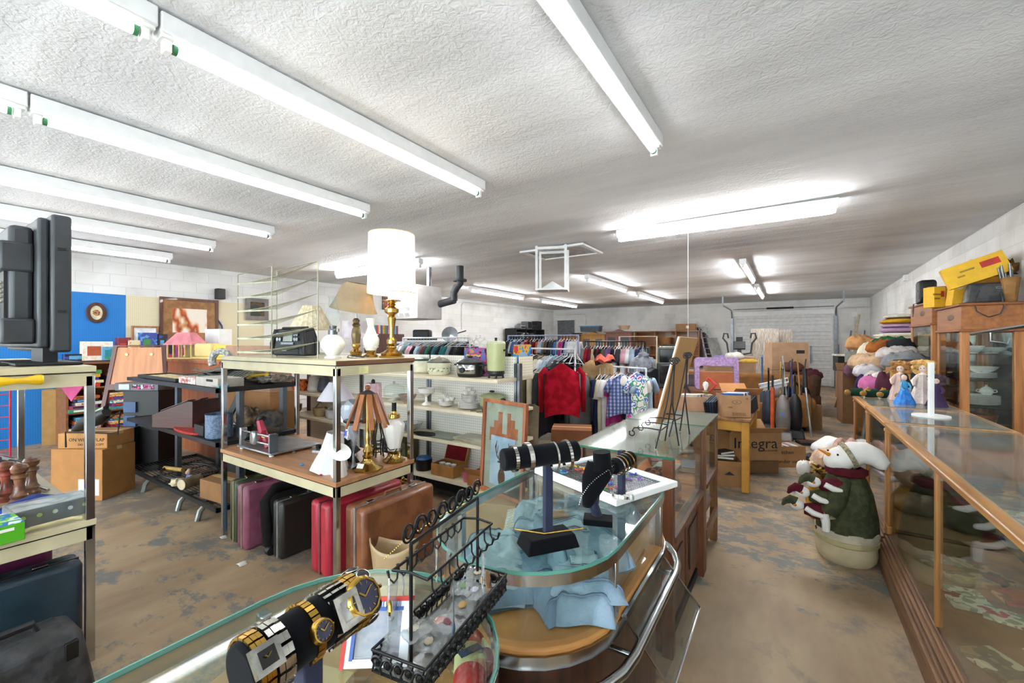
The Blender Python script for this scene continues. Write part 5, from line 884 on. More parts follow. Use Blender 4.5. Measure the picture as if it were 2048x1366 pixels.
t = thing('white_pitcher_lamp', 'small white ceramic pitcher by the front corner leg, lower deck', 'pitcher', (-2.33, 1.61, ZD)); MB().lathe([(0, 0), (.045, 0), (.05, .01), (.03, .1), (.022, .14), (.04, .17), (.045, .18), (0, .175)], n=8).build('body', WHITEGL, t); MB().lathe([(0, .18), (.05, .2), (.06, .215), (0, .22)], sx=1.3, n=20, r=(.3, .5, 0)).build('spout', WHITEGL, t)
t = thing('slat_lamp', 'brass lamp with fanned wooden slat shade on the lower deck', 'lamp', (-2.30, 1.80, ZD)); SW = wood('a5673a', '84491f', 2, name='slat_wood')
MB().lathe([(0, 0), (.095, 0), (.098, .012), (.08, .022), (.07, .03), (.05, .04), (.03, .06), (.028, .075)], n=8).build('base', BRASS, t); MB().lathe([(.028, .075), (.034, .09), (.02, .1), (.03, .12), (.02, .15), (.012, .17), (.017, .2), (.011, .22), (.014, .26), (.012, .28), (.012, .49)], n=18).build('column', BRASS, t); MB().box((.03, -.08, .045), (.045, .004, .03), (-.6, 0, .3)).build('price_tag', PAPER, t)
MB().lathe([(.055, .485), (.04, .5), (.015, .515), (0, .515)], n=8).build('cap', mat('57564e', .5, .5), t); MB().ell((0, 0, .532), (.018, .018, .018)).build('finial', SW, t)
for k in range(8):
    a_ = k*pi/4+.3; d = Vector((cos(a_), sin(a_), 0)); m = MB(); M = Matrix.Rotation(a_, 4, 'Z') @ Matrix.Translation((.093, 0, .385)) @ Matrix.Rotation(-.36, 4, 'Y'); m.X = M; m.box((0, 0, 0), (.012, .034, .23)); m.X = None; m.build('slat', SW, t, bevel=.003)
t = thing('vase_lamp', 'white fluted vase lamp on brass base without shade, lower deck right', 'lamp', (-2.30, 2.02, ZD)); MB().lathe([(0, 0), (.075, 0), (.078, .015), (.06, .025), (.045, .04), (.04, .07), (.045, .08)], n=8).build('base', BRASS, t); MB().lathe([(.04, .08), (.045, .12), (.065, .2), (.07, .26), (.05, .29), (.035, .3)], n=32, flute=.05, fn=8).build('body', mat('e6e2da', .3, coat=.4, var=.03), t); MB().lathe([(.036, .3), (.042, .305), (.04, .33), (.02, .335), (.018, .35)], n=20).build('collar', BRASS, t); MB().cyl((0, 0, .35), (0, 0, .41), .016).build('socket', BLACKP, t)
MB().tube([(.05*cos(a*.5), .05*sin(a*.5), .09+.004*a % .02) for a in range(13)]+[(.04, -.06, .05), (.03, -.09, .01)], .0035, 5).build('cord', BLACKP, t)
t = thing('iron_trivet_stand', 'black wrought iron stand with scroll feet behind the slat lamp', 'stand', (-2.5, 2.05, ZD)); mb = MB()
for k in range(4):
    a_ = k*pi/2+.4; d = Vector((cos(a_), sin(a_), 0)); mb.tube([d*.04+Vector((0, 0, 0)), d*.03+Vector((0, 0, .06)), d*.045+Vector((0, 0, .14)), d*.02+Vector((0, 0, .22)), d*.01+Vector((0, 0, .32))], .005, 6); mb.tube([d*.045+Vector((.014*cos(j*.7), 0, .1+.014*sin(j*.7))) for j in range(9)], .004, 5)
for z in (.04, .07, .1): mb.tube([(.045*cos(a*.5), .045*sin(a*.5), z) for a in range(13)], .004, 5)
mb.build('frame', IRON, t)
t = thing('pink_lamp', 'lamp with speckled pink panelled shade at back of lower deck', 'lamp', (-2.62, 2.1, ZD)); MB().lathe([(0, 0), (.05, 0), (.03, .03), (.015, .06), (.02, .15), (.012, .25), (0, .25)], n=16).build('base', BRASS, t); o = shade_mb(.1, .06, .25, sides=6); o.build('shade', mat('dcc0c4', .8, c2='cda6ac', vs=40), t).location = (0, 0, .27); MB().cyl((0, 0, .25), (0, 0, .53), .005).build('harp', BLACKM, t); MB().ell((0, 0, .53), (.015, .015, .02)).build('finial', BLACKP, t)
cloth_heap('black_cable_heap', 'tangle of black cords by the far legs of the lower deck', 'cord', (-2.62, 1.82, ZD+.05), (.1, .08, .09), BLACKP, 12, nz=1.3, fs=4)
for x, y, c, lb in ((-2.75, 1.62, '2f7fc0', 'small blue plastic clip lying on lower deck front'), (-2.45, 1.56, 'b03048', 'small red and blue trinket by the white pitcher'), (-2.98, 1.7, '4a4a50', 'small grey clamp on silver machine base')): tag(MB().ell((0, 0, .006), (.022, .009, .006), .4).build('trinket', mat(c, .4)), lb, 'trinket').location = (x, y, ZD+(.03 if x < -2.9 else 0))
t = thing('grey_clamp', 'grey metal clamp tool with knob lying on silver machine right side', 'tool', (-2.83, 1.8, .698)); MB().box((0, 0, .012), (.1, .04, .02), (0, 0, .4)).build('body', ALU, t, bevel=.004)
for q in ((-.03, .01, .045), (.03, .02, .05)): MB().lathe([(0, -.02), (.018, -.02), (.02, .01), (0, .015)], c=q, n=12).build('knob', BLACKM, t)
# --- suitcases
def suitcase(label, x, y0, th, ln, h, c, stripe, z=0, name='suitcase', handle=True, rz=0, lean=0, c2=None, grp='old suitcases under the cream table', top_handle=True):
    t = thing(name, label, 'suitcase', (x, y0+ln/2, z), rz, grp, 0, lean); m = mat(c, .4, c2=c2, var=.08, vs=8, bump=.15, bs=150, coat=.15, name='suitcase_shell')
    for s in (-1, 1): MB().box((s*(th/4+.002), 0, h/2), (th/2-.006, ln, h)).build('shell', m, t, bevel=.028)
    MB().ring([(-ln/2+.004, .006), (ln/2-.004, .006), (ln/2-.004, h-.006), (-ln/2+.004, h-.006)], [(-ln/2+.03, .03), (ln/2-.03, .03), (ln/2-.03, h-.03), (-ln/2+.03, h-.03)], -.007, .007, XF((0, 0, 0), (pi/2, 0, pi/2))).build('metal_band', mat(stripe, .3, .6), t)
    if handle:
        MB().tube([(0, -.07, h-.003), (0, -.06, h+.022), (0, .06, h+.022), (0, .07, h-.003)], .009, 8).build('handle', m, t)
        for s in (-1, 1): MB().box((0, s*ln*.3, h), (.03, .05, .008)).build('latch', CHROME, t, bevel=.002)
    return t
suitcase('bright red hard suitcase standing on floor, in front of the brown one', -2.53, 1.6, .2, .62, .47, 'b02a3c', 'a8606a')
suitcase('brown hard suitcase nearest the table corner leg, tan handle', -2.2, 1.62, .19, .6, .5, '8a5636', 'b5b0ac', c2='6f4128')
suitcase('slim black hard case left of the red suitcase', -2.96, 1.56, .12, .6, .40, '24221f', 'a8a8a8')
suitcase('dusty pink hard suitcase near the left table leg', -3.31, 1.49, .14, .62, .46, '96566c', 'b0a090', c2='7d4459'); suitcase('dark green hard suitcase behind the table left leg', -3.48, 1.51, .12, .6, .46, '3d4a32', 'c0b890')
suitcase('thin slate blue suitcase leftmost under the cream table', -3.6, 1.56, .05, .55, .4, '4a6478', '8aa0b0', handle=False)
t = thing('garment_bag', 'slumped black cloth garment bag between pink and black cases', 'bag', (-3.13, 1.85, 0), 0, 'old suitcases under the cream table'); mb = MB(); mb.box((0, 0, .2), (.15, .56, .4), t=(.9, .95)); o = mb.build('body', mat('1b1a1a', .9, bump=.5, bs=12), t, bevel=.05); MB().tube([(.02, -.27, .06), (.04, -.29, .2), (.0, -.28, .36), (-.02, -.2, .43), (-.02, .2, .43)], .035, 10).build('rolled_flap', mat('222020', .95, bump=.5, bs=20), t); MB().cyl((.05, -.28, .03), (.09, -.28, .03), .03).build('wheel', BLACKP, t)
# waste bin
t = thing('waste_bin', 'tan plastic oval waste bin with handle slots beside brown suitcase', 'bin', (-1.98, 1.74, 0), .5); mb = MB(); nb_ = 36
def binp(a, z): 
    r = .105+.13*z; hh = 1+.0; return Vector((r*cos(a), r*.62*sin(a), z))
mb.grid(lambda u, v: (lambda a: (lambda z: binp(a, z))(v*(.27+.055*cos(a)**2)))(u*2*pi), 48, 10); mb.build('body', mat('b79c76', .4, var=.03, name='tan_plastic'), t, solid=.004, smooth=60); MB().lathe([(0, .004), (.104, .004)], sy=.62, n=30, cap=False).build('bottom', mat('b79c76', .4), t)
for s in (-1, 1): mb = MB(); mb.ell((s*.143, 0, .285), (.006, .035, .013), n=14); mb.build('handle_slot', mat('6d5c44', .6), t)
t = thing('paper_holder_stand', 'gold metal toilet paper stand with oval top ring', 'stand', (-2.02, 2.15, 0)); t.location = tuple(at(806, 1095, z=0)); MB().lathe([(0, 0), (.08, 0), (.08, .01), (0, .02)], n=24).build('base', BRASS, t); MB().cyl((0, 0, .01), (0, 0, .5), .008).build('pole', BRASS, t); MB().tube([(.05+.065*cos(a*pi/10), .03*sin(a*pi/10), .49) for a in range(20)], .006, 8, closed=True).build('top_ring', BRASS, t); MB().ell((0, 0, .505), (.012, .012, .012)).build('finial', BRASS, t)
for (u, v, s, lb) in ((485, 1130, .06, 'white scrap of torn paper on floor before the suitcases'), (447, 1077, .045, 'white paper scrap by the left table leg')):
    p = at(u, v, z=0); o = tag(MB().grid(lambda a, b: Vector(((a-.5)*s*(1-.6*b), (b-.5)*s, .008+.008*sin(a*3+b*2))), 5, 5).build('paper_scrap', PAPER, solid=.001), lb, 'paper'); o.location = (p.x, p.y, 0)
# ================= GONDOLA SHELVING =================
GY, GX, GW = 2.96, -2.08, 1.1; SH = (.22, .58, .87, 1.17); SHC = mat('e3d8bd', .5, var=.04, name='cream_shelf')
PEG = dots('ece9e0', '6a665c', name='cream_pegboard'); PEGX = dots('ece4cc', '6a665c', axes=(1, 2), name='cream_pegboard')
grp = 'gondola shelving bays'
for k in range(3):
    x1 = GX-GW*k; x0 = x1-GW; t = thing('shelving_bay', 'cream pegboard shelving bay, %s from its open right end' % ORD[k], 'shelving', ((x0+x1)/2, 3.28, 0), 0, grp); w = GW/2
    MB().bb(-w+.02, w-.02, -.012, .012, .1, 1.36).build('pegboard_back', PEG, t)
    for s in ((-1, 1) if k == 0 else (-1,)): m = MB(); m.bb(s*w-.03, s*w-.005, -.025, .025, 0, 1.3); m.bb(s*w+.005, s*w+.03, -.025, .025, 0, 1.3); m.box((s*w, 0, 1.2), (.05, .03, .03)); m.build('upright', STEEL, t)
    for z in SH:
        MB().bb(-w+.004, w-.004, -.32, -.015, z-.03, z).build('shelf', SHC, t, bevel=.003); MB().bb(-w+.004, w-.004, .015, .28, z-.03, z).build('rear_shelf', SHC, t, bevel=.003)
    m = MB(); m.bb(-w+.03, w-.03, -.28, .25, .07, .1); m.build('kick_base', BLACKP, t); m = MB()
    for s in (-1, 1):
        m.bb(s*(w-.04)-.01, s*(w-.04)+.01, -.25, -.2, 0, .19); m.bb(s*(w-.04)-.01, s*(w-.04)+.01, .2, .25, 0, .19)
    m.build('base_bracket', STEEL, t)
    if k == 0: MB().bb(w-.004, w+.004, .02, .26, 1.172, 1.36).build('end_divider', PEGX, t)
def sh(u, v, k, y=None): p = at(u, v, z=SH[k]+.002); return p
def onsh(u, k, y): p = at(u, 700, y=y); return (p.x, y, SH[k]+.001)
# top shelf
t = thing('coffee_urn', 'pale green coffee urn with black spigot on the top shelf', 'coffee urn', onsh(992, 3, 3.12)); UG = mat('b9bf8c', .35, var=.04, name='avocado_enamel'); MB().lathe([(.075, .06), (.08, .1), (.086, .3), (.086, .31)], n=30).build('body', UG, t); MB().lathe([(.06, .02), (.078, .04), (.076, .07)], n=24).build('base', BLACKP, t); MB().lathe([(.087, .31), (.08, .33), (.03, .335), (0, .335)], n=30, cap=False).build('lid', mat('c9cfae', .4), t); MB().lathe([(.014, .335), (.01, .35), (.016, .36), (0, .365)], n=14).build('lid_knob', BLACKP, t)
for s in (-1, 1): MB().tube([(s*.085, 0, .25), (s*.12, 0, .255), (s*.12, 0, .225)], .009, 8).build('handle', BLACKP, t); 
MB().tube([(-.05, -.07, .12), (-.07, -.1, .12), (-.07, -.105, .09)], .008, 8).build('spigot', BLACKP, t)
for a in range(4): MB().cyl((.065*cos(a*pi/2+.6), .065*sin(a*pi/2+.6), 0), (.06*cos(a*pi/2+.6), .06*sin(a*pi/2+.6), .03), .01).build('foot', BLACKP, t)
t = thing('slow_cooker', 'black and silver oval slow cooker on the top shelf', 'slow cooker', onsh(940, 3, 3.13)); MB().lathe([(.12, 0), (.13, .02), (.135, .12), (.14, .135), (0, .135)], sx=1.0, sy=.8, n=34).build('body', BLACKP, t); mb = MB(); mb.grid(lambda u, v: Vector((.134*cos(-2.5+1.9*u), .108*sin(-2.5+1.9*u), .03+.085*v)), 16, 2); mb.build('steel_panel', CHROME, t, solid=.003); MB().cyl((0, -.105, .065), (0, -.125, .065), .026, n=20).build('dial', BLACKP, t); MB().lathe([(.135, .136), (.12, .15), (.05, .175), (0, .178)], sy=.8, n=34, cap=False).build('glass_lid', glass('9aa0a0', 1.5, dirt=.2, name='smoked_glass'), t); MB().ell((0, 0, .185), (.03, .02, .012)).build('lid_handle', BLACKP, t)
for s in (-1, 1): MB().box((s*.15, 0, .11), (.04, .07, .015)).build('side_handle', BLACKP, t, bevel=.004)
t = thing('slow_cooker', 'cream oval slow cooker with ivy band, domed glass lid', 'slow cooker', onsh(878, 3, 3.13)); MB().lathe([(.1, 0), (.115, .02), (.125, .1), (.13, .12), (0, .12)], sy=.8, n=34).build('body', mat('e2dfc2', .35, var=.03), t); MB().lathe([(.1265, .035), (.1285, .07)], sy=.8, n=34, cap=False).build('ivy_band', mat('e2dfc2', .4, c2='6f8d6a', vs=40, lo=.42, hi=.44), t); MB().lathe([(.132, .12), (.132, .128), (.12, .128)], sy=.8, n=34, cap=False).build('green_rim', mat('26423a', .4), t); MB().lathe([(.125, .128), (.1, .155), (.04, .172), (0, .173)], sy=.8, n=30, cap=False).build('glass_lid', glass('c9bfae', 1.5, dirt=.35, name='amber_glass'), t); MB().ell((0, 0, .182), (.014, .014, .012)).build('lid_knob', PAPER, t)
t = thing('slow_cooker', 'cream pot with green lid at far left of the top shelf', 'slow cooker', onsh(845, 3, 3.2)); MB().lathe([(.09, 0), (.11, .02), (.115, .13), (0, .13)], n=28).build('body', mat('e6e2c8', .35), t); MB().lathe([(.115, .13), (.1, .15), (0, .165)], n=28, cap=False).build('lid', mat('2e4a3c', .35), t)
t = thing('toy_package', 'boxed toy with yellow lettering behind the black slow cooker', 'box', onsh(952, 3, 3.23)); MB().bb(-.13, .13, -.02, .02, 0, .27).build('carton', splat(['2a2a34', 'b04a7a', '4a6ab0', 'c08a4a'], 16), t); text('~~', .16, mat('e8c022', .5), t, (-.02, -.021, .2)); text('~~~', .12, mat('e8c022', .5), t, (0, -.021, .13))
t = thing('toy_package', 'blue shark-printed package standing on the rear top shelf end', 'box', (-2.13, 3.42, SH[3]+.001), 1.3); MB().box((0, 0, .15), (.2, .03, .3), (.1, 0, 0)).build('carton', splat(['2a7ac8', '3a9ae0', 'e8b03a', 'd04a3a'], 14), t); MB().ell((.0, -.02, .15), (.06, .006, .09), .3).build('printed_shark', mat('8fb8dc', .5), t)
for i, (c, y) in enumerate([('7a4a3a', 0), ('2a6ac0', .01)]): o = tag(MB().bb(-.13, .13, -.08, .08, 0, .03).build('game_box', mat(c, .5), bevel=.002), '%s flat game box on the rear top shelf behind the coffee urn' % ('brown', 'blue')[i], 'box', 'flat boxes behind the urn'); o.location = (-2.3, 3.42, SH[3]+.002+.032*i); o.rotation_euler[2] = .2
t = thing('cordless_phone', 'black desk telephone on rear shelf at the open end', 'phone', (-2.2, 3.45, SH[3]+.07), .4); MB().box((0, 0, .012), (.1, .07, .02)).build('base', BLACKP, t); MB().tube([(-.05, 0, .03), (0, 0, .045), (.05, 0, .03)], .012).build('handset', BLACKP, t)
# second shelf
def onp(lb, u, k, y, n, r, m=CHINA, h=.008):
    x, y, z = onsh(u, k, y)
    for i in range(n): plate('%s, %s from the bottom' % (lb, ORD[i]), (x, y, z+h*i), r, lb+' stack', m)
onp('brown-patterned dinner plate in shelf stack', 938, 2, 3.1, 6, .105); x, y, z = onsh(938, 2, 3.1)
for i in range(3): bowl('brown-patterned cereal bowl on the plate stack, %s from bottom' % ORD[i], (x, y, z+.066+.016*i), .075, .035, 'bowls on the plate stack')
for i, (dx, dy, dz) in enumerate([(-.02, -.02, .135), (.025, .02, .135), (0, 0, .165)]):
    t = thing('teacup', 'patterned teacup piled on the bowls, %s' % ('left one', 'right one', 'top one')[i], 'cup', (x+dx, y+dy, z+dz), .5*i, 'teacups on shelf'); MB().lathe([(0, 0), (.018, 0), (.022, .012), (.034, .035), (.032, .035), (.018, .012), (0, .006)], n=20, cap=False).build('cup_body', CHINA, t); MB().tube([(.03, 0, .03), (.046, 0, .028), (.044, 0, .014), (.026, 0, .012)], .003, 6).build('handle', CHINA, t)
x, y, z = onsh(893, 2, 3.1); 
for i in range(5): plate('patterned saucer in the left saucer stack, %s from the bottom' % ORD[i], (x, y, z+.007*i), .075, 'saucers on the second shelf')
for i, (dx, dy, dz) in enumerate([(-.05, -.02, .04), (.03, -.04, .04), (.0, .03, .06), (-.02, 0, .085), (.05, .02, .05)]):
    t = thing('teacup', 'brown-patterned teacup heaped on the left saucers, %s' % ('far left', 'front right', 'back', 'topmost', 'right')[i], 'cup', (x+dx, y+dy, z+dz), .9*i, 'teacups on shelf', rx=.4*(i % 3)); MB().lathe([(0, 0), (.018, 0), (.022, .012), (.034, .035), (.032, .035), (.018, .012), (0, .006)], n=20, cap=False).build('cup_body', CHINA, t); MB().tube([(.03, 0, .03), (.046, 0, .028), (.044, 0, .014), (.026, 0, .012)], .003, 6).build('handle', CHINA, t)
t = thing('electric_pot', 'pale green lidded electric pot on black feet, second shelf', 'pot', onsh(984, 2, 3.14)); MB().lathe([(.08, .03), (.11, .05), (.115, .12), (0, .12)], n=30).build('body', mat('a3ad80', .35), t); MB().lathe([(.118, .12), (.118, .128), (.09, .15), (.03, .162), (0, .163)], n=30, cap=False).build('lid', mat('adb68a', .35), t); MB().ell((0, 0, .175), (.03, .015, .01)).build('lid_knob', BLACKP, t)
for s in (-1, 1): MB().tube([(s*.11, -.02, .11), (s*.145, 0, .11), (s*.11, .02, .11)], .008).build('side_handle', BLACKP, t)
MB().lathe([(.07, 0), (.05, .03)], n=18).build('base', STEEL, t)
t = thing('wire_trivet', 'black wire trivet lying in front of green pot', 'trivet', onsh(953, 2, 3.0)); MB().tube([(-.07, 0, .004), (-.03, .03, .004), (.02, -.02, .004), (.04, .02, .004), (.07, 0, .004), (.06, 0, .04)], .003, 5).build('wire', BLACKM, t)
t = thing('milk_glass_compote', 'white footed compote bowl on the second shelf', 'bowl', onsh(853, 2, 3.08)); MB().lathe([(0, 0), (.05, 0), (.045, .012), (.014, .03), (.012, .08), (.03, .1), (.075, .12), (.085, .165), (.08, .165), (.07, .125), (0, .108)], n=30, cap=False, flute=.02, fn=14).build('body', WHITEGL, t)
t = thing('cake_dome', 'clear glass cake dome on stand, second shelf left', 'cake stand', onsh(788, 2, 3.12)); MB().lathe([(0, 0), (.07, 0), (.03, .02), (.12, .04), (.13, .05), (0, .045)], n=30, cap=False).build('plate', WHITEGL, t); MB().lathe([(.11, .048), (.112, .12), (.09, .155), (.04, .172), (0, .175)], n=30, cap=False).build('dome', glass('f6faf9', 1.5, dirt=.04, name='clear_glass'), t); MB().ell((0, 0, .19), (.014, .014, .016)).build('knob', CG, t)
bowl('pink-tinted cut glass bowl right of the cake dome', onsh(815, 2, 3.05), .095, .09, m=glass('ecd8cc', 1.6, dirt=.3, name='tinted_glass'), name='glass_bowl'); bowl('large cut glass bowl on the third shelf left', onsh(822, 1, 3.05), .12, .1, m=glass('dfe3e4', 1.6, dirt=.4, name='cut_glass'), name='glass_bowl'); bowl('peach glass bowl on the third shelf beyond the vase lamp', onsh(797, 1, 3.1), .06, .06, m=mat('dba58c', .3), name='glass_bowl')
# third shelf
t = thing('wall_calendar_board', 'grey-framed flat panel lying on the third shelf', 'panel', onsh(958, 1, 3.1)); MB().box((0, 0, .016), (.48, .22, .028), (0, 0, -.15)).build('body', mat('a8a58c', .5), t, bevel=.004); MB().box((0, 0, .032), (.44, .18, .003), (0, 0, -.15)).build('face', mat('c4c2b6', .5), t)
t = thing('glass_tray', 'clear glass tray flat on third shelf beside the panel', 'tray', onsh(888, 1, 3.1)); MB().box((0, 0, .006), (.4, .24, .008)).build('sheet', glass('c9d2c8', 1.5, dirt=.25, name='thick_glass'), t)
t = thing('griddle_pan', 'black oval cast griddle on the third shelf, right one', 'pan', onsh(848, 1, 3.03)); MB().lathe([(0, .004), (.13, .004), (.14, .016), (.135, .016), (.125, .008), (0, .008)], sy=.5, n=30, cap=False).build('body', BLACKM, t); mb = MB(); [mb.box((-.09+.02*k, 0, .01), (.006, .08, .004)) for k in range(10)]; mb.build('ridges', BLACKM, t)
t = thing('griddle_pan', 'small black oval griddle behind, third shelf left', 'pan', onsh(815, 1, 3.1)); MB().lathe([(0, .004), (.09, .004), (.1, .014), (0, .012)], sy=.5, n=30, cap=False).build('body', BLACKM, t)
# bottom shelf
t = thing('jewellery_chest', 'tan box open with dark red lining, bottom shelf', 'box', onsh(898, 0, 3.1)); mt = mat('b07c42', .4, name='tan_leatherette'); RL = mat('7d1f28', .9); mb = MB(); mb.ring([(-.14, -.1), (.14, -.1), (.14, .1), (-.14, .1)], [(-.13, -.09), (.13, -.09), (.13, .09), (-.13, .09)], 0, .11); mb.bb(-.13, .13, -.09, .09, 0, .06); mb.build('body', mt, t, bevel=.003); MB().box((0, .13, .2), (.28, .03, .2), (-.35, 0, 0)).build('lid', mt, t, bevel=.004); MB().box((0, .112, .2), (.25, .008, .17), (-.35, 0, 0)).build('lid_lining', RL, t); MB().bb(-.128, .128, -.088, .088, .061, .065).build('red_lining', RL, t)
for i in range(3): bowl('small white dish inside the open red-lined box, %s from left' % ORD[i], (t.location.x-.07+.07*i, 3.08, SH[0]+.067), .032, .04, 'dishes in the red-lined box')
t = thing('pink_mug', 'pink mug standing on bottom shelf right of the red-lined box', 'mug', onsh(933, 0, 3.02)); MB().lathe([(0, 0), (.026, 0), (.03, .02), (.036, .09), (.033, .09), (.027, .01), (0, .008)], n=24, cap=False).build('body', mat('c9687c', .4), t); MB().tube([(-.032, 0, .07), (-.055, 0, .07), (-.05, 0, .03), (-.03, 0, .03)], .004).build('handle', mat('c9687c', .4), t)
t = carton('open flat brown carton with blue label on the bottom shelf', .3, .2, .1, onsh(975, 0, 3.06), .1, 'a8713f', open_=True); MB().box((.0, -.102, .07), (.06, .002, .02)).build('blue_label', mat('2a4a9a', .5), t)
t = thing('wicker_basket', 'white basket with dark contents beyond the shelving end', 'basket', (-2.2, 3.62, 0)); MB().lathe([(.12, 0), (.15, .86), (.14, .86), (.11, .02)], n=4).build('body', mat('8a7a64', .9, bump=.8, bs=40), t)
t = thing('black_thermos', 'black lidded pot with blue rim at left of the bottom shelf', 'pot', onsh(848, 0, 3.08)); MB().lathe([(0, 0), (.075, 0), (.08, .01), (.08, .11), (0, .11)], n=24).build('body', BLACKM, t); MB().lathe([(.078, .11), (.06, .13), (0, .135)], n=24, cap=False).build('lid', mat('2a5aa0', .4), t)
t = thing('olive_appliance', 'olive green radio appliance on bottom shelf behind the vase lamp', 'appliance', onsh(800, 0, 3.15)); MB().bb(-.18, .18, -.1, .1, 0, .24).build('body', mat('5a5a3c', .5), t, bevel=.01); MB().bb(-.14, .06, -.104, -.1, .08, .2).build('dark_window', BLACKP, t); MB().cyl((.12, -.1, .15), (.12, -.115, .15), .02).build('dial', STEEL, t)
# left bays, glimpsed between the lamps
for i, (u, k, y, c, lb) in enumerate([(612, 3, 3.1, '222326', 'black coffee maker on the far left bay top shelf'), (628, 2, 3.1, 'e6e3de', 'white electric jug on second shelf of the far left bay'), (648, 2, 3.15, '5a6272', 'steel kettle on the second shelf of left bay'), (600, 2, 3.1, 'b53a2a', 'red printed box on the second shelf of left bay'), (640, 1, 3.1, 'c9b48a', 'straw basket on the third shelf of the left bay'), (665, 1, 3.1, 'd8d8dc', 'white dish drainer on the third shelf of the left bay'), (590, 1, 3.1, '8c6a4a', 'brown woven bowl on the third shelf, far left bay')]):
    x, y, z = onsh(u, k, y); t = thing(('coffee_maker', 'electric_jug', 'kettle', 'printed_box', 'straw_basket', 'dish_drainer', 'woven_bowl')[i], lb, ('coffee maker', 'jug', 'kettle', 'box', 'basket', 'drainer', 'bowl')[i], (x, y, z), .2); m = mat(c, .4 if i < 3 else .8, bump=.3 if i > 3 else 0)
    if i == 3: MB().bb(-.12, .12, -.05, .05, 0, .14).build('carton', splat(['b53a2a', 'e07a3a', '7a2a2a', 'd8a04a'], 14), t)
    elif i == 0: mb = MB(); mb.bb(-.09, .09, -.08, .1, 0, .03); mb.bb(-.09, .09, .04, .1, .03, .26); mb.bb(-.09, .09, -.07, .1, .2, .28); mb.build('body', m, t, bevel=.01); MB().lathe([(0, .032), (.05, .032), (.06, .1), (.04, .15), (0, .15)], c=(0, -.02, 0), n=18).build('carafe', glass('4a3a34', 1.5, dirt=.1, name='carafe_glass'), t)
    else: MB().lathe([(0, 0), (.06, 0), (.08, .03), (.085 if i > 3 else .06, .1 if i > 3 else .16), (.05 if i < 4 else .08, .19 if i < 3 else .1), (0, .19 if i < 3 else .03)], n=20, cap=False).build('body', m, t); MB().tube([(.06, 0, .15), (.11, 0, .14), (.1, 0, .05), (.065, 0, .04)] if i < 3 else [(-.08, 0, .09), (0, 0, .17), (.08, 0, .09)], .008).build('handle', m, t)
# ================= CLOTHES RAILS =================
HANG = [mat('e8e8ea', .4, name='white_hanger'), mat('b9c6d8', .4), mat('2a2a2e', .4), mat('c9b08a', .5), mat('8fb4d0', .4)]
def garment(mt, h, wd=.42, sleeve=True, hang=0, label='', group=None, loc=(0, 0, 0), rz=0, long_=False, th=.035, name='hanging_shirt', cat='shirt', seed=0, flare=0):
    """hangs in the local xz plane, hook at the origin; cloth hangs below"""
    t = thing(name, label, cat, loc, rz, group)
    mb = MB(); mb.tube([(0, 0, -.0), (.012, 0, .012), (.0, 0, .026), (-.014, 0, .012)], .0025, 5); mb.tube([(0, 0, 0), (0, 0, -.06)], .0025, 5); mb.tube([(-wd*.44, 0, -.14), (0, 0, -.06), (wd*.44, 0, -.14)], .006, 6); mb.build('hanger', HANG[hang % 5], t)
    w = wd/2
    def prof(v):
        if v < .06: return .08+(w-.08)*(v/.06)**.7
        return w*(1+flare*v)*(.94+.05*cos(v*7+seed))
    def f(u, v):
        a = u*2*pi; W_ = prof(v); z = -.075-h*v-(.06*(abs(cos(a))**2) if v < .3 else .06*(abs(cos(a))**2))
        y = th*sin(a)*(1+.5*mnoise.noise(Vector((cos(a)*4+seed, v*2, seed)))); return Vector((W_*cos(a), y+.012*sin(cos(a)*9+seed)*v, z))
    mb = MB(); mb.grid(f, 20, 9)
    if sleeve:
        for s in (-1, 1): L_ = h*(.85 if long_ else .3); mb.tube([(s*w*.82, 0, -.145), (s*w*1.1, 0, -.22), (s*w*(1.12 if long_ else 1.3), .0, -.15-L_)], [.055, .05, .042 if long_ else .06], 10, flat=.7)
    mb.build('cloth', mt, t, smooth=180, solid=0); return t
CN = {'teal': '2a6a6e', 'black': '202024', 'white': 'e4e4e6', 'red': 'a8202c', 'navy': '28304e', 'grey': '7a7d82', 'green': '2d6a50', 'pink': 'd09aa8', 'beige': 'c0ad8c', 'maroon': '6a2430', 'blue': '4a74ac', 'purple': '6a4a7e', 'brown': '6a4c38', 'olive': '5d5d42', 'pale blue': 'a8bcd0', 'charcoal': '3c3e44', 'magenta': 'b03a80', 'orange': 'c8683a', 'cream': 'd8d0b8'}
def cm_(n): return mat(CN[n], .95, bump=.35, bs=26, var=.1, vs=6, name='cloth_'+n.replace(' ', '_'))
def rail(name, label, a, b, zr, m, legs=True, zfoot=0, second=None, shelf=False):
    a, b = Vector((a[0], a[1], 0)), Vector((b[0], b[1], 0)); t = thing('clothes_rail', label, 'clothes rail', tuple(a)); d = b-a; n = Vector((-d.y, d.x, 0)).normalized()
    MB().tube([(0, 0, zr), (d.x, d.y, zr)], .013, 8).build('hanging_bar', m, t)
    for q in (Vector(), d):
        MB().tube([q+Vector((0, 0, .05)), q+Vector((0, 0, zr))], .014, 8).build('upright', m, t); MB().tube([q-n*.25+Vector((0, 0, .04)), q+n*.25+Vector((0, 0, .04))], .013, 8).build('foot_bar', m, t)
    MB().tube([(0, 0, .12), (d.x, d.y, .12)], .01, 8).build('lower_bar', m, t); return t
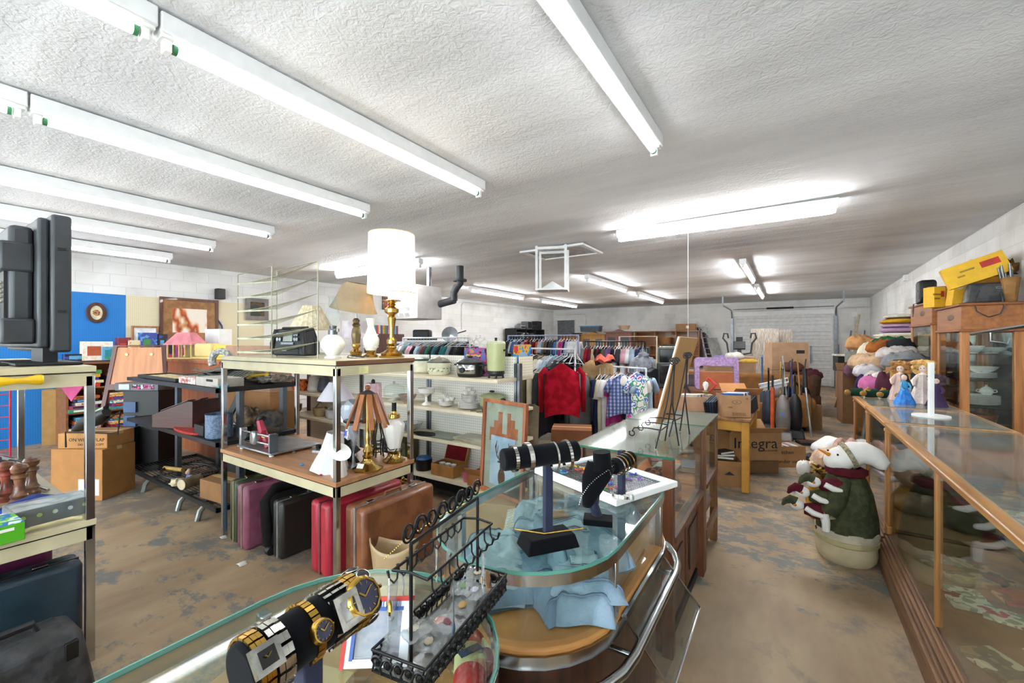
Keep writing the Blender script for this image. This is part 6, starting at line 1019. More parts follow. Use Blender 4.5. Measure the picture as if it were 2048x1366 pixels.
def fill(a, b, zr, names, where, grp, h=(.55, .75), wd=.4, long_=.5, rzj=.25, noun='shirt', kinds=None):
    a, b = Vector((a[0], a[1], zr+.0)), Vector((b[0], b[1], zr)); n = len(names); rz = math.atan2(b.y-a.y, b.x-a.x)+pi/2
    for i, nm in enumerate(names):
        p = a.lerp(b, (i+.6)/(n+.2)); lo = R.random() < long_
        garment(cm_(nm), h[0]+(h[1]-h[0])*R.random(), wd*(.9+.2*R.random()), True, R.randrange(5), '%s %s%s, %s from left on %s' % (nm, 'long-sleeved ' if lo else '', noun, ORD[i], where), grp, (p.x, p.y, zr-.012), rz+(R.random()-.5)*rzj, lo, .03, seed=i*1.7, name='hanging_'+noun, cat=noun)
LIL = mat('a9b2d8', .4, var=.05, name='lilac_metal'); WHM = mat('e2e4e8', .4, name='white_metal')
# A: lilac rail
A0, A1 = at(1016, 671, d=9.6), at(1157, 671, d=8.8); A0 = (A0.x, A0.y); A1 = (A1.x, A1.y)
rail('a', 'tall lilac clothes rail in front of the black cabinet', A0, A1, 1.63, LIL); fill(A0, A1, 1.63, ['black', 'charcoal', 'white', 'blue', 'grey', 'navy', 'pink', 'red', 'black', 'grey', 'maroon', 'orange', 'pale blue', 'grey', 'brown', 'black', 'charcoal', 'blue', 'beige', 'magenta', 'navy', 'pale blue', 'white', 'white'], 'the tall lilac rail', 'clothes on the lilac rail', (.65, .8))
# B: white double rail with the red shirt hung on its end
B0, B1 = at(1042, 698, d=7.0), at(1150, 698, d=6.0); B0 = (B0.x, B0.y); B1 = (B1.x, B1.y)
rail('b', 'white clothes rail behind the red shirt', B0, B1, 1.39, WHM); fill(B0, B1, 1.37, ['black', 'maroon', 'red', 'olive', 'beige', 'cream', 'white', 'pale blue', 'grey', 'charcoal', 'black'], 'the white rail behind the red shirt', 'clothes on the white rail', (.7, .85), .45)
q = at(1124, 720, d=5.75); garment(mat('b2182e', .95, bump=.5, bs=18, c2='92101f', name='red_jersey'), .68, .52, True, 2, 'bright red long-sleeved shirt hung facing the camera on rail end', None, (q.x, q.y, q.z+.03), YAW, True, .05, seed=2)
garment(cm_('charcoal'), .62, .36, False, 2, 'charcoal trousers hanging below the bright red shirt', None, (q.x-.05, q.y+.35, .80), YAW, name='hanging_trousers', cat='trousers')
MB_ = None
q = at(1075, 745, d=6.1); 
for i, (u, c, h) in enumerate([(1068, 'olive', .8), (1080, 'cream', .85), (1092, 'charcoal', .9)]):
    q = at(u, 727, d=6.25-.12*i); garment(cm_(c), h, .42, True, i, '%s garment hanging left of the bright red shirt, %s from left' % (c, ORD[i]), 'clothes beside the red shirt', (q.x, q.y, q.z), radians(80), True, .04, seed=i)
for i, (u, c, h) in enumerate([(1160, 'grey', .75), (1166, 'olive', .85), (1176, 'black', .8), (1184, 'cream', .6), (1190, 'navy', .9)]):
    q = at(u, 733, d=6.0+.1*i); garment(cm_(c), h, .4, True, i, '%s shirt hanging right of the bright red shirt, %s from left' % (c, ORD[i]), 'clothes right of the red shirt', (q.x, q.y, q.z), radians(60+8*i), i < 2, .045, seed=i+3)
for k, (u, v, c, r, lb) in enumerate([(1165, 730, 'beige', (.16, .1, .09), 'tan trousers slung over the rail beside the red shirt'), (1195, 735, 'beige', (.2, .07, .17), 'khaki shorts draped over hangers left of the plaid dress'), (1208, 720, 'orange', (.12, .08, .04), 'orange and pink scarf on top of khaki shorts')]): q = at(u, v, d=6.2-.1*k); mm = mat(('a8875c', 'a98a62', 'd86a5a')[k], .95, bump=.5, bs=16); mb = MB(); mb.grid(lambda a, b: Vector(((a-.5)*r[0]*2*(1+.15*sin(b*5+k)), .07*sin((b-.5)*2.6)+.02*mnoise.noise(Vector((a*4, b*4, k))), -abs(b-.42)*(.62, .66, .16)[k]+.025*mnoise.noise(Vector((a*6, b*2, k)))+.02*sin(a*9))), 16, 18); o = tag(mb.build('draped_trousers' if k < 2 else 'scarf', mm, smooth=180, solid=.012), lb, 'trousers' if k < 2 else 'scarf'); o.location = tuple(q); o.location.z += .06; o.rotation_euler[2] = YAW+(.3, -.15, .1)[k]
# white hangers bunch
q = at(1150, 725, d=5.9)
for k in range(7): t = thing('empty_hanger', 'white plastic hanger in the bunch at the white rail end, %s from left' % ORD[k], 'hanger', (q.x-.25+.05*k, q.y+.1-.02*k, q.z+.09), YAW+.3*k, 'empty white hangers'); MB().tube([(-.012, 0, .02), (.012, 0, .03), (0, 0, 0), (-.2, 0, -.1), (.2, 0, -.1), (0, 0, 0)], .005, 6).build('wire', HANG[0], t)
# C: black rail
C0, C1 = at(1170, 683, d=8.6), at(1290, 683, d=8.0); C0 = (C0.x, C0.y); C1 = (C1.x, C1.y)
rail('c', 'black clothes rail in front of the wooden hutches', C0, C1, 1.5, BLACKM); fill(C0, C1, 1.49, ['grey', 'red', 'maroon', 'beige', 'black', 'red', 'black', 'olive', 'purple', 'purple', 'black', 'white', 'charcoal', 'white', 'pink', 'white', 'pale blue', 'pink', 'navy', 'grey'], 'the black rail', 'clothes on the black rail', (.7, .85))
fr = thing('wooden_rail_frame', 'cream wooden rail frame behind the right end of the black rail', 'frame', tuple(at(1250, 675, z=0, d=None) if False else (C1[0]-.35, C1[1]+.45, 0))); MB().tube([(-.3, .0, 0), (-.3, 0, 1.6), (.45, 0, 1.6), (.45, 0, 0)], .02, 4).build('frame', mat('e0d4b8', .6), fr)
q = at(1285, 700, d=7.3); t = garment(mat('9a9ea6', .95, bump=.6, bs=14, c2='7e828c'), .62, .4, True, 0, 'grey quilted hooded coat hanging at black rail right end', None, tuple(q), .9, True, .09, name='hanging_coat', cat='coat', seed=4); MB().ell((0, -.02, -.1), (.09, .08, .07), .4).build('hood', mat('8d919a', .95, bump=.6, bs=14), t)
q = at(1304, 728, d=7.2); garment(cm_('black'), .85, .5, True, 2, 'long black coat hanging right of the grey hooded coat', None, tuple(q), 1.0, True, .1, name='hanging_coat', cat='coat', seed=5)
# D: low rail of light clothes
D0, D1 = at(1215, 731, d=6.35), at(1292, 731, d=5.8); D0 = (D0.x, D0.y); D1 = (D1.x, D1.y)
rail('d', 'low silver clothes rail with summer clothes and plaid dress', D0, D1, 1.13, WHM)
fill(D0, D1, 1.13, ['navy', 'white', 'maroon', 'white', 'pale blue', 'white', 'cream', 'pink', 'navy', 'white', 'grey', 'pale blue'], 'the low silver rail', 'clothes on the low rail', (.5, .7), .36, .2)
q = at(1243, 738, d=5.72); t = garment(plaid('4a5f9a', 'c9cfe2', '2c3a6a', .045), .52, .34, True, 0, 'blue plaid dress with white collar facing the camera', None, tuple(q), YAW+.15, False, .06, name='hanging_dress', cat='dress', seed=1, flare=.35); MB().ell((0, -.055, -.15), (.06, .012, .07)).build('white_collar', PAPER, t)
q = at(1274, 735, d=5.75); garment(splat(['f0efec', 'f0efec', '3f9a6a', 'f0efec', '4a78c8', 'f0efec', 'd84a9a'], 7), .62, .3, True, 0, 'white dress with green, blue and pink flowers', None, tuple(q), YAW+.3, False, .06, name='hanging_dress', cat='dress', seed=3, flare=.3)
q = at(1228, 742, d=5.85); garment(cm_('magenta'), .62, .26, True, 0, 'crimson dress just left of the blue plaid dress', None, tuple(q), YAW+.5, False, .05, name='hanging_dress', cat='dress', seed=6, flare=.2)
for i, (u, c, h) in enumerate([(1200, 'navy', .75), (1210, 'cream', .8), (1220, 'white', .7)]): q = at(u, 740, d=6.0-.05*i); garment(cm_(c), h, .34, True, i, '%s top hanging left of the crimson dress, %s from left' % (c, ORD[i]), 'tops left of the crimson dress', (q.x, q.y, q.z), YAW+.9-.1*i, False, .05, seed=i+8)
# E: rail behind the shelving
E0, E1 = at(806, 676, d=7.4), at(940, 677, d=6.4); E0 = (E0.x, E0.y); E1 = (E1.x, E1.y)
rail('e', 'white clothes rail behind the slow cookers', E0, E1, 1.56, WHM); fill(E0, E1, 1.56, ['white', 'pale blue', 'white', 'grey', 'green', 'pink', 'pink', 'black', 'pale blue', 'grey', 'maroon', 'charcoal', 'green', 'black', 'teal', 'black', 'teal', 'teal', 'grey', 'black', 'charcoal', 'black'], 'the rail behind the slow cookers', 'clothes on the rail behind the slow cookers', (.65, .8))
q = at(945, 690, d=6.1)
for k in range(9): t = thing('empty_hanger', 'white wire hanger in the loose bundle behind the black slow cooker, %s from left' % ORD[k], 'hanger', (q.x-.2+.05*k, q.y-.05+.04*(k % 3), q.z+.08+.03*(k % 2)), .5*k, 'loose wire hangers'); MB().tube([(-.012, 0, .02), (.012, 0, .03), (0, 0, 0), (-.2, 0, -.1), (.2, 0, -.1), (0, 0, 0)], .004, 6).build('wire', HANG[0], t)
# black AC + pans behind
t = thing('black_monitor', 'black flat monitor lying above the clothes behind the tall lamp', 'monitor', tuple(at(845, 668, d=8.2)), YAW); t.location.z -= .06; MB().box((0, 0, .06), (.32, .3, .16)).build('body', BLACKP, t, bevel=.03); MB().bb(-.25, .25, -.2, .2, -.06, -.02).build('stand', BLACKP, t)
t = thing('storage_rack', 'grey steel rack holding the monitor and pans by the left wall', 'rack', (t.location.x, t.location.y, 0), YAW); mb = MB(); mb.bb(-.5, .9, -.25, .25, 1.46, 1.5); mb.bb(-.5, .9, -.25, .25, .6, .64); mb.build('shelf', STEEL, t); [MB().bb(x-.02, x+.02, y-.02, y+.02, 0, 1.5).build('post', STEEL, t) for x in (-.48, .88) for y in (-.22, .22)]
t = thing('fan_pan', 'round grey pan leaning above the clothes rail behind the cookers', 'pan', tuple(at(900, 670, d=7.9)), YAW, ); MB().lathe([(0, 0), (.13, 0), (.15, .04), (.145, .04), (0, .01)], n=24, cap=False, r=(1.2, 0, 0)).build('body', STEEL, t); MB().tube([(.1, 0, .02), (.3, 0, .08)], .01).build('handle', BLACKM, t)
# ================= DEEP SHOP =================
HON = wood('a8713f', '8a5628', 2, name='honey_oak')
def P2(u, v=683, **k): q = at(u, v, **k); return (q.x, q.y, 0)
# yellow work table
t = thing('yellow_table', 'yellow-legged wooden table loaded with record boxes', 'table', (-.76, 5.35, 0)); YW = mat('c9922e', .5, c2='b07a22', vs=4, name='yellow_wood'); MB().bb(-.44, .44, -.58, .58, .7, .73).build('tabletop', wood('9a6a3c', '7a4e28', 1), t, bevel=.004)
mb = MB()
for s in (-1, 1): mb.bb(-.4, .4, s*.53-.012, s*.53+.012, .6, .7); mb.bb(s*.4-.012, s*.4+.012, -.53, .53, .6, .7)
mb.build('apron', YW, t)
for sx in (-1, 1):
    for sy in (-1, 1): MB().box((sx*.39, sy*.53, .35), (.07, .07, .7)).build('leg', YW, t, bevel=.005)
ZY = .731
c1 = carton('printed carton with round logo on the near edge of yellow table', .26, .26, .22, (-.50, 4.97, ZY), .38, 'b98d66', open_=True, flaps=False); L1 = mat('4a3a30', .8)
MB().ring([(.045*cos(a*pi/12), .02*sin(a*pi/12)) for a in range(24)], [(.041*cos(a*pi/12), .017*sin(a*pi/12)) for a in range(24)], 0, .001, XF((-.0, -.131, .155), (pi/2, 0, 0))).build('oval_logo', L1, c1); text('llllll', .016, L1, c1, (0, -.1315, .155)); text('llllllll', .02, L1, c1, (-.06, -.1315, .1), sx=1.2); text('|||||||||||', .035, L1, c1, (.02, -.1315, .035), sx=1.3); text('III', .03, L1, c1, (.095, -.1315, .19))
for k in range(5): o = tag(MB().box((0, 0, .105), (.2, .018, .21)).build('record_sleeve', mat(('3b6aa8', 'e8e2d0', '3a4a6a', 'd8d8dc', '2f7ab8')[k], .5)), '%s record sleeve standing in the printed carton, %s from front' % (('blue', 'cream', 'navy', 'white', 'bright blue')[k], ORD[k]), 'record', 'records in the printed carton'); o.location = (-.50+.01*k, 4.9+.035*k, ZY+.03); o.rotation_euler = (.1, 0, .38)
c2_ = carton('pale open carton of records at left of yellow table', .34, .3, .16, (-.98, 5.1, ZY), .45, 'c9a080', open_=True, flaps=False)
for k in range(8): o = tag(MB().box((0, 0, .085), (.26, .014, .17)).build('record_sleeve', mat(('d8d4c8', 'a8b0b8', 'e6e0d4', '8a6a5a')[k % 4], .6)), 'record sleeve in the pale open carton, %s from front' % ORD[k], 'record', 'records in the pale carton'); o.location = (-.98+.012*k, 5.0+.026*k, ZY+.01); o.rotation_euler = (.08, 0, .45)
carton('open brown carton behind the printed carton', .3, .28, .18, (-.48, 5.5, ZY), .5, 'b07a4a', open_=True)
for k in range(9): o = tag(MB().box((0, 0, .08), (.2, .014, .16)).build('record_sleeve', mat(('1e2230', '2a2a2e', '20406a', '3a3a40')[k % 4], .5)), 'dark record sleeve leaning between the cartons on yellow table, %s from left' % ORD[k], 'record', 'dark records on the yellow table'); o.location = (-.72+.022*k-(.0 if k < 5 else -.22), 4.98+.02*(k % 5)+(.25 if k > 4 else 0), ZY+.005); o.rotation_euler = (0, -.3, 1.3)
t = thing('bulb_lamp', 'milk glass lamp with bare white bulb on yellow table', 'lamp', (-.8, 5.22, ZY)); MB().lathe([(0, 0), (.05, 0), (.03, .03), (.06, .07), (.07, .11), (.05, .15), (.03, .17), (0, .17)], n=26).build('font', WHITEGL, t); MB().lathe([(.07, .17), (.02, .18), (.03, .2), (.018, .22), (0, .22)], n=20, flute=.1, fn=6).build('burner', mat('a89468', .4, .8), t); MB().lathe([(.014, .22), (.02, .24), (.033, .275), (.025, .305), (0, .318)], n=20, cap=False).build('bulb', WHITEGL, t)
t = thing('red_tube_toy', 'bent bright red tube standing behind the bulb lamp', 'tube', (-.83, 5.6, ZY)); MB().tube([(-.03, 0, 0), (-.03, 0, .25), (.0, 0, .33), (.09, 0, .25), (.02, 0, .17)], .014, 8).build('tube', mat('d0202c', .35), t)
# things under and around yellow table
t = carton('big open carton printed Integra on floor by the yellow table', .59, .3, .31, tuple(at(1511, 921, d=4.8)+Vector((-.082, .126, 0))), YAW, 'a87f55', open_=True); text('Integra', .17, INK, t, (.0, -.1515, .19), sx=1.05); text('DTR-40.5 RECEIVER', .025, INK, t, (.14, -.1515, .11)); q_ = t.location; carton('flat brown carton supporting the Integra carton', .55, .26, q_.z-.002, (q_.x, q_.y, 0), YAW, '7a5a3c')
t = carton('brown carton handwritten kitchen under sink on the aisle floor', .40, .3, .25, tuple(at(1578, 935, z=0)+Vector((-.082, .126, 0))), YAW, 'a87c50', open_=True, flaps=False); text('kitchen', .06, INK, t, (-.04, -.1515, .18), sx=1.1); text('under sink', .06, INK, t, (-.0, -.1515, .07), sx=1.1); bx, by = t.location.x, t.location.y
for k in range(10): o = tag(MB().box((0, 0, .11), (.03, .2, .24)).build('paperback', mat(('c9c4bc', 'a0433a', '8fa0b8', 'd8d0b0', '5a6a7a')[k % 5], .6)), '%s paperback upright in the handwritten carton, %s from left' % (('grey', 'red', 'blue', 'cream', 'slate')[k % 5], ORD[k]), 'book', 'books in the handwritten carton'); o.location = (bx+(-.16+.036*k)*cos(YAW), by+(-.16+.036*k)*sin(YAW), .012); o.rotation_euler = (0, 0, YAW)
t = carton('small carton with triangle mark under the yellow table', .24, .24, .26, (-.56, 5.02, 0), .3, 'a0764c', open_=True, flaps=False); MB().prism([(-.05, 0), (.05, 0), (0, .035)], 0, .001, XF((0, -.121, .12), (pi/2, 0, 0))).build('triangle_mark', INK, t)
for k in range(4): book('dark video case in a stack on the floor under yellow table, %s up' % ORD[k], .2, .12, .028, (-.52, 5.95, .029*k), (0, 0, .3+.1*k), '2a2428', 'video cases under the table')
for k in range(3): book('black video case on top of the triangle carton, %s up' % ORD[k], .2, .12, .025, (-.6, 5.02, .262+.026*k), (0, 0, .2+.4*k), '2b2d30', 'video cases on the triangle carton')
cloth_heap('black_cable_heap', 'coil of black cable on the aisle floor by the handwritten carton', 'cord', tuple(at(1618, 915, z=.02)), (.07, .14, .03), BLACKP, 5, nz=1.2, fs=5)
# vacuum cleaners
def vac(label, u, v, h, m, m2, grp='upright vacuum cleaners', rz=0, bag=True, w=.26):
    q = at(u, v, z=0); t = thing('vacuum_cleaner', label, 'vacuum cleaner', (q.x, q.y, 0), rz, grp); MB().box((0, 0, .07), (w, .3, .13), t=(.85, .7)).build('floor_head', m2, t, bevel=.02)
    if bag: MB().lathe([(.03, .1), (.09, .16), (.1, .35), (.08, .58), (.03, .68), (0, .69)], n=18, sy=.75).build('body', m, t)
    MB().tube([(0, .06, .12), (0, .04, .65), (0, .02, h-.1), (0, -.02, h), (.0, -.06, h-.04)], .014, 8).build('handle', m2, t); return t
GRV = mat('7a7572', .4, .3, name='silver_plastic'); t = vac('silver-grey upright vacuum with blue badge in the aisle', 1566, 880, 1.12, GRV, GRV); MB().cyl((0, -.078, .4), (0, -.082, .4), .025, n=16).build('badge', mat('3a6ab0', .4), t)
vac('black upright vacuum right of the silver one', 1590, 876, 1.0, BLACKP, BLACKP); vac('dark blue vacuum left of the silver one', 1537, 862, 1.05, mat('2a3040', .5), BLACKP); vac('blue-handled upright cleaner farther behind the silver vacuum', 1524, 850, 1.25, mat('38465a', .5), mat('3a6a9a', .5))
t = thing('orange_broom', 'orange-handled tool standing beside the silver vacuum', 'broom', tuple(at(1545, 868, z=0))); MB().cyl((0, 0, .05), (.0, .05, .75), .03).build('grip', mat('c8521e', .5), t); MB().cyl((0, .05, .75), (0, .06, .95), .016).build('pole', BLACKP, t); MB().bb(-.1, .1, -.03, .03, 0, .06).build('head', BLACKP, t)
t = thing('stick_vacuum', 'slim silver stick vacuum standing alone in the aisle', 'vacuum cleaner', tuple(at(1618, 888, z=0))); MB().cyl((.03, 0, .1), (-.04, .05, .82), .016).build('tube', ALU, t); MB().cyl((-.04, .05, .82), (-.05, .06, 1.1), .03).build('grip', BLACKP, t); MB().box((0, -.05, .03), (.3, .2, .05), (0, 0, .3)).build('floor_head', BLACKP, t, bevel=.01); MB().box((.0, -.05, .057), (.26, .03, .004), (0, 0, .3)).build('red_trim', mat('a02a24', .5), t)
for k in range(6):
    q = at(1560+9*k, 800, d=6.9); t = thing('pole_tool', '%s pole leaning in the cluster behind the vacuums, %s from left' % (('brass', 'black', 'silver', 'blue', 'black', 'brown')[k], ORD[k]), 'pole', (q.x, q.y+.3, 0), 0, 'poles behind the vacuums'); MB().tube([(0, 0, 0), (.06*sin(k*2), .1, .7), (.12*sin(k*2), .2, 1.15+.05*(k % 3))], .012, 6).build('shaft', (BRASS, BLACKP, ALU, mat('3a5aa0', .5), BLACKM, CARD2)[k], t); MB().ell((0, 0, .05), (.06, .04, .05)).build('foot', BLACKP, t)
for k in range(4): q = at(1545+18*k, 790, d=7.6); cloth_heap('tool_bag', '%s bundle of cords and bags behind the vacuums, %s from left' % (('white', 'navy', 'ochre', 'black')[k], ORD[k]), 'bag', (q.x, q.y, .55), (.16, .14, .2), mat(('b8b6b4', '2a3358', '8a6a34', '222326')[k], .9, bump=.4, bs=12), k+30, nz=.7)
t = thing('folding_chair', 'white folding chair frame lying across the bundles', 'chair', tuple(at(1548, 775, d=7.2)), YAW-.2); MB().tube([(-.22, 0, -.05), (.22, 0, .06), (.25, .1, .12), (-.2, .1, .0)], .012, 6, closed=True).build('frame', WHITEP, t); MB().box((0, .03, .0), (.4, .04, .12), (0, -.24, 0)).build('seat', mat('c9cdd2', .5), t); t.location.z = .76
# support: low cardboard stack that carries those bundles
carton('wide low carton beneath the bundles behind the vacuums', .9, .5, .42, tuple(at(1572, 870, z=0)+Vector((0, .75, 0))), YAW, '94704c')
# sofas and settee in the aisle
def sofa(label, x, y, w, d, h, c, rz=0, arch=.0, grp=None):
    t = thing('sofa', label, 'sofa', (x, y, 0), rz, grp); m = mat(c, .95, bump=.3, bs=30, var=.1, name='sofa_cloth'); MB().bb(-w/2, w/2, -d/2, d/2, .08, .42).build('seat_base', m, t, bevel=.04); MB().box((0, d/2-.12, .55), (w, .22, h-.3), (-.08, 0, 0)).build('backrest', m, t, bevel=.08)
    for s in (-1, 1): MB().box((s*(w/2-.1), -.05, .42), (.2, d*.85, .35)).build('armrest', m, t, bevel=.06)
    for k in range(2): MB().box(((k-.5)*(w-.45)/1.0*.98, -.08, .45), ((w-.5)/2, d-.3, .14)).build('cushion', m, t, bevel=.04)
    return t
sofa('golden brown arched sofa behind the vacuums', -.55, 8.9, 1.7, .85, 1.0, '8a6038', 0); sofa('mauve grey sofa left of the golden brown one', -1.9, 10.6, 1.2, .8, .95, '6a606a', .3)
sofa('dark brown sofa along the aisle, seen end-on', .12, 11.2, 1.5, .8, .85, '4f3a2e', -pi/2); cloth_heap('maroon_blanket', 'maroon blanket draped on the dark brown aisle sofa', 'blanket', (.3, 11.0, .75), (.3, .5, .16), mat('4a2028', .95, bump=.4, bs=10), 3)
for i, (x, y, z, w, d, h, c, lb) in enumerate([(-1.15, 10.4, 0, .9, .6, 1.05, 'a88462', 'tall brown carton behind the golden brown sofa'), (-.08, 11.6, 0, .75, .6, .85, 'b08a64', 'lower big carton behind the sofa, carrying another'), (-.08, 11.6, .86, .72, .55, .62, 'b39071', 'big carton with black marks on top of the lower carton'), (-1.2, 12.6, 0, .8, .6, 1.1, 'b49273', 'pale carton near the distressed door panel')]): t = carton(lb, w, d, h, (x, y, z), .3, c); (MB().bb(.12, .28, -d/2-.002, -d/2, h*.6, h*.72).build('black_mark', INK, t) if i == 2 else None)
for i, (x, y, z, c, r) in enumerate([(-1.0, 10.2, 1.15, 'd8d4cc', (.2, .16, .12)), (-1.3, 10.3, 1.12, '8a7ab0', (.14, .1, .08)), (-.65, 8.95, 1.12, 'c9a24a', (.16, .1, .06)), (.05, 10.9, .9, '5a3a34', (.2, .3, .15)), (.1, 12.4, .14, 'c8c6c4', (.25, .25, .5))]): cloth_heap('piled_bag', ('white paper pile on the tall brown carton', 'lilac printed bag on the tall brown carton', 'golden scarf on the back of golden brown sofa', 'dark red bundle at the aisle end of brown sofa', 'white sack standing beyond the dark brown sofa')[i], ('paper', 'bag', 'scarf', 'bundle', 'sack')[i], (x, y, z), r, mat(c, .9, bump=.3, bs=14), i+50)
# purple frame, crt, cardboard behind yellow table
t = thing('dresser', 'long brown dresser standing behind the yellow table', 'dresser', (-1.38, 7.6, 0), .35); MB().bb(-.62, .62, -.3, .3, .05, .72).build('body', wood('8a5432', '6b3e22', 0), t, bevel=.006); [MB().bb(x, x+.5, -.315, -.3, z, z+.25).build('drawer', wood('9a6038', '7a4828', 0), t) for x in (-.56, .04) for z in (.12, .42)]; MB().bb(-.6, .6, -.28, .28, 0, .05).build('plinth', BLACKP, t)
t = thing('lilac_surround', 'large rounded lilac wooden frame standing on the brown dresser', 'frame', (-1.0, 7.58, .722), .35, rx=-.08); 
def rr(w, h, r, n=6): return [(sx*(w/2-r)+r*cos(a0+k*pi/2/n), sy*(h/2-r)+r*sin(a0+k*pi/2/n)+h/2) for sx, sy, a0 in ((1, -1, -pi/2), (1, 1, 0), (-1, 1, pi/2), (-1, -1, pi)) for k in range(n+1)]
MB().ring(rr(.66, .52, .06), rr(.52, .38, .03), -.04, .04, XF((0, 0, 0), (pi/2, 0, 0))).build('frame', mat('a88bb4', .7, c2='8f7199', vs=30, bump=.4, bs=30, name='lilac_paint'), t); t.children[0].data.transform(Matrix.Translation((0, 0, .0)))
carton('flat wide orange-brown carton seen through the purple frame', .6, .2, .28, (-1.02, 7.72, .722), .35, 'a55f3a')
def crt(label, x, y, z, w, h, d, c, rz=0, grp='old tube televisions'): t = thing('tube_television', label, 'television', (x, y, z), rz, grp); MB().box((0, 0, h/2), (w, d*.4, h)).build('cabinet', mat(c, .5), t, bevel=.02); MB().box((0, d*.45, h*.52), (w*.7, d*.6, h*.75)).build('tube_housing', mat(c, .5), t, bevel=.04); MB().box((0, -d*.2-.001, h*.55), (w*.84, .02, h*.74)).build('screen', mat('1b1e22', .1, coat=.5), t, bevel=.01); MB().box((0, -d*.2-.005, .03), (w*.5, .01, .02)).build('control_strip', STEEL, t)
crt('dark tube television standing left of the purple frame', -1.68, 7.45, .722, .44, .42, .45, '2c2e30', .35); 
for k in range(3): crt('grey tube television in the row behind the hardboard panel, %s from left' % ORD[k], -3.6+.75*k, 9.2+.1*k, .92, .6, .46, .45, ('5d625a', '3c3e40', '7c8078')[k], .3)
t = thing('long_bench', 'low wooden bench carrying the grey tube televisions', 'bench', (-2.85, 9.3, 0), .13); MB().bb(-1.4, 1.4, -.35, .45, .84, .9).build('bench_top', HON, t); [MB().bb(x-.04, x+.04, y-.04, y+.04, 0, .84).build('leg', HON, t) for x in (-1.3, 0, 1.3) for y in (-.3, .4)]
for k in range(4): t = thing('stereo_receiver', '%s stereo unit under the row of televisions, %s from left' % (('silver', 'black', 'grey', 'black')[k], ORD[k]), 'stereo', (-3.3+.55*k, 8.75+.05*k, 0), .3, 'stereo units before the bench'); MB().bb(-.22, .22, -.15, .15, 0, .5+.1*(k % 2)).build('casing', mat(('9a9c9e', '222326', '6a6c6e', '2b2c30')[k], .4, .3), t, bevel=.008); MB().bb(-.2, .2, -.155, -.15, .3, .46).build('front_panel', BLACKM, t)
t = thing('office_chair_back', 'black curved hoop chair back behind the easel', 'chair', (-1.35, 6.4, 0), .3); MB().tube([(-.2, 0, .4), (-.2, .02, .7), (-.1, .03, .9), (.1, .03, .9), (.2, .02, .7), (.2, 0, .4)], .018, 8).build('hoop', BLACKP, t); MB().bb(-.22, .22, -.4, .02, .38, .44).build('seat', BLACKP, t, bevel=.02); [MB().cyl((x, y, 0), (x, y, .38), .015).build('leg', STEEL, t) for x in (-.18, .18) for y in (-.36, -.02)]
# cartons near rail D and chair
for i, (x, y, w, h, c, lb) in enumerate([(-2.35, 5.0, .5, .4, '8f5a3a', 'reddish brown carton on floor beneath the plaid dress'), (-2.3, 7.0, .4, .5, '6a4c34', 'dark brown wooden crate under the grey coat'), (-3.1, 4.4, .45, .3, '5c8a3a', 'green plastic crate under the hanging trousers')]): carton(lb, w, w*.8, h, (x, y, 0), .4, c, name=('cardboard_box', 'wooden_crate', 'plastic_crate')[i], cat=('box', 'crate', 'crate')[i])
# hutches, bookcase
def hutch(label, x0, x1, y, zt, m, crown=True, glassd=True, grp='wooden hutches along the back'):
    t = thing('hutch', label, 'hutch', ((x0+x1)/2, y, 0), 0, grp); w = (x1-x0)/2; MB().bb(-w, w, -.25, .25, 0, .8).build('base_cabinet', m, t); MB().bb(-w+.03, w-.03, -.02, .25, .8, zt).build('upper_case', m, t)
    if crown: MB().prism([(-w-.03, 0), (w+.03, 0), (w+.03, .04), (w*.3, .06), (0, .13), (-w*.3, .06), (-w-.03, .04)], -.25, .1, XF((0, 0, zt), (pi/2, 0, 0))).build('crown', m, t)
    for s in (-1, 1): MB().bb(s*w*.5-w*.4, s*w*.5+w*.4, -.045, -.02, .95, zt-.1).build('upper_door', m, t); MB().bb(s*w*.5-w*.28, s*w*.5+w*.28, -.05, -.046, 1.03, zt-.18).build('pane', mat('5a5f62', .1, .5) if glassd else m, t); MB().bb(s*w*.5-w*.4, s*w*.5+w*.4, -.27, -.25, .1, .7).build('lower_door', m, t)
hutch('golden oak hutch with arched top, behind the lilac rail', -7.4, -6.3, 16.6, 1.78, wood('b58338', '946526')); hutch('dark mahogany glazed hutch behind the black rail', -6.2, -5.1, 16.3, 1.85, wood('7a4a3c', '5d342a')); hutch('honey hutch at far left by the grey door', -8.5, -7.5, 16.9, 1.72, HON, False)
t = thing('storage_bin', 'dark bin with bright blue lid on top of the golden oak hutch', 'bin', (-6.95, 16.65, 1.91)); MB().box((0, 0, .1), (.8, .35, .2), t=(1.05, 1.05)).build('body', mat('4a5058', .6), t); MB().bb(-.44, .44, -.2, .2, .2, .24).build('lid', mat('2a8ac0', .5), t)
for k in range(3): q = (-8.2+.5*k, 16.9, 1.73); t = thing('black_device', 'black gadget on the far left honey hutch, %s from left' % ORD[k], 'device', q, .2*k, 'gadgets on the far hutch'); MB().bb(-.2, .2, -.12, .12, 0, .09+.05*(k % 2)).build('casing', BLACKP, t, bevel=.01)
t = thing('wire_basket_pile', 'pile of pale baskets on the dark mahogany hutch', 'basket', (-5.45, 16.35, 1.98)); MB().lathe([(.0, 0), (.18, 0), (.24, .14), (.2, .14), (.15, .03), (0, .02)], n=20, cap=False).build('basket', mat('b89a78', .8, bump=.5), t)
t = thing('bookcase', 'wide honey oak bookcase against the back wall', 'bookcase', (-4.07, 17.35, 0)); mb = MB(); W2 = 1.2
for x in (-W2, -.42, .38, W2): MB().bb(x-.02, x+.02, -.18, .2, 1.35 if -1 < x < 1 else 0, 1.9).build('upright', HON, t)
for z in (.05, .5, .95, 1.33, 1.9): MB().bb(-W2, W2, -.18, .2, z-.02, z+.02).build('shelf', HON, t)
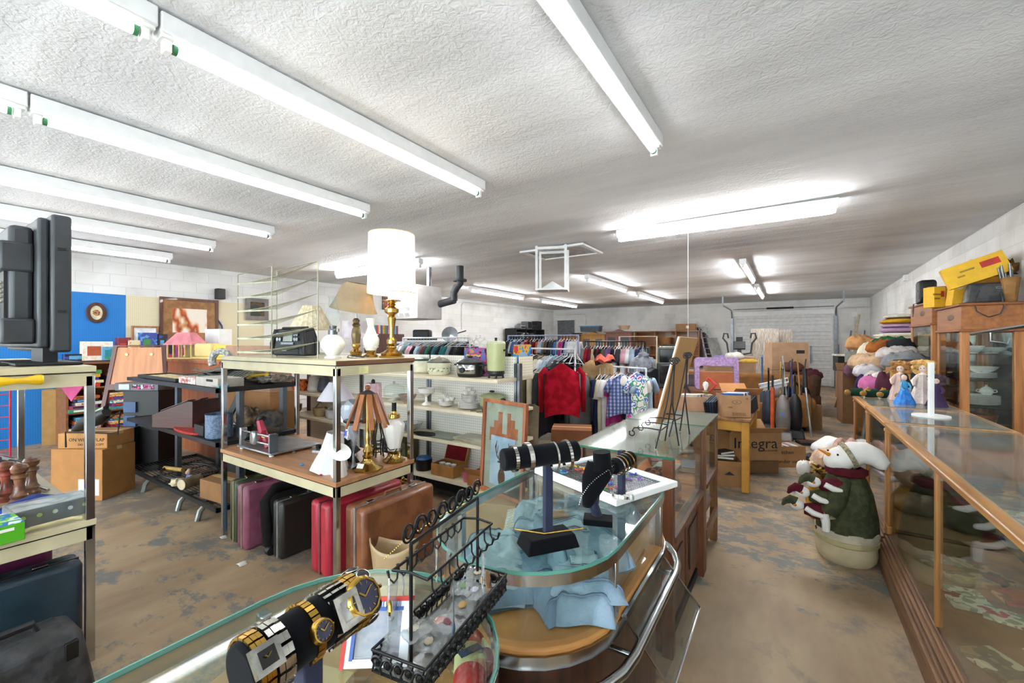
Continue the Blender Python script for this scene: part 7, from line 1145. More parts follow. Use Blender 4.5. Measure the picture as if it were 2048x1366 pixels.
MB().bb(-W2, W2, .2, .22, 0, 1.9).build('back_panel', wood('96602f', '7d4d26', 0), t); MB().bb(-.65, -.61, -.18, .2, 0, 1.33).build('divider', HON, t)
t = thing('wooden_bucket', 'round wooden slat basket in the middle bookcase cubby', 'basket', (-4.1, 17.3, 1.36)); MB().lathe([(0, 0), (.2, 0), (.25, .3), (.23, .3), (0, .02)], n=16, cap=False).build('body', wood('a07040', '835630'), t)
for k in range(6): t = thing('small_camera', 'dark small gadget on the bookcase upper shelf, %s from left' % ORD[k], 'gadget', (-4.4+.13*k, 17.25, .975), .2*k, 'gadgets in the bookcase'); MB().bb(-.05, .05, -.04, .04, 0, .09+.03*(k % 2)).build('casing', mat(('23252a', '3a4a5a', '8a8c90')[k % 3], .4), t, bevel=.008)
for i, (x, c, w, h, rz) in enumerate([(-3.35, 'a37a54', .7, .25, .1)]): t = carton('long brown carton tilted on top of the oak bookcase', w, .3, h, (x, 17.3, 1.925), rz, c, ry=-.0); MB().bb(.02, .12, -.152, -.15, .08, .18).build('white_label', PAPER, t)
t = thing('white_bin', 'tall white plastic bin before the oak bookcase', 'bin', (-3.35, 14.6, 0), 0); MB().lathe([(0, 0), (.26, 0), (.3, 1.35), (.28, 1.35), (.24, .02)], n=24, cap=False).build('body', mat('d4d8cc', .5), t); MB().ell((0, 0, 1.32), (.27, .27, .1), .4).build('contents', mat('3a302c', .9), t)
t = thing('wood_chest', 'dark wooden chest behind the grey coat, beside cream drawers', 'chest', (-4.4, 13.2, .95), .2); MB().bb(-.45, .45, -.25, .25, 0, .28).build('body', wood('5a4130', '3e2a1e', 0), t, bevel=.01); MB().bb(-.47, .47, -.27, .27, .28, .34).build('lid', wood('64483a', '46301f', 0), t, bevel=.01)
t = thing('chest_of_drawers', 'cream chest of drawers carrying the dark chest', 'drawers', (-4.2, 13.25, 0), .2); MB().bb(-.8, .8, -.3, .3, .05, .94).build('body', mat('cfc39a', .6), t); MB().bb(-.78, .78, -.28, .28, 0, .05).build('plinth', BLACKP, t); [MB().bb(-.76, .76, -.315, -.3, z, z+.18).build('drawer', mat('d8cca6', .6), t) for z in (.12, .33, .54, .74)]
# black cabinet with electronics by left wall
t = thing('black_cabinet', 'black shelf cabinet with stereo gear by the left wall far corner', 'cabinet', (-8.9, 14.6, 0), pi/2); 
for x in (-1.1, -.35, .35, 1.1): MB().bb(x-.02, x+.02, -.25, .25, 0, 1.98).build('upright', BLACKP, t)
for z in (.05, .6, 1.2, 1.62, 1.98): MB().bb(-1.1, 1.1, -.25, .25, z-.02, z+.02).build('shelf', BLACKP, t)
for k, (y, z, h, c) in enumerate([(14.1, 2.0, .12, '8f9294'), (14.6, 2.0, .3, '6d7074'), (15.0, 2.0, .16, '303236'), (15.4, 2.0, .34, '23252a'), (14.3, 1.64, .2, 'a0a2a4'), (14.9, 1.64, .18, '55585c'), (13.8, 1.64, .22, '3a3c40')]): t = thing('stereo_unit', 'electronics unit %s the black corner cabinet, %s' % ('on top of' if z > 1.9 else 'inside', ('silver box', 'grey upright speaker', 'black box', 'tall black speaker', 'silver player', 'grey player', 'black player')[k]), 'stereo', (-8.85, y, z+.001), pi/2, 'stereo gear on the black cabinet'); MB().bb(-.18, .18, -.15, .15, 0, h).build('casing', mat(c, .4, .3), t, bevel=.01); MB().bb(-.15, .15, -.154, -.15, .03, h-.03).build('front_panel', BLACKM, t)
# ladders, planks leaning on the back wall
def plank(label, u0, v0, u1, v1, yb, w, th, m, name='plank', cat='plank', grp='planks leaning on the back wall', ladder=False):
    a = at(u1, v1, y=yb-.5); a.z = max(0, 0); b = at(u0, v0, y=yb-.08); a.x = b.x+(at(u1, v1, y=yb-.5).x-b.x)*1.0; t = thing(name, label, cat, (a.x, a.y, 0), 0, grp); d = b-Vector((a.x, a.y, 0))
    if ladder:
        for s in (-1, 1): MB().tube([Vector((s*w/2, 0, .0)), Vector((s*w/2*.9, 0, 0))+d], .022, 4).build('side_rail', m, t)
        [MB().tube([d*(k/11)+Vector((-w/2, 0, 0)), d*(k/11)+Vector((w/2, 0, 0))], .012, 5).build('rung', m, t) for k in range(1, 11)]
    else:
        q = d.to_track_quat('Z', 'Y'); mb = MB(); mb.X = q.to_matrix().to_4x4(); mb.bb(-w/2, w/2, -th/2, th/2, 0, d.length); mb.build('board', m, t)
    return t
plank('white paint-spattered stepladder folded, leaning on the back wall', 1402, 643, 1436, 735, YB, .3, .1, mat('dadcdc', .6, c2='8a9096', vs=20), 'stepladder', 'ladder', None, ladder=True)
for k in range(6): plank('%s long board leaning left of the folded stepladder, %s from left' % (('dark', 'purple-brown', 'white', 'dark', 'brown', 'grey')[k], ORD[k]), 1397+3*k, 655+3*k, 1408+7*k, 735, YB, .1, .04, mat(('3a3234', '5a4450', 'c8c8ca', '2c2c30', '5d4638', '8c8c90')[k], .7))
plank('pale grey panel leaning right of the folded stepladder', 1424, 676, 1446, 738, YB-.1, .4, .03, mat('b9b8b4', .8), 'panel', 'panel', None)
# elliptical
t = thing('exercise_machine', 'black and grey elliptical trainer before the garage door', 'exercise machine', (-1.3, 14.7, 0), .1); BG = mat('33363a', .5)
MB().box((0, .1, .1), (.5, 1.4, .14)).build('base_frame', mat('8a8d90', .5), t, bevel=.03); MB().tube([(0, 0, .15), (0, .05, .8), (0, 0, 1.3)], .06, 10).build('mast', mat('6d7074', .5), t); MB().box((0, -.06, 1.38), (.32, .08, .26), (-.4, 0, 0)).build('console', BG, t, bevel=.02); MB().box((0, -.02, 1.56), (.18, .04, .16)).build('display', BLACKP, t, bevel=.01); MB().lathe([(0, -.06), (.3, -.06), (.32, 0), (.3, .06), (0, .06)], c=(0, .4, .4), r=(0, pi/2, 0), n=24).build('flywheel_cover', BG, t)
for s in (-1, 1): MB().tube([(s*.08, 0, 1.1), (s*.3, -.02, 1.15), (s*.34, 0, 1.45), (s*.45, 0, 1.6), (s*.42, 0, 1.75), (s*.32, 0, 1.74), (s*.3, 0, 1.6)], .025, 8).build('handlebar', BG, t)
# distressed door slabs
DST = mat('cfc6bb', .8, c2='a5998c', vs=12, stretch=(5, 5, .6), bump=.3, bs=20, name='distressed_paint')
for k, (x, y, w, h) in enumerate([(-.66, 15.2, .75, 1.9), (-.12, 15.5, .35, 1.86)]): t = thing('door_slab', ('wide distressed white door slab standing before the garage door', 'narrow distressed white board beside the wide slab')[k], 'door', (x, y, 0), .15, 'distressed white boards'); MB().bb(-w/2, w/2, -.02, .02, 0, h).build('panel', DST, t, bevel=.004); MB().bb(-w/2+.08, w/2-.08, -.025, -.02, h*.55, h-.1).build('upper_panel', DST, t); MB().bb(-w/2+.08, w/2-.08, -.025, -.02, .15, h*.45).build('lower_panel', DST, t)
# ---- right hand pile ----
t = thing('cream_dresser', 'tall cream dresser against the right wall behind clothes', 'dresser', (1.78, 11.0, 0)); CD = mat('e9e2c8', .5, var=.03); MB().bb(-.3, .3, -.55, .55, .05, 1.6).build('body', CD, t, bevel=.01); MB().bb(-.33, .32, -.58, .58, 1.6, 1.64).build('top', CD, t, bevel=.01); MB().bb(-.28, .28, -.53, .53, 0, .05).build('plinth', BLACKP, t); [MB().bb(-.315, -.3, -.5, .5, .1+.3*k, .36+.3*k).build('drawer', CD, t) for k in range(5)]
for i, (c, z, r) in enumerate([('a888a8', 1.7, (.3, .5, .09)), ('b898b4', 1.79, (.28, .46, .07)), ('c9982a', 1.87, (.29, .48, .08)), ('e2ddd4', 1.97, (.26, .42, .06))]): cloth_heap('folded_blanket', '%s blanket in the stack on cream dresser, %s from bottom' % (('mauve', 'lilac', 'mustard', 'white')[i], ORD[i]), 'blanket', (1.78, 11.0, z), r, mat(c, .95, bump=.4, bs=14), i+60, 'blankets on the cream dresser', nz=.25)
t = thing('clothes_table', 'long table hidden under the heap of clothes', 'table', (1.5, 8.8, 0)); MB().bb(-.5, .06, -1.9, .9, .72, .76).build('tabletop', HON, t); [MB().bb(x-.03, x+.03, y-.03, y+.03, 0, .72).build('leg', HON, t) for x in (-.45, .02) for y in (-1.8, .8)]
HP = [('e0d4bc', 1.35, 10.0, 1.25, (.35, .5, .16), 'cream blanket'), ('1f5a3c', 1.45, 9.7, 1.42, (.24, .55, .1), 'dark green fabric roll'), ('b06a34', 1.3, 9.4, 1.36, (.18, .5, .1), 'rust orange sweater'), ('b9885a', 1.15, 10.6, 1.4, (.24, .35, .14), 'tan fleece'), ('c9c2c0', 1.4, 8.9, 1.26, (.26, .4, .1), 'pale pink printed cloth'), ('8f9296', 1.45, 8.5, 1.15, (.3, .45, .12), 'grey wool blanket'), ('c6a686', 1.15, 9.2, 1.1, (.3, .5, .14), 'beige plush blanket'), ('d8d4da', 1.05, 8.9, .98, (.2, .3, .1), 'white and lilac sheet'), ('6a4a58', .98, 9.6, .95, (.2, .3, .14), 'mauve cardigan'), ('dcd6d0', 1.1, 8.3, .86, (.2, .3, .12), 'white towel'), ('a8875c', 1.2, 8.0, .9, (.16, .3, .12), 'khaki cloth'), ('3a2e5a', .95, 8.3, .82, (.14, .2, .1), 'purple scarf'), ('d87ab0', .95, 8.0, .84, (.12, .2, .1), 'pink and white patterned cloth'), ('5a3040', 1.12, 7.75, .86, (.14, .2, .12), 'burgundy velvet cloth'), ('2a2c30', 1.5, 9.2, 1.42, (.2, .3, .08), 'black jumper')]
for i, (c, x, y, z, r, nm) in enumerate(HP): cloth_heap('piled_clothing', '%s in the big clothes heap by the right wall' % nm, 'clothing', (x, y, z), (r[0]*.95, r[1]*.85, r[2]*1.5), mat(c, .95, bump=.8, bs=11, var=.12), i+70, 'heap of clothes by the right wall', nz=.65, fs=2.6, rz=.5*sin(i*2.3))
carton('dark open carton holding clothes at aisle side of the heap', .4, .5, .95, (.98, 10.1, 0), .1, '7a5638', open_=True); t = thing('black_drawer_unit', 'small black storage unit in front of the clothes heap', 'storage unit', (1.3, 7.35, .0)); MB().bb(-.16, .16, -.12, .12, 0, 1.27).build('casing', mat('2c3036', .5), t, bevel=.01); [MB().bb(-.14, .14, -.125, -.12, 1.0+.09*k, 1.07+.09*k).build('drawer', mat('3a3f48', .4), t) for k in range(3)]
t = thing('glove_stand', 'wooden stand hung with tan work gloves behind the dolls', 'stand', (1.2, 7.0, 0)); MB().bb(-.02, .02, -.02, .02, 0, 1.18).build('post', HON, t); MB().bb(-.2, .2, -.02, .02, 1.14, 1.18).build('bar', HON, t)
for k in range(3): MB().box((-.13+.12*k, -.03, 1.06), (.07, .02, .16)).build('glove', mat('bb9550', .9), t, bevel=.008)
# stool-easel, gun case, poles
t = thing('wooden_tripod', 'wooden tripod with black brackets standing in the far aisle', 'tripod', (1.12, 12.0, 0)); 
for a in (0, 2.1, 4.2): MB().tube([(.3*cos(a+.5), .3*sin(a+.5), 0), (.04*cos(a+.5), .04*sin(a+.5), 1.0)], .028, 4).build('leg', wood('9a6840', '7d4f2c'), t)
MB().cyl((0, 0, .85), (0, 0, 1.02), .1, .07).build('bracket', BLACKM, t); MB().bb(-.1, .1, -.02, .02, 1.02, 1.28).build('head_plate', mat('a8a89c', .6), t)
t = thing('black_case_table', 'cream-topped black case on wooden chest near the garage', 'case', (1.5, 14.2, .72), .1); MB().bb(-.5, .5, -.3, .3, 0, .4).build('body', BLACKP, t, bevel=.01); MB().bb(-.52, .52, -.32, .32, .4, .44).build('top', mat('ded8c4', .6), t, bevel=.006)
t = thing('wood_chest', 'orange-brown wooden chest under the cream-topped case', 'chest', (1.5, 14.2, 0), .1); MB().bb(-.45, .45, -.28, .28, 0, .69).build('body', wood('94603c', '754527', 0), t, bevel=.01); MB().bb(-.47, .47, -.3, .3, .69, .72).build('lid', wood('a0683f', '7d4a2a', 0), t)
t = thing('aluminium_ladder', 'grey aluminium ladder leaning in the right back corner', 'ladder', (1.45, 16.9, 0)); d = Vector((.2, .6, 1.85))
for x in (0, .34): MB().tube([Vector((x, 0, 0)), d+Vector((x, 0, 0))], .03, 4).build('side_rail', mat('7d838a', .4, .6), t)
[MB().tube([d*(k/8), d*(k/8)+Vector((.34, 0, 0))], .016, 5).build('rung', STEEL, t) for k in range(1, 8)]
t = thing('wooden_pole', 'long pale wooden pole leaning in the right back corner', 'pole', (1.3, 15.3, 0)); MB().cyl((0, 0, 0), (.55, 2.2, 2.35), .035).build('shaft', mat('cbbf9f', .7), t)
t = thing('floor_lamp_pole', 'slim dark stand left of the aluminium ladder', 'stand', (1.3, 17.2, 0)); MB().cyl((0, 0, 0), (0, 0, 1.4), .02).build('pole', STEEL, t); MB().lathe([(0, 0), (.15, 0), (.15, .03), (0, .04)]).build('base', STEEL, t)
for k in range(3): cloth_heap('black_bag', 'black bag in the corner heap beyond cream dresser, %s from front' % ORD[k], 'bag', (1.75, 12.2+.5*k, .75+.12*k), (.22, .3, .5), mat('26262a', .9, bump=.4, bs=10), k+90, 'black bags in the corner', nz=.6)
for k in range(2): t = carton('big carton under the black bags by the right wall, %s' % ('nearer', 'farther')[k], .6, .55, .6, (1.75, 12.2+.75*k, 0), 0, '8a6a48')
t = thing('green_sack', 'dark green sack standing at the foot of the garage door', 'sack', (1.28, 15.6, 0)); MB().lathe([(0, 0), (.16, 0), (.18, .3), (.1, .62), (0, .66)], n=16, flute=.06).build('body', mat('4a5540', .95, bump=.4), t)
# rower / stepper foot by farthest showcase
t = thing('exercise_stepper', 'white and grey exercise machine foot beside the farthest showcase', 'exercise machine', tuple(at(1690, 845, z=0)), 0); t.location = (.36, 6.15, 0); MB().tube([(-.14, -.16, .03), (-.02, .0, .1), (.1, .12, .2)], .024, 8).build('frame_tube', mat('c9ccd2', .4, .4), t); MB().cyl((-.22, -.08, .03), (-.06, -.24, .03), .026).build('foot_bar', mat('c9ccd2', .4, .4), t); MB().box((.0, .1, .27), (.2, .34, .12), (.3, .1, -.6)).build('shroud', WHITEP, t, bevel=.05); 
# dolls and teddies on the farthest showcase
t = thing('blue_dress_doll', 'dark-haired figure in bright blue gown on farthest showcase', 'doll', (.83, 4.95, ZC+.002), .3); MB().lathe([(0, 0), (.075, 0), (.07, .02), (.045, .08), (.024, .13), (.02, .14)], n=26, flute=.07, fn=10).build('gown', mat('1f86d6', .4, c2='1a5fb8', vs=30), t); MB().lathe([(.018, .13), (.026, .16), (.022, .19), (.01, .2)], n=16, sy=.8).build('bodice', mat('3aa8e8', .4), t); MB().ell((-.005, -.004, .228), (.021, .021, .026)).build('head', mat('e9c9b8', .5), t); MB().ell((.006, .01, .232), (.028, .026, .032)).build('hair', BLACKP, t); MB().tube([(.02, .01, .225), (.034, .012, .19), (.034, .01, .14)], [.014, .014, .006], 8).build('ponytail', BLACKP, t)
for s in (-1, 1): MB().tube([(s*.022, -.005, .185), (s*.035, -.02, .15), (s*.02, -.035, .12)], .007, 7).build('arm', mat('6ac0ee', .4), t)
for k, (x, y, c, dr, lb, s_) in enumerate([(.98, 5.12, 'd8a860', 'e4d4cc', 'doll with curly blonde hair in long white dress behind the blue figure', 1.0), (.86, 5.3, 'a8743a', 'dcc0b8', 'doll with auburn hair in pale pink dress at showcase back', .95), (1.02, 4.9, '4a3040', '4a3a5a', 'doll in purple dark dress at right of blonde doll', .7)]):
    t = thing('porcelain_doll', lb, 'doll', (x, y, ZC+.002), -.3, 'porcelain dolls on the farthest showcase'); t.scale = (s_,)*3; MB().lathe([(0, 0), (.1, 0), (.085, .04), (.05, .16), (.03, .22), (.035, .25), (.015, .27)], n=26, flute=.08, fn=9).build('dress', mat(dr, .9, bump=.5, bs=50), t); MB().ell((0, 0, .3), (.03, .03, .036)).build('head', mat('ecd0c0', .4), t); e = MB(); e.ell((-.012, -.027, .305), (.004, .003, .004)); e.ell((.01, -.028, .305), (.004, .003, .004)); e.build('eye', BLACKP, t); mb = MB()
    for j in range(30): a = j*2.4; q_ = .052+.012*sin(j*3.1); mb.ell((q_*cos(a), max(-.012, q_*.75*sin(a))+.016, .3+.045*sin(j*1.3)+.014), (.022, .02, .022), .5, 5, 8, j)
    mb.build('curly_hair', mat(c, .8, bump=.7, bs=60), t)
    for s in (-1, 1): MB().tube([(s*.03, 0, .24), (s*.06, -.02, .19), (s*.05, -.05, .15)], [.016, .02, .01], 8).build('arm', mat(dr, .9), t)
for k in range(5):
    t = thing('small_teddy', 'small brown teddy in dark green knit on far showcase edge, %s from left' % ORD[k], 'plush toy', (.56+.11*k, 5.37-.02*k, ZC+.002), .2*k, 'row of green-clad teddies'); t.scale = (1.2, 1.2, 1.25); TD = mat('a07a40', .95, bump=.6, bs=80); GK = mat('1d3a2c', .95, bump=.5, bs=60); MB().tube([(-.05, 0, .03), (.03, 0, .035)], [.03, .034], 12).build('knit_suit', GK, t); MB().ell((.06, -.02, .045), (.026, .026, .026), .2).build('head', TD, t); MB().ell((-.07, -.02, .03), (.022, .024, .022), .2).build('foot', TD, t)
    for s in (-1, 1): MB().ell((.062, -.02+s*.02, .07), (.009, .008, .009)).build('ear', TD, t)
# ================= LEFT SIDE =================
BLUEP = dots('1877c4', '0f3f78', axes=(1, 2), name='blue_pegboard'); BEIP = dots('ddd2b0', '8d8468', axes=(1, 2), name='beige_pegboard')
WX = XL+.0
t = tag(MB().bb(WX+.001, WX+.02, .2, 2.39, .0, 2.27).build('blue_pegboard', BLUEP), 'bright blue painted pegboard on the left wall', 'pegboard'); t = tag(MB().bb(WX+.001, WX+.02, 2.392, 4.6, .0, 2.27).build('beige_pegboard', BEIP), 'beige pegboard on left wall behind the big painting', 'pegboard')
tag(MB().bb(WX+.001, WX+.02, 4.602, 6.4, .2, 2.2).build('white_pegboard', dots('e6e4de', 'a8a59c', axes=(1, 2), name='white_pegboard')), 'white pegboard on left wall behind the wire rack', 'pegboard')
def wallpic(name, label, u0, u1, v0, v1, x, fw, fm, pm, mat_w=0, mm=None, oval=False):
    a, b = at(u0, v0, x=x), at(u1, v1, x=x); w, h = b.y-a.y, at((u0+u1)/2, v0, x=x).z-at((u0+u1)/2, v1, x=x).z; cy = (a.y+b.y)/2; c2 = (at((u0+u1)/2, v0, x=x).z+at((u0+u1)/2, v1, x=x).z)/2
    t = thing(name, label, 'picture', (x, cy, c2)); M = XF((0, 0, 0), (pi/2, 0, pi/2))
    if oval: o = [(w/2*cos(k*pi/16), h/2*sin(k*pi/16)) for k in range(32)]; i = [(p[0]*(1-2*fw/w), p[1]*(1-2*fw/h)) for p in o]
    else: o = [(-w/2, -h/2), (w/2, -h/2), (w/2, h/2), (-w/2, h/2)]; i = [(-w/2+fw, -h/2+fw), (w/2-fw, -h/2+fw), (w/2-fw, h/2-fw), (-w/2+fw, h/2-fw)]
    mb = MB(); mb.ring(o, i, 0, .03, M); mb.build('frame', fm, t, bevel=.004); mb = MB(); mb.prism(i, .004, .012, M); mb.build('mat_board' if mat_w else 'print', mm or pm, t)
    if mat_w and not oval: j = [(p[0]-math.copysign(mat_w, p[0]), p[1]-math.copysign(mat_w, p[1])) for p in i]; mb = MB(); mb.prism(j, .012, .014, M); mb.build('print', pm, t)
    if oval: mb = MB(); mb.ell((.014, 0, 0), (.004, w*.17, h*.14), .5, 4); mb.build('flower_motif', splat(['9a5a34', 'c08a5a', '6a4a34', 'b0603a'], 20), t)
    return t, w, h
wallpic('oval_picture', 'oval dark-framed picture on the blue pegboard', 171, 213, 605, 646, WX+.022, .05, DARKW, mat('e6dcb8', .7), oval=True)
wallpic('floral_picture', 'small framed flower print on white mat left of the big painting', 262, 316, 652, 692, WX+.05, .03, wood('b07a4c', '90603a'), splat(['eef0f2', 'eef0f2', 'c890a8', '9aa0b8', 'eef0f2', 'b8b0c0'], 9), .12, mat('eef0f2', .8))
wallpic('painting', 'large painting of red blossoming tree in wide bronze frame', 318, 436, 597, 686, WX+.03, .05, wood('6a3f28', '4c2a1a'), splat(['f2ebe0', 'efe2d2', 'e2b090', 'c8683c', '9a4428', 'd8a070', 'efe6da', 'f2ebe0'], 2.2, sharp=False, stretch=(1, 1.6, .9)), .14, mat('a37448', .6, c2='8a5f38'))
t = thing('wall_speaker', 'small black wall speaker right of the large painting', 'speaker', tuple(at(440, 588, x=WX+.08))); MB().box((0, 0, 0), (.14, .14, .2)).build('cabinet', BLACKP, t, bevel=.01); MB().box((-.06, 0, 0), (.05, .04, .05)).build('bracket', BLACKM, t)
tag(MB().tube([tuple(at(u, v, x=WX+.04)) for u, v in ((436, 640), (444, 652), (445, 662), (438, 666))], .012, 6).build('blue_hose', mat('2a3a8a', .5)), 'blue looped cord hanging beside the large painting', 'cord')
wallpic('dark_picture', 'dark framed picture seen through the wire rack', 491, 536, 597, 640, WX+.05, .08, mat('7a7470', .6), splat(['3a4038', '5a4a34', '2e3430', '7a4a34'], 4)); wallpic('orange_picture', 'orange-red picture on wall behind the tall white shade', 764, 782, 594, 620, WX+.002, .03, DARKW, mat('b5603c', .7, c2='8f4228'))
# game shelves
def xl(u, x): p = at(u, 683, x=x); return p.y
GX_ = -8.35
t = thing('game_shelf', 'low brown wooden shelf unit full of games by the blue pegboard', 'shelving', (-8.65, 2.4, 0)); SB = wood('9a6236', '7a4a26', 1)
for y in (-.85, 0, .85): MB().bb(-.28, .28, y-.012, y+.012, 0, 1.22).build('upright', SB, t)
for z in (.14, .5, .85, 1.2): MB().bb(-.28, .3, -.85, .85, z-.02, z).build('shelf', SB, t)
MB().bb(-.3, -.28, -.85, .85, 0, 1.22).build('back_panel', SB, t)
GC = ['2a8a9a', 'c8382c', 'e0d0a8', '3a4a9a', 'd8a030', '4a8a4a', '8a3a7a', 'e8e4dc', '20242c', 'b85a34', '5aa0c8', '7a2a2a']; GN = ['teal', 'red', 'cream', 'blue', 'yellow', 'green', 'purple', 'white', 'black', 'rust', 'sky blue', 'maroon']
def gamebox(label, x, y, z, w, d, h, ci, rz, grp, up=False):
    t = thing('board_game', label, 'board game', (x, y, z), rz, grp); MB().bb(-d/2, d/2, -w/2, w/2, 0, h).build('carton', mat(GC[ci % 12], .45, c2=GC[(ci+5) % 12], vs=16, lo=.56, hi=.6), t, bevel=.003)
    MB().bb(d/2, d/2+.001, -w*.35, w*.1, h*.25, h*.75).build('printed_title', mat(GC[(ci+7) % 12], .5), t); return t
n = 0
for zi, z in enumerate((.14, .5, .85)):
    for c in range(4):
        y0 = 1.72+.4*c
        zz = z+.001
        for k in range(5 if zi else 6):
            h = .035+.02*R.random()
            if zz+h > z+.33: break
            gamebox('%s game box in the %s stack from left on the %s shelf, %s up' % (GN[n % 12], ORD[c], ('bottom', 'middle', 'upper')[zi], ORD[k]), -8.52+.04*R.random(), y0+.05*R.random(), zz, .34-.08*R.random(), .3, h, n, (R.random()-.5)*.3, 'board games on the shelves'); zz += h+.001; n += 1
for k, (y, w, h, c, nm) in enumerate([(1.7, .3, .1, 3, 'flat blue'), (1.9, .34, .28, 2, 'tan printed'), (2.05, .22, .2, 5, 'green printed'), (2.2, .16, .34, 6, 'pink bagged'), (2.34, .2, .3, 9, 'orange'), (2.5, .22, .42, 10, 'tall lilac printed'), (2.68, .12, .4, 3, 'tall dark blue'), (2.82, .2, .3, 1, 'magenta')]): t = gamebox('%s toy package standing on top of the game shelf' % nm, -8.6, y, 1.221, w, .1, h, c, .1, 'toy packages on the game shelf')
cloth_heap('pink_toy', 'hot pink toy peeking above the mahogany board', 'toy', (-8.7, 2.98, 1.3), (.1, .12, .1), mat('d0307a', .6), 3); cloth_heap('yellow_toy', 'yellow soft toy right of hot pink toy', 'toy', (-8.9, 3.35, 1.225), (.1, .14, .1), mat('d8c83a', .6), 4); 
t = thing('side_shelf', 'low brown side shelf under the yellow soft toy', 'shelf', (-8.85, 3.55, 0)); MB().bb(-.3, .25, -.28, .6, 0, 1.2).build('body', SB, t)
# mahogany board frame
p = at(268, 700, d=5.3); t = thing('mahogany_board', 'tall mahogany-framed orange wood panel leaning like an easel', 'board', (p.x, p.y, 0), YAW+.3, rx=-.1); MH = wood('5f2418', '43170f', 2, name='mahogany')
tr = [(-.42, 0), (.38, 0), (.24, 1.45), (-.24, 1.45)]; ti = [(-.28, .98), (.25, .98), (.19, 1.38), (-.19, 1.38)]
MB().tube([(-.42, 0, 0), (-.25, 0, 1.45), (.25, 0, 1.45), (.38, 0, 0)], .03, 4).build('frame', MH, t); MB().bb(-.3, .3, -.02, .02, .9, .97).build('cross_rail', MH, t); MB().prism([(-.3, .95), (.3, .95), (.23, 1.43), (-.23, 1.43)], -.008, .008, XF((0, 0, 0), (pi/2, 0, 0))).build('panel', wood('c47e42', 'a8642e', 2, name='orange_veneer'), t); mb = MB(); [mb.cyl((x, -.012, 1.34), (x, -.02, 1.34), .016, n=8) for x in (-.13, .13)]; mb.build('screws', BRASS, t)
p = at(282, 770, d=4.95)
t = thing('disc_rack', 'tall black rack of discs and computer parts before the mahogany board', 'rack', (p.x, p.y, 0), YAW); MB().bb(-.19, .22, -.02, .26, 0, .93).build('casing', BLACKP, t, bevel=.004)
for z in (.2, .36, .52, .68): MB().bb(-.17, -.03, -.04, -.02, z, z+.12).build('disc_pocket', mat('35507a', .3), t)
t = thing('computer_tower', 'silver-fronted computer case lying on the black disc rack', 'computer', (p.x, p.y, .932), YAW); MB().bb(-.25, .25, -.06, .3, 0, .09).build('casing', mat('4a4c50', .4, .5), t, bevel=.004); MB().bb(-.2, -.08, -.064, -.06, .015, .075).build('drive_front', STEEL, t); MB().bb(-.05, .2, -.064, -.06, .02, .07).build('port_panel', splat(['8a8c90', 'c03a7a', '2a2c30', 'b0b2b4'], 20), t)
t = thing('silver_speaker', 'grey-fronted stereo speaker at foot of the black disc rack', 'speaker', (p.x-.05, p.y-.17, .0), YAW); MB().bb(-.14, .14, -.1, .1, .0, .52).build('cabinet', BLACKP, t, bevel=.006); [MB().bb(-.13+.09*k, -.05+.09*k, -.106, -.1, .3, .5).build('grille', STEEL, t) for k in range(3)]
# tall carton, red racks
carton('tall narrow cardboard carton standing against the blue pegboard', .3, .2, .8, tuple(at(112, 884, z=0)+Vector((.15, 0, 0))), 1.2, 'a8814c')
t = thing('red_wire_rack', 'red wire floor rack of small white tags at left edge', 'rack', (-7.6, .55, 0), 1.2); RM = mat('c01f3a', .4, name='red_wire')
for x in (-.4, .4): MB().cyl((x, 0, 0), (x, 0, 1.25), .009).build('upright', RM, t)
for k in range(9): MB().cyl((-.4, 0, .12+.13*k), (.4, 0, .12+.13*k), .006).build('rung', RM, t)
mb = MB(); mb.ring([(-.4, -.2), (.4, -.2), (.4, .2), (-.4, .2)], [(-.38, -.18), (.38, -.18), (.38, .18), (-.38, .18)], 0, .02); mb.build('base', RM, t)
for k in range(2): tag(MB().add([(-.1, 0, 0), (.12, 0, .02), (-.02, 0, .2), (-.1, .01, 0), (.12, .01, .02), (-.02, .01, .2)], [(0, 1, 2), (5, 4, 3), (0, 3, 4, 1), (1, 4, 5, 2), (2, 5, 3, 0)]).build('white_bracket', WHITEP), 'white triangular shelf bracket on the red rack, %s one' % ('lower', 'upper')[k], 'bracket', 'brackets on red rack').location = (-7.52, .72, .45+.42*k)
# second cream table with television
def ct(): return cream_table('cream two-deck table under the television at left edge', -4.35, -2.737, -.02, .6, CREAM, False)
ct()
o = tag(MB().add([(0, 0, 0), (.25, 0, .05), (.1, 0, -.09), (0, .004, 0), (.25, .004, .05), (.1, .004, -.09)], [(0, 1, 2), (5, 4, 3), (0, 3, 4, 1), (1, 4, 5, 2), (2, 5, 3, 0)]).build('pink_paper', mat('d0508a', .8)), 'pink paper sheet poking out below the tabletop apron', 'paper'); q = at(92, 783, x=-3.2); o.location = (q.x, .56, 1.28); o.rotation_euler[2] = .3
t = thing('flat_television', 'large black flat television seen from the back', 'television', (-2.93, .47, ZT2+.002), 0); TVP = mat('3a3d41', .45, c2='2e3134', vs=5, name='black_moulded_plastic'); x0 = -1.12
MB().bb(x0, 0.0, .02, .09, .06, .72).build('bezel', TVP, t, bevel=.012); MB().bb(x0, -.03, -.02, .02, .08, .70).build('back_shell', TVP, t, bevel=.012)
MB().bb(x0, -.1, -.1, -.02, .12, .66).build('rear_box', TVP, t, bevel=.02); MB().bb(-.26, -.09, -.13, -.02, .44, .58).build('upper_hump', TVP, t, bevel=.012); MB().bb(-.26, -.06, -.13, -.02, .1, .22).build('lower_hump', TVP, t, bevel=.012)
MB().bb(-.24, -.12, -.112, -.1, .22, .44).build('port_panel', BLACKP, t); mb = MB()
for i in range(4):
    for j in range(5): mb.cyl((-.21+.022*i, -.113, .3+.022*j), (-.21+.022*i, -.12, .3+.022*j), .0065, n=10)
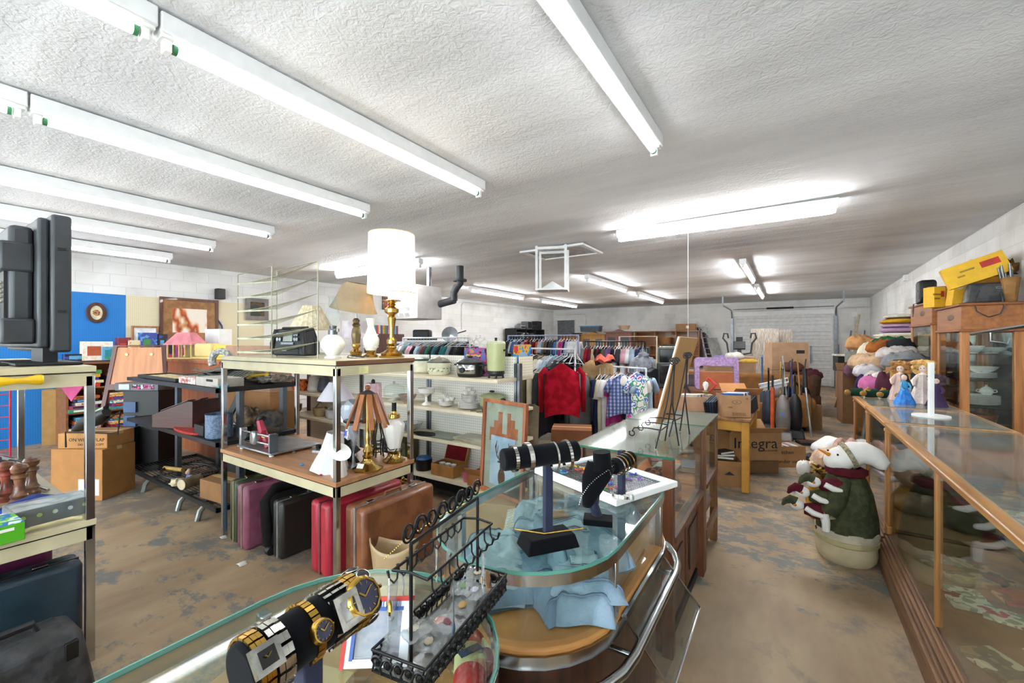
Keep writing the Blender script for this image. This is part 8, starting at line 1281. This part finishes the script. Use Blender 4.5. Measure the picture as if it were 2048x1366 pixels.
mb.build('sockets', mat('c9c4a8', .3, .8), t); MB().bb(-.42, -.28, -.1025, -.1, .26, .5).build('sticker', mat('c6cace', .5), t); mb = MB(); [mb.bb(-.001, .003, .04, .07, z, z+.012) for z in (.25, .55)]; mb.build('side_slots', BLACKP, t)
mb = MB(); mb.bb(-.6, -.3, -.12, .12, .0, .012); mb.bb(-.5, -.1, -.14, .12, 0, .01); mb.bb(-.45, .05, -.1, .12, 0, .014); mb.build('stand_base', BLACKP, t, bevel=.005); MB().bb(-.3, -.05, .0, .05, .01, .1).build('stand_neck', BLACKP, t)
MB().bb(-.55, -.3, -.19, -.1, .1, .3).build('rear_recess', BLACKP, t, bevel=.02)
# yellow toy on apron
q = at(35, 761, x=-2.735); t = thing('yellow_torch', 'yellow plastic torch clipped to the apron below the television', 'torch', (-2.712, q.y, q.z)); YT = mat('e8b800', .3, coat=.4); MB().lathe([(0, -.07), (.018, -.07), (.02, -.05), (.012, -.01), (.014, .02), (.022, .05), (.022, .065), (0, .065)], n=20, r=(-pi/2, 0, 0)).build('body', YT, t); MB().cyl((0, .065, 0), (0, .07, 0), .02, n=20).build('lens', mat('f5e04a', .3), t)
# lower deck goods
ZD2 = ZD+.001
def d2(u, v): p = at(u, v, z=ZD2); return (p.x, p.y, ZD2)
for i, (u, v, c, lb) in enumerate([(64, 982, '8a5a3a', 'brown turned wood pepper mill, frontmost of three'), (40, 980, '9a4432', 'reddish turned wood pepper mill at left of the three'), (55, 972, '7d5c40', 'pepper mill behind between the two others')]):
    x, y, z = d2(u, v); x, y = [(-3.30, .44), (-3.42, .41), (-3.44, .50)][i]; t = thing('pepper_mill', lb, 'pepper mill', (x, y, z), 0, 'turned wood pepper mills'); W_ = mat(c, .35, c2='5d3826', vs=20, coat=.3); MB().lathe([(0, 0), (.036, 0), (.038, .02), (.03, .03), (.034, .045), (.024, .06), (.018, .1), (.022, .13), (.03, .135), (.03, .15), (.022, .155)], n=26).build('body', W_, t); MB().lathe([(.02, .157), (.03, .165), (.034, .185), (.026, .2), (.012, .205), (0, .208)], n=26).build('cap', W_, t)
t = thing('router_box', 'black printed router box wrapped in clear plastic on the lower deck', 'box', (-2.93, .485, ZD2), 0.05); MB().bb(-.08, .08, -.13, .13, 0, .075).build('carton', mat('1c2a30', .4, c2='23404a', vs=6), t, bevel=.002); mb = MB()
for k in range(5): mb.cyl((.081, -.1+.05*k, .045), (.0825, -.1+.05*k, .045), .009, n=16)
mb.build('printed_dots', mat('a8c84a', .5, c2='d0dce0', vs=9, lo=.48, hi=.5), t); MB().bb(-.07, .07, -.12, .12, .0755, .077).build('printed_top', splat(['a8b8b0', 'd8dcd8', '6a8a7a', 'c8ccd0'], 6, sharp=False), t); MB().bb(-.083, .083, -.133, .133, .0, .082).build('plastic_wrap', BAG, t)
t = thing('phone_box', 'lime green and blue product box at the deck edge', 'box', (-2.775, .25, ZD2), .05); MB().bb(-.09, .09, -.12, .12, 0, .075).build('carton', mat('4faa1e', .45, var=.03), t, bevel=.002); MB().bb(-.088, .088, -.118, .118, .0752, .0765).build('printed_top', splat(['3a8ac0', 'c8d0c8', '5ab02a', '2a6ab0', 'd0d8d0'], 9), t); MB().bb(.0905, .0915, -.02, .09, .05, .062).build('white_label', PAPER, t)
t = thing('baseball_cap', 'royal blue folded cap lying behind the router box', 'cap', (-3.14, .47, ZD2), .3); MB().ell((0, 0, .0), (.1, .14, .06), .2, 3, 20, 2, z0=0).build('crown', mat('16388a', .8), t); MB().ell((.09, -.04, .005), (.08, .09, .01), n=18).build('brim', mat('16388a', .8), t)
t = thing('white_device', 'small rounded white gadget left of the blue cap', 'gadget', (-3.03, .35, ZD2), .2); MB().box((0, 0, .018), (.06, .08, .03)).build('casing', mat('d8d2c4', .4), t, bevel=.01); MB().box((0, 0, .034), (.03, .04, .002)).build('top_plate', PAPER, t)
t = thing('plastic_strip', 'cream plastic handle strip lying on front edge of the deck', 'handle', (-2.768, .47, ZD2), 0); MB().tube([(0, -.09, .008), (.0, -.07, .016), (0, .06, .018), (0, .09, .008)], .008, 8).build('grip', mat('ddd0a0', .5), t)
cloth_heap('pink_toy', 'pink plastic toy at left edge of the lower deck', 'toy', (-3.4, .26, ZD2+.05), (.1, .08, .07), mat('d85a8a', .4), 11); cloth_heap('purple_cloth', 'dark purple cloth at the left edge of lower deck', 'cloth', (-3.2, .26, ZD2+.03), (.1, .08, .05), mat('3a2044', .9), 12)
t = thing('bicycle_helmet', 'black and silver helmet with pink and blue pattern on the deck', 'helmet', (-3.78, .36, ZD2), .2); MB().ell((0, 0, .0), (.15, .2, .2), .05, 2, 24, 1, z0=0).build('shell', splat(['1c1c20', 'b8bcc8', '20242c', 'c83a6a', '2a8ac8', '1c1c20'], 7, .3), t); MB().tube([(.1, -.15, .02), (.14, .0, .06), (.1, .15, .03)], .018, 8).build('padding', BLACKP, t)
for k in range(3): t = thing('skate_rail', 'silver rod tool lying behind the pepper mills, %s' % ('left', 'middle', 'right')[k], 'rod', (-3.62, .40+.05*k, ZD2+.012), 0, 'rods behind the pepper mills'); MB().cyl((-.2, 0, 0), (.2, .06, 0), .008).build('shaft', CHROME, t)
# floor items under the second table
suitcase('big dark teal hard suitcase with dusty top under television table', -2.9, -.08, .16, .66, .46, '233642', '4a4e50', rz=0.0, c2='1c2c36', grp=None)
suitcase('purple suitcase behind the teal one', -3.12, -.08, .12, .6, .56, '5c1e44', '8a6a80', grp=None)
t = thing('black_hard_case', 'dusty rounded black equipment case in the bottom left foreground', 'case', (-2.44, .27, 0), .05); MB().box((0, 0, .19), (.3, .52, .38), t=(.7, .8)).build('shell', mat('1d1f21', .5, c2='35363a', vs=18, bump=.3, bs=50, name='dusty_black_plastic'), t, bevel=.05); MB().tube([(0, -.1, .37), (0, -.09, .41), (0, .09, .41), (0, .1, .37)], .014, 8).build('handle', BLACKP, t); [MB().box((.105, y, .3), (.03, .04, .07)).build('latch', BLACKM, t, bevel=.004) for y in (.17, -.17)]
# ---------------- black shelf unit ----------------
BX0, BX1, BY0, BY1 = -5.94, -3.84, 1.55, 2.2
t = thing('black_shelf_unit', 'three-tier black metal shelf unit behind the cream table', 'shelving', ((BX0+BX1)/2, (BY0+BY1)/2, 0)); w, l = (BX1-BX0)/2, (BY1-BY0)/2; BS = mat('26262a', .45, .4, name='black_steel')
for z in (.16, .685, 1.12):
    mb = MB()
    for (a, b, c, d) in ((-w, w, -l, -l+.02), (-w, w, l-.02, l), (-w, -w+.02, -l, l), (w-.02, w, -l, l)): mb.bb(a, b, c, d, z-.035, z)
    mb.build('tier_frame', BS, t); mb = MB()
    if z < .3:
        for k in range(22): y = -l+.03*k; mb.bb(-w, w, y-.002, y+.002, z-.012, z-.006)
        for k in range(8): x = -w+2*w*k/7; mb.bb(x-.003, x+.003, -l, l, z-.02, z-.012)
    else: mb.bb(-w+.02, w-.02, -l+.02, l-.02, z-.012, z-.004)
    mb.build('tier_panel', BS, t)
for x in (-.35, w-.1):
    for y in (-l+.22, l-.06): MB().bb(x-.03, x+.03, y-.02, y+.02, .125, 1.09).build('post', mat('6f767e', .35, .8), t)
for x in (-w+.55, .35, w-.3):
    for s in (-1, 1): MB().tube([(x, s*(l-.12), .125), (x, s*(l-.04), .12), (x, s*(l+.0), .08), (x, s*(l+.02), 0)], .022, 8).build('curved_foot', mat('8a8f8a', .4, .6), t)
# top tier goods
ZT3 = 1.121
t = carton('long silver printed box on the top black tier, front right', .42, .2, .075, (-4.1, 1.68, ZT3), 0, 'b8b2a8', tape=False); MB().bb(-.215, -.2105, -.1, .1, 0, .075).build('dark_end', BLACKP, t); MB().bb(.0, .12, -.102, -.1, .045, .065).build('barcode', INK, t)
t = thing('board_game', 'long white game box lying on the top black tier', 'board game', (-4.5, 1.64, ZT3), .0); MB().bb(-.2, .2, -.05, .05, 0, .06).build('carton', mat('d8d0cc', .6, c2='b07068', vs=20), t, bevel=.004); text('CRACKED ICE', .03, mat('b03a34', .6), t, (-.03, -.051, .03))
t = thing('cutlery_tray', 'black tray of yellowed papers at left of the top black tier', 'tray', (-5.3, 1.75, ZT3)); MB().ring([(-.5, -.15), (.5, -.15), (.5, .15), (-.5, .15)], [(-.48, -.13), (.48, -.13), (.48, .13), (-.48, .13)], 0, .03).build('rim', BLACKP, t); MB().bb(-.48, .48, -.13, .13, .002, .018).build('papers', splat(['c9b070', 'a89060', 'd8cca0', '8a7a5a'], 10), t)
GP = mat('6d7068', .5, .4, c2='3a3c38', vs=30, name='grey_metal')
t = thing('parts_heap', 'stack of curved grey metal plates on top black tier', 'metal parts', (-4.75, 1.95, ZT3), 0)
for k in range(6): MB().grid(lambda u, v: Vector((-.3+.6*u+.04*k, -.15+.3*v, .02+.02*k+.03*sin(u*3+k)+.03*sin(v*4+k))), 10, 6).build('plate', GP, t, solid=.004)
t = thing('ribbed_vent', 'row of dark ribbed curved blades on the silver printed box', 'metal parts', (-4.12, 1.9, ZT3), 0)
for k in range(9): MB().tube([(-.22+.055*k, -.12, .07), (-.2+.055*k, -.05, .11), (-.18+.055*k, .08, .1)], .018, 6, flat=.3).build('blade', mat('4a544c', .4, .4), t)
t = thing('coil_ring', 'white ribbed ring part standing on the metal plates', 'metal parts', (-4.85, 2.0, ZT3+.13), .5); MB().tube([(.1*cos(a*.3), 0, .1*sin(a*.3)+.05) for a in range(13)], .035, 8).build('ring', mat('c0beb8', .4, c2='7a7a76', vs=40), t)
for i, (x, y, c, r, lb) in enumerate([(-4.0, 2.03, 'a8a49c', (.12, .1, .05), 'white and grey cord clump on the top tier right end'), (-3.9, 2.1, '8a7a6a', (.07, .09, .04), 'brown tangle of wire at the right end of the top tier'), (-4.2, 2.08, 'd8d4cc', (.12, .08, .05), 'white packet pile behind silver printed box'), (-5.1, 2.05, '8d8a80', (.14, .1, .05), 'grey scraps at the back left of top tier')]): cloth_heap('scrap_heap', lb, 'scraps', (x, y, ZT3+.03), r, mat(c, .7, c2='5a5450', vs=30), i+100, nz=1.0, fs=4)
t = thing('yellow_hose', 'bright yellow curled hose on top black tier right end', 'hose', (-3.98, 1.9, ZT3+.075)); MB().tube([(-.14+.03*k, .07*cos(k*.8), .01+.01*sin(k)) for k in range(10)], .016, 8).build('hose', mat('e0b81a', .4), t)
t = thing('turquoise_lid', 'turquoise plastic lid right of the silver printed box', 'lid', (-3.93, 1.62, ZT3)); MB().bb(-.06, .06, -.04, .04, 0, .02).build('lid', mat('2aa0a8', .4), t, bevel=.004)
# middle tier goods
ZM = .686
t = thing('slant_box', 'dark brown slant-top wooden cassette box with brass pull', 'box', (-4.86, 1.72, ZM), .35); WB = wood('4a1f1a', '341410', 0, name='dark_cherry'); MB().prism([(-.26, 0), (.22, 0), (.22, .26), (.16, .26), (-.26, .12)], -.14, .14, XF((0, 0, 0), (pi/2, 0, 0))).build('body', WB, t, bevel=.004)
for s in (-1, 1): MB().box((-.04, s*.065, .21), (.34, .08, .006), (0, -.32, 0)).build('lid_window', mat('6d5a62', .3), t, bevel=.002)
MB().tube([(-.262, -.03, .05), (-.275, 0, .045), (-.262, .03, .05)], .005).build('pull', BRASS, t)
t = carton('small pinkish box behind the dark slant-top box', .2, .2, .14, (-5.2, 1.86, ZM), .3, 'b09088', tape=False)
tag(MB().prism([(.3*cos(k*pi/10), .08*sin(k*pi/10)) for k in range(20)], 0, .02).build('red_mat', mat('b0453c', .9, c2='8a3230', vs=50)), 'red woven oval mat on front edge of the middle tier', 'mat').location = (-4.55, 1.63, ZM)
tag(MB().bb(-.09, .09, -.07, .07, 0, .09).build('black_box', BLACKP, bevel=.004), 'plain black box beside the blue enamel pot', 'box').location = (-4.28, 1.66, ZM)
t = thing('enamel_pot', 'speckled blue-grey enamel pot on the middle tier', 'pot', (-4.06, 1.66, ZM)); MB().lathe([(0, 0), (.09, 0), (.1, .01), (.1, .2), (.104, .205), (.096, .2), (.095, .02), (0, .015)], n=28, cap=False).build('body', mat('4a5c78', .35, c2='6a7d98', vs=60), t); MB().tube([(.1, 0, .17), (.14, 0, .16), (.14, 0, .08), (.1, 0, .06)], .008).build('handle', mat('4a5c78', .35), t)
t = thing('skateboard_tool', 'dark grey metal tool standing in the enamel pot', 'tool', (-4.02, 1.72, ZM+.02), .4); MB().box((0, .03, .2), (.05, .02, .4), (0, .5, 0)).build('blade', BLACKM, t)
for i, (x, y, c, r, lb) in enumerate([(-4.3, 2.0, 'a88a68', (.16, .12, .12), 'crumpled brown paper behind the enamel pot'), (-3.95, 2.02, '3a3c42', (.1, .12, .1), 'black rubber bundle at right end of the middle tier'), (-4.55, 2.0, '8a8f98', (.12, .1, .08), 'blue and white papers on the middle tier back')]): cloth_heap('paper_heap', lb, 'heap', (x, y, ZM+.07), r, mat(c, .9, c2='5a5248', vs=20), i+110, nz=.9, fs=3.5)
for k in range(5): book('magazine in the stack behind slant-top box, %s up' % ORD[k], .22, .28, .018, (-4.45, 1.98, ZM+.002+.0195*k), (0, 0, .3*k), ('c8ccd4', '8a4a3a', '3a5a8a', 'd8d0c0', '6a6a70')[k], 'magazines on the middle tier')
# bottom tier goods
ZB_ = .162
t = thing('tennis_racket', 'black round racket hoop lying on the bottom black tier', 'racket', (-5.0, 1.78, ZB_+.05), .2, rx=.12); MB().tube([(.34*cos(a*pi/14), .17*sin(a*pi/14), 0) for a in range(28)], .014, 8, closed=True).build('hoop', BLACKP, t); MB().tube([(.34, 0, 0), (.5, .02, 0)], .016).build('grip', BLACKP, t); MB().tube([(-.36, -.02, 0), (-.1, 0, 0)], .02).build('throat', mat('c09a50', .5), t)
t = thing('clown_figurine', 'small pottery figurine with blue base on the bottom tier', 'figurine', (-4.72, 1.68, ZB_)); MB().lathe([(0, 0), (.035, 0), (.03, .06), (.025, .08), (.012, .1)], n=14).build('body', mat('c8c4c0', .4, c2='2a4a9a', vs=12, lo=.48, hi=.5), t); MB().ell((0, 0, .12), (.022, .022, .026)).build('head', mat('c09a80', .5), t); MB().ell((-.04, 0, .1), (.018, .018, .02)).build('raised_hand', mat('c09a80', .5), t)
t = thing('birch_log', 'cut birch log with pale end on the bottom tier', 'log', (-4.58, 1.63, ZB_+.05)); MB().cyl((0, -.06, 0), (-.05, .1, 0), .05, n=18).build('bark', mat('8a7a62', .9, bump=.8), t); MB().cyl((.001, -.063, 0), (0, -.06, 0), .046, n=18).build('cut_end', mat('d0c0a0', .8), t)
cloth_heap('shell_piece', 'cream fluted shell ornament left of the birch log', 'ornament', (-4.75, 1.6, ZB_+.03), (.08, .05, .03), mat('d8cba8', .7), 8, nz=1.0, fs=6); cloth_heap('mustard_cloth', 'mustard cloth behind the birch log', 'cloth', (-4.5, 1.82, ZB_+.03), (.14, .1, .05), mat('a87a2a', .95), 9)
carton('brown closed carton on the right end of the bottom tier', .34, .24, .16, (-4.08, 1.72, ZB_), .1, '9a6f44')
t = thing('black_crate', 'black plastic crate at the back of the bottom tier', 'crate', (-4.35, 2.04, ZB_), 0); MB().ring([(-.2, -.13), (.2, -.13), (.2, .13), (-.2, .13)], [(-.19, -.12), (.19, -.12), (.19, .12), (-.19, .12)], 0, .2).build('body', BLACKP, t); cloth_heap('plastic_sack', 'crinkled clear sack bulging out of the black crate', 'bag', (-4.35, 2.04, ZB_+.2), (.15, .1, .1), mat('a39880', .25, c2='6a6452', vs=20, bump=.8, bs=20), 10, nz=.8)
# cartons left of shelf
t = carton('tall plain carton standing at left end of black shelf', .5, .34, .48, (-5.72, 1.25, 0), .55, 'a8743f'); MB().bb(.02, .22, -.172, -.17, .05, .2).build('white_label', PAPER, t)
t = carton('shallow printed carton on top of the tall plain carton', .46, .3, .14, (-5.72, 1.27, .482), .6, 'b07e48'); text('ON WHITE FLAP', .045, INK, t, (.04, -.1515, .08)); text('DO NOT ACCEPT', .03, INK, t, (.08, -.1515, .035))
t = thing('canister_vacuum', 'black and chrome old canister iron on the shallow carton', 'appliance', (-5.66, 1.22, .625), .3); MB().tube([(-.25, 0, .0), (-.1, 0, .08), (.1, 0, .14), (.2, 0, .2)], [.03, .06, .07, .04], 10).build('body', BLACKP, t); MB().tube([(-.05, 0, .14), (.1, 0, .21), (.18, 0, .24)], .02, 8).build('chrome_strip', CHROME, t); MB().tube([(.15, 0, .1), (.3, .05, .2), (.35, .0, .0), (.1, -.1, .02), (-.1, -.15, .02), (.0, -.2, -.1)], .008, 6).build('cord', BLACKP, t)
carton('large brown carton standing behind the black shelf', 1.1, .3, .95, (-5.2, 2.5, 0), .05, '9a6c42'); carton('wide pinkish carton behind the middle tier', .9, .25, .5, (-5.1, 2.48, .952), .05, 'a8846c')
# desk with dollhouse
t = thing('wooden_counter', 'orange-brown wooden counter behind the black shelf', 'counter', (-6.95, 2.85, 0)); OW = wood('a8643a', '8a4a28', 2); MB().bb(-.75, .95, -.38, .35, 0, 1.215).build('body', OW, t); MB().bb(-.78, .98, -.41, .37, 1.215, 1.25).build('counter_top', OW, t)
t = thing('toy_house', 'toy house with pink roof and yellow columns on the counter', 'toy house', (-7.35, 2.58, 1.251), .5); MB().bb(-.2, .2, -.14, .14, 0, .02).build('floor_slab', mat('d8c070', .5), t); PK = mat('d8808a', .5)
for x in (-.18, -.09, 0, .09, .18):
    for y in (-.12, .12): MB().cyl((x, y, .02), (x, y, .2), .011).build('column', mat('dcc878', .5), t)
MB().bb(-.02, .19, .0, .12, .02, .2).build('inner_wall', mat('a88a4a', .5), t); MB().bb(-.22, .22, -.15, .15, .2, .22).build('eave', PK, t); MB().box((0, 0, .3), (.42, .28, .16), t=(.45, .4)).build('roof', PK, t)
for k, (u, c, w, h, lb) in enumerate([(418, 'ecd48a', .32, .22, 'pale yellow plastic case on the counter right of toy house'), (446, 'ecc84a', .24, .2, 'deeper yellow plastic case beside the pale one')]): q = at(u, 700, y=2.72); t = thing('yellow_case', lb, 'case', (q.x, 2.72+.04*k, 1.251), .3); MB().bb(-w/2, w/2, -.1, .1, .03, h).build('lid', mat(c, .4, var=.03), t, bevel=.025); MB().bb(-w/2-.02, w/2+.02, -.12, .12, 0, .03).build('base', mat(c, .4, var=.03), t, bevel=.006)
q = at(434, 678, y=3.0); t = thing('white_carton', 'plain white carton in front of the large painting', 'box', (q.x, 3.02, 1.251), .2); MB().bb(-.16, .16, -.1, .1, 0, .44).build('body', WHITEP, t, bevel=.005); MB().bb(-.161, .161, -.02, .02, .425, .442).build('tape', PAPER, t)
# frilly shade lamp and drum lamp beyond
q = at(592, 660, d=5.3); t = thing('frilled_lamp', 'lamp with wide frilled cream shade behind the wire rack', 'lamp', (-5.08, 3.12, SH[3]+.001)); MB().lathe([(0, 0), (.08, 0), (.04, .04), (.06, .12), (.02, .2), (0, .2)], n=16).build('base', BRASS, t); o = shade_mb(.26, .1, .3, 48, pleat=.03); o.build('shade', mat('e6dcc0', .9, c2='cfc2a0', vs=20), t).location = (0, 0, .48); MB().cyl((0, 0, .2), (0, 0, .78), .006).build('stem', BRASS, t)
q = at(765, 640, d=5.2); t = thing('drum_lamp', 'dark lamp with pinkish drum shade behind the tall brass lamp', 'lamp', (q.x, 3.12, SH[3]+.001)); MB().lathe([(0, 0), (.06, 0), (.07, .02), (.05, .06), (.06, .12), (.02, .18), (.015, .3), (0, .3)], n=18).build('base', mat('2e2420', .4), t); shade_mb(.17, .165, .2, 32).build('shade', mat('dcd0d4', .8), t).location = (0, 0, .36); MB().cyl((0, 0, .3), (0, 0, .55), .005).build('stem', BRASS, t)
t = thing('book_shelf', 'small shelf of videos behind the clothes rail at left wall', 'bookcase', (-9.0, 7.6, 0), pi/2); MB().bb(-.5, .5, -.18, .2, 0, 1.7).build('carcass', DARKW, t)
for k in range(12): o = tag(MB().bb(-.03, .03, -.1, .1, 0, .22).build('video_tape', mat(GC[k % 12], .5)), '%s video tape on top of the small wall shelf, %s from left' % (GN[k % 12], ORD[k]), 'video', 'videos on the wall shelf'); o.location = (-9.0, 7.2+.066*k, 1.702); o.rotation_euler[2] = pi/2
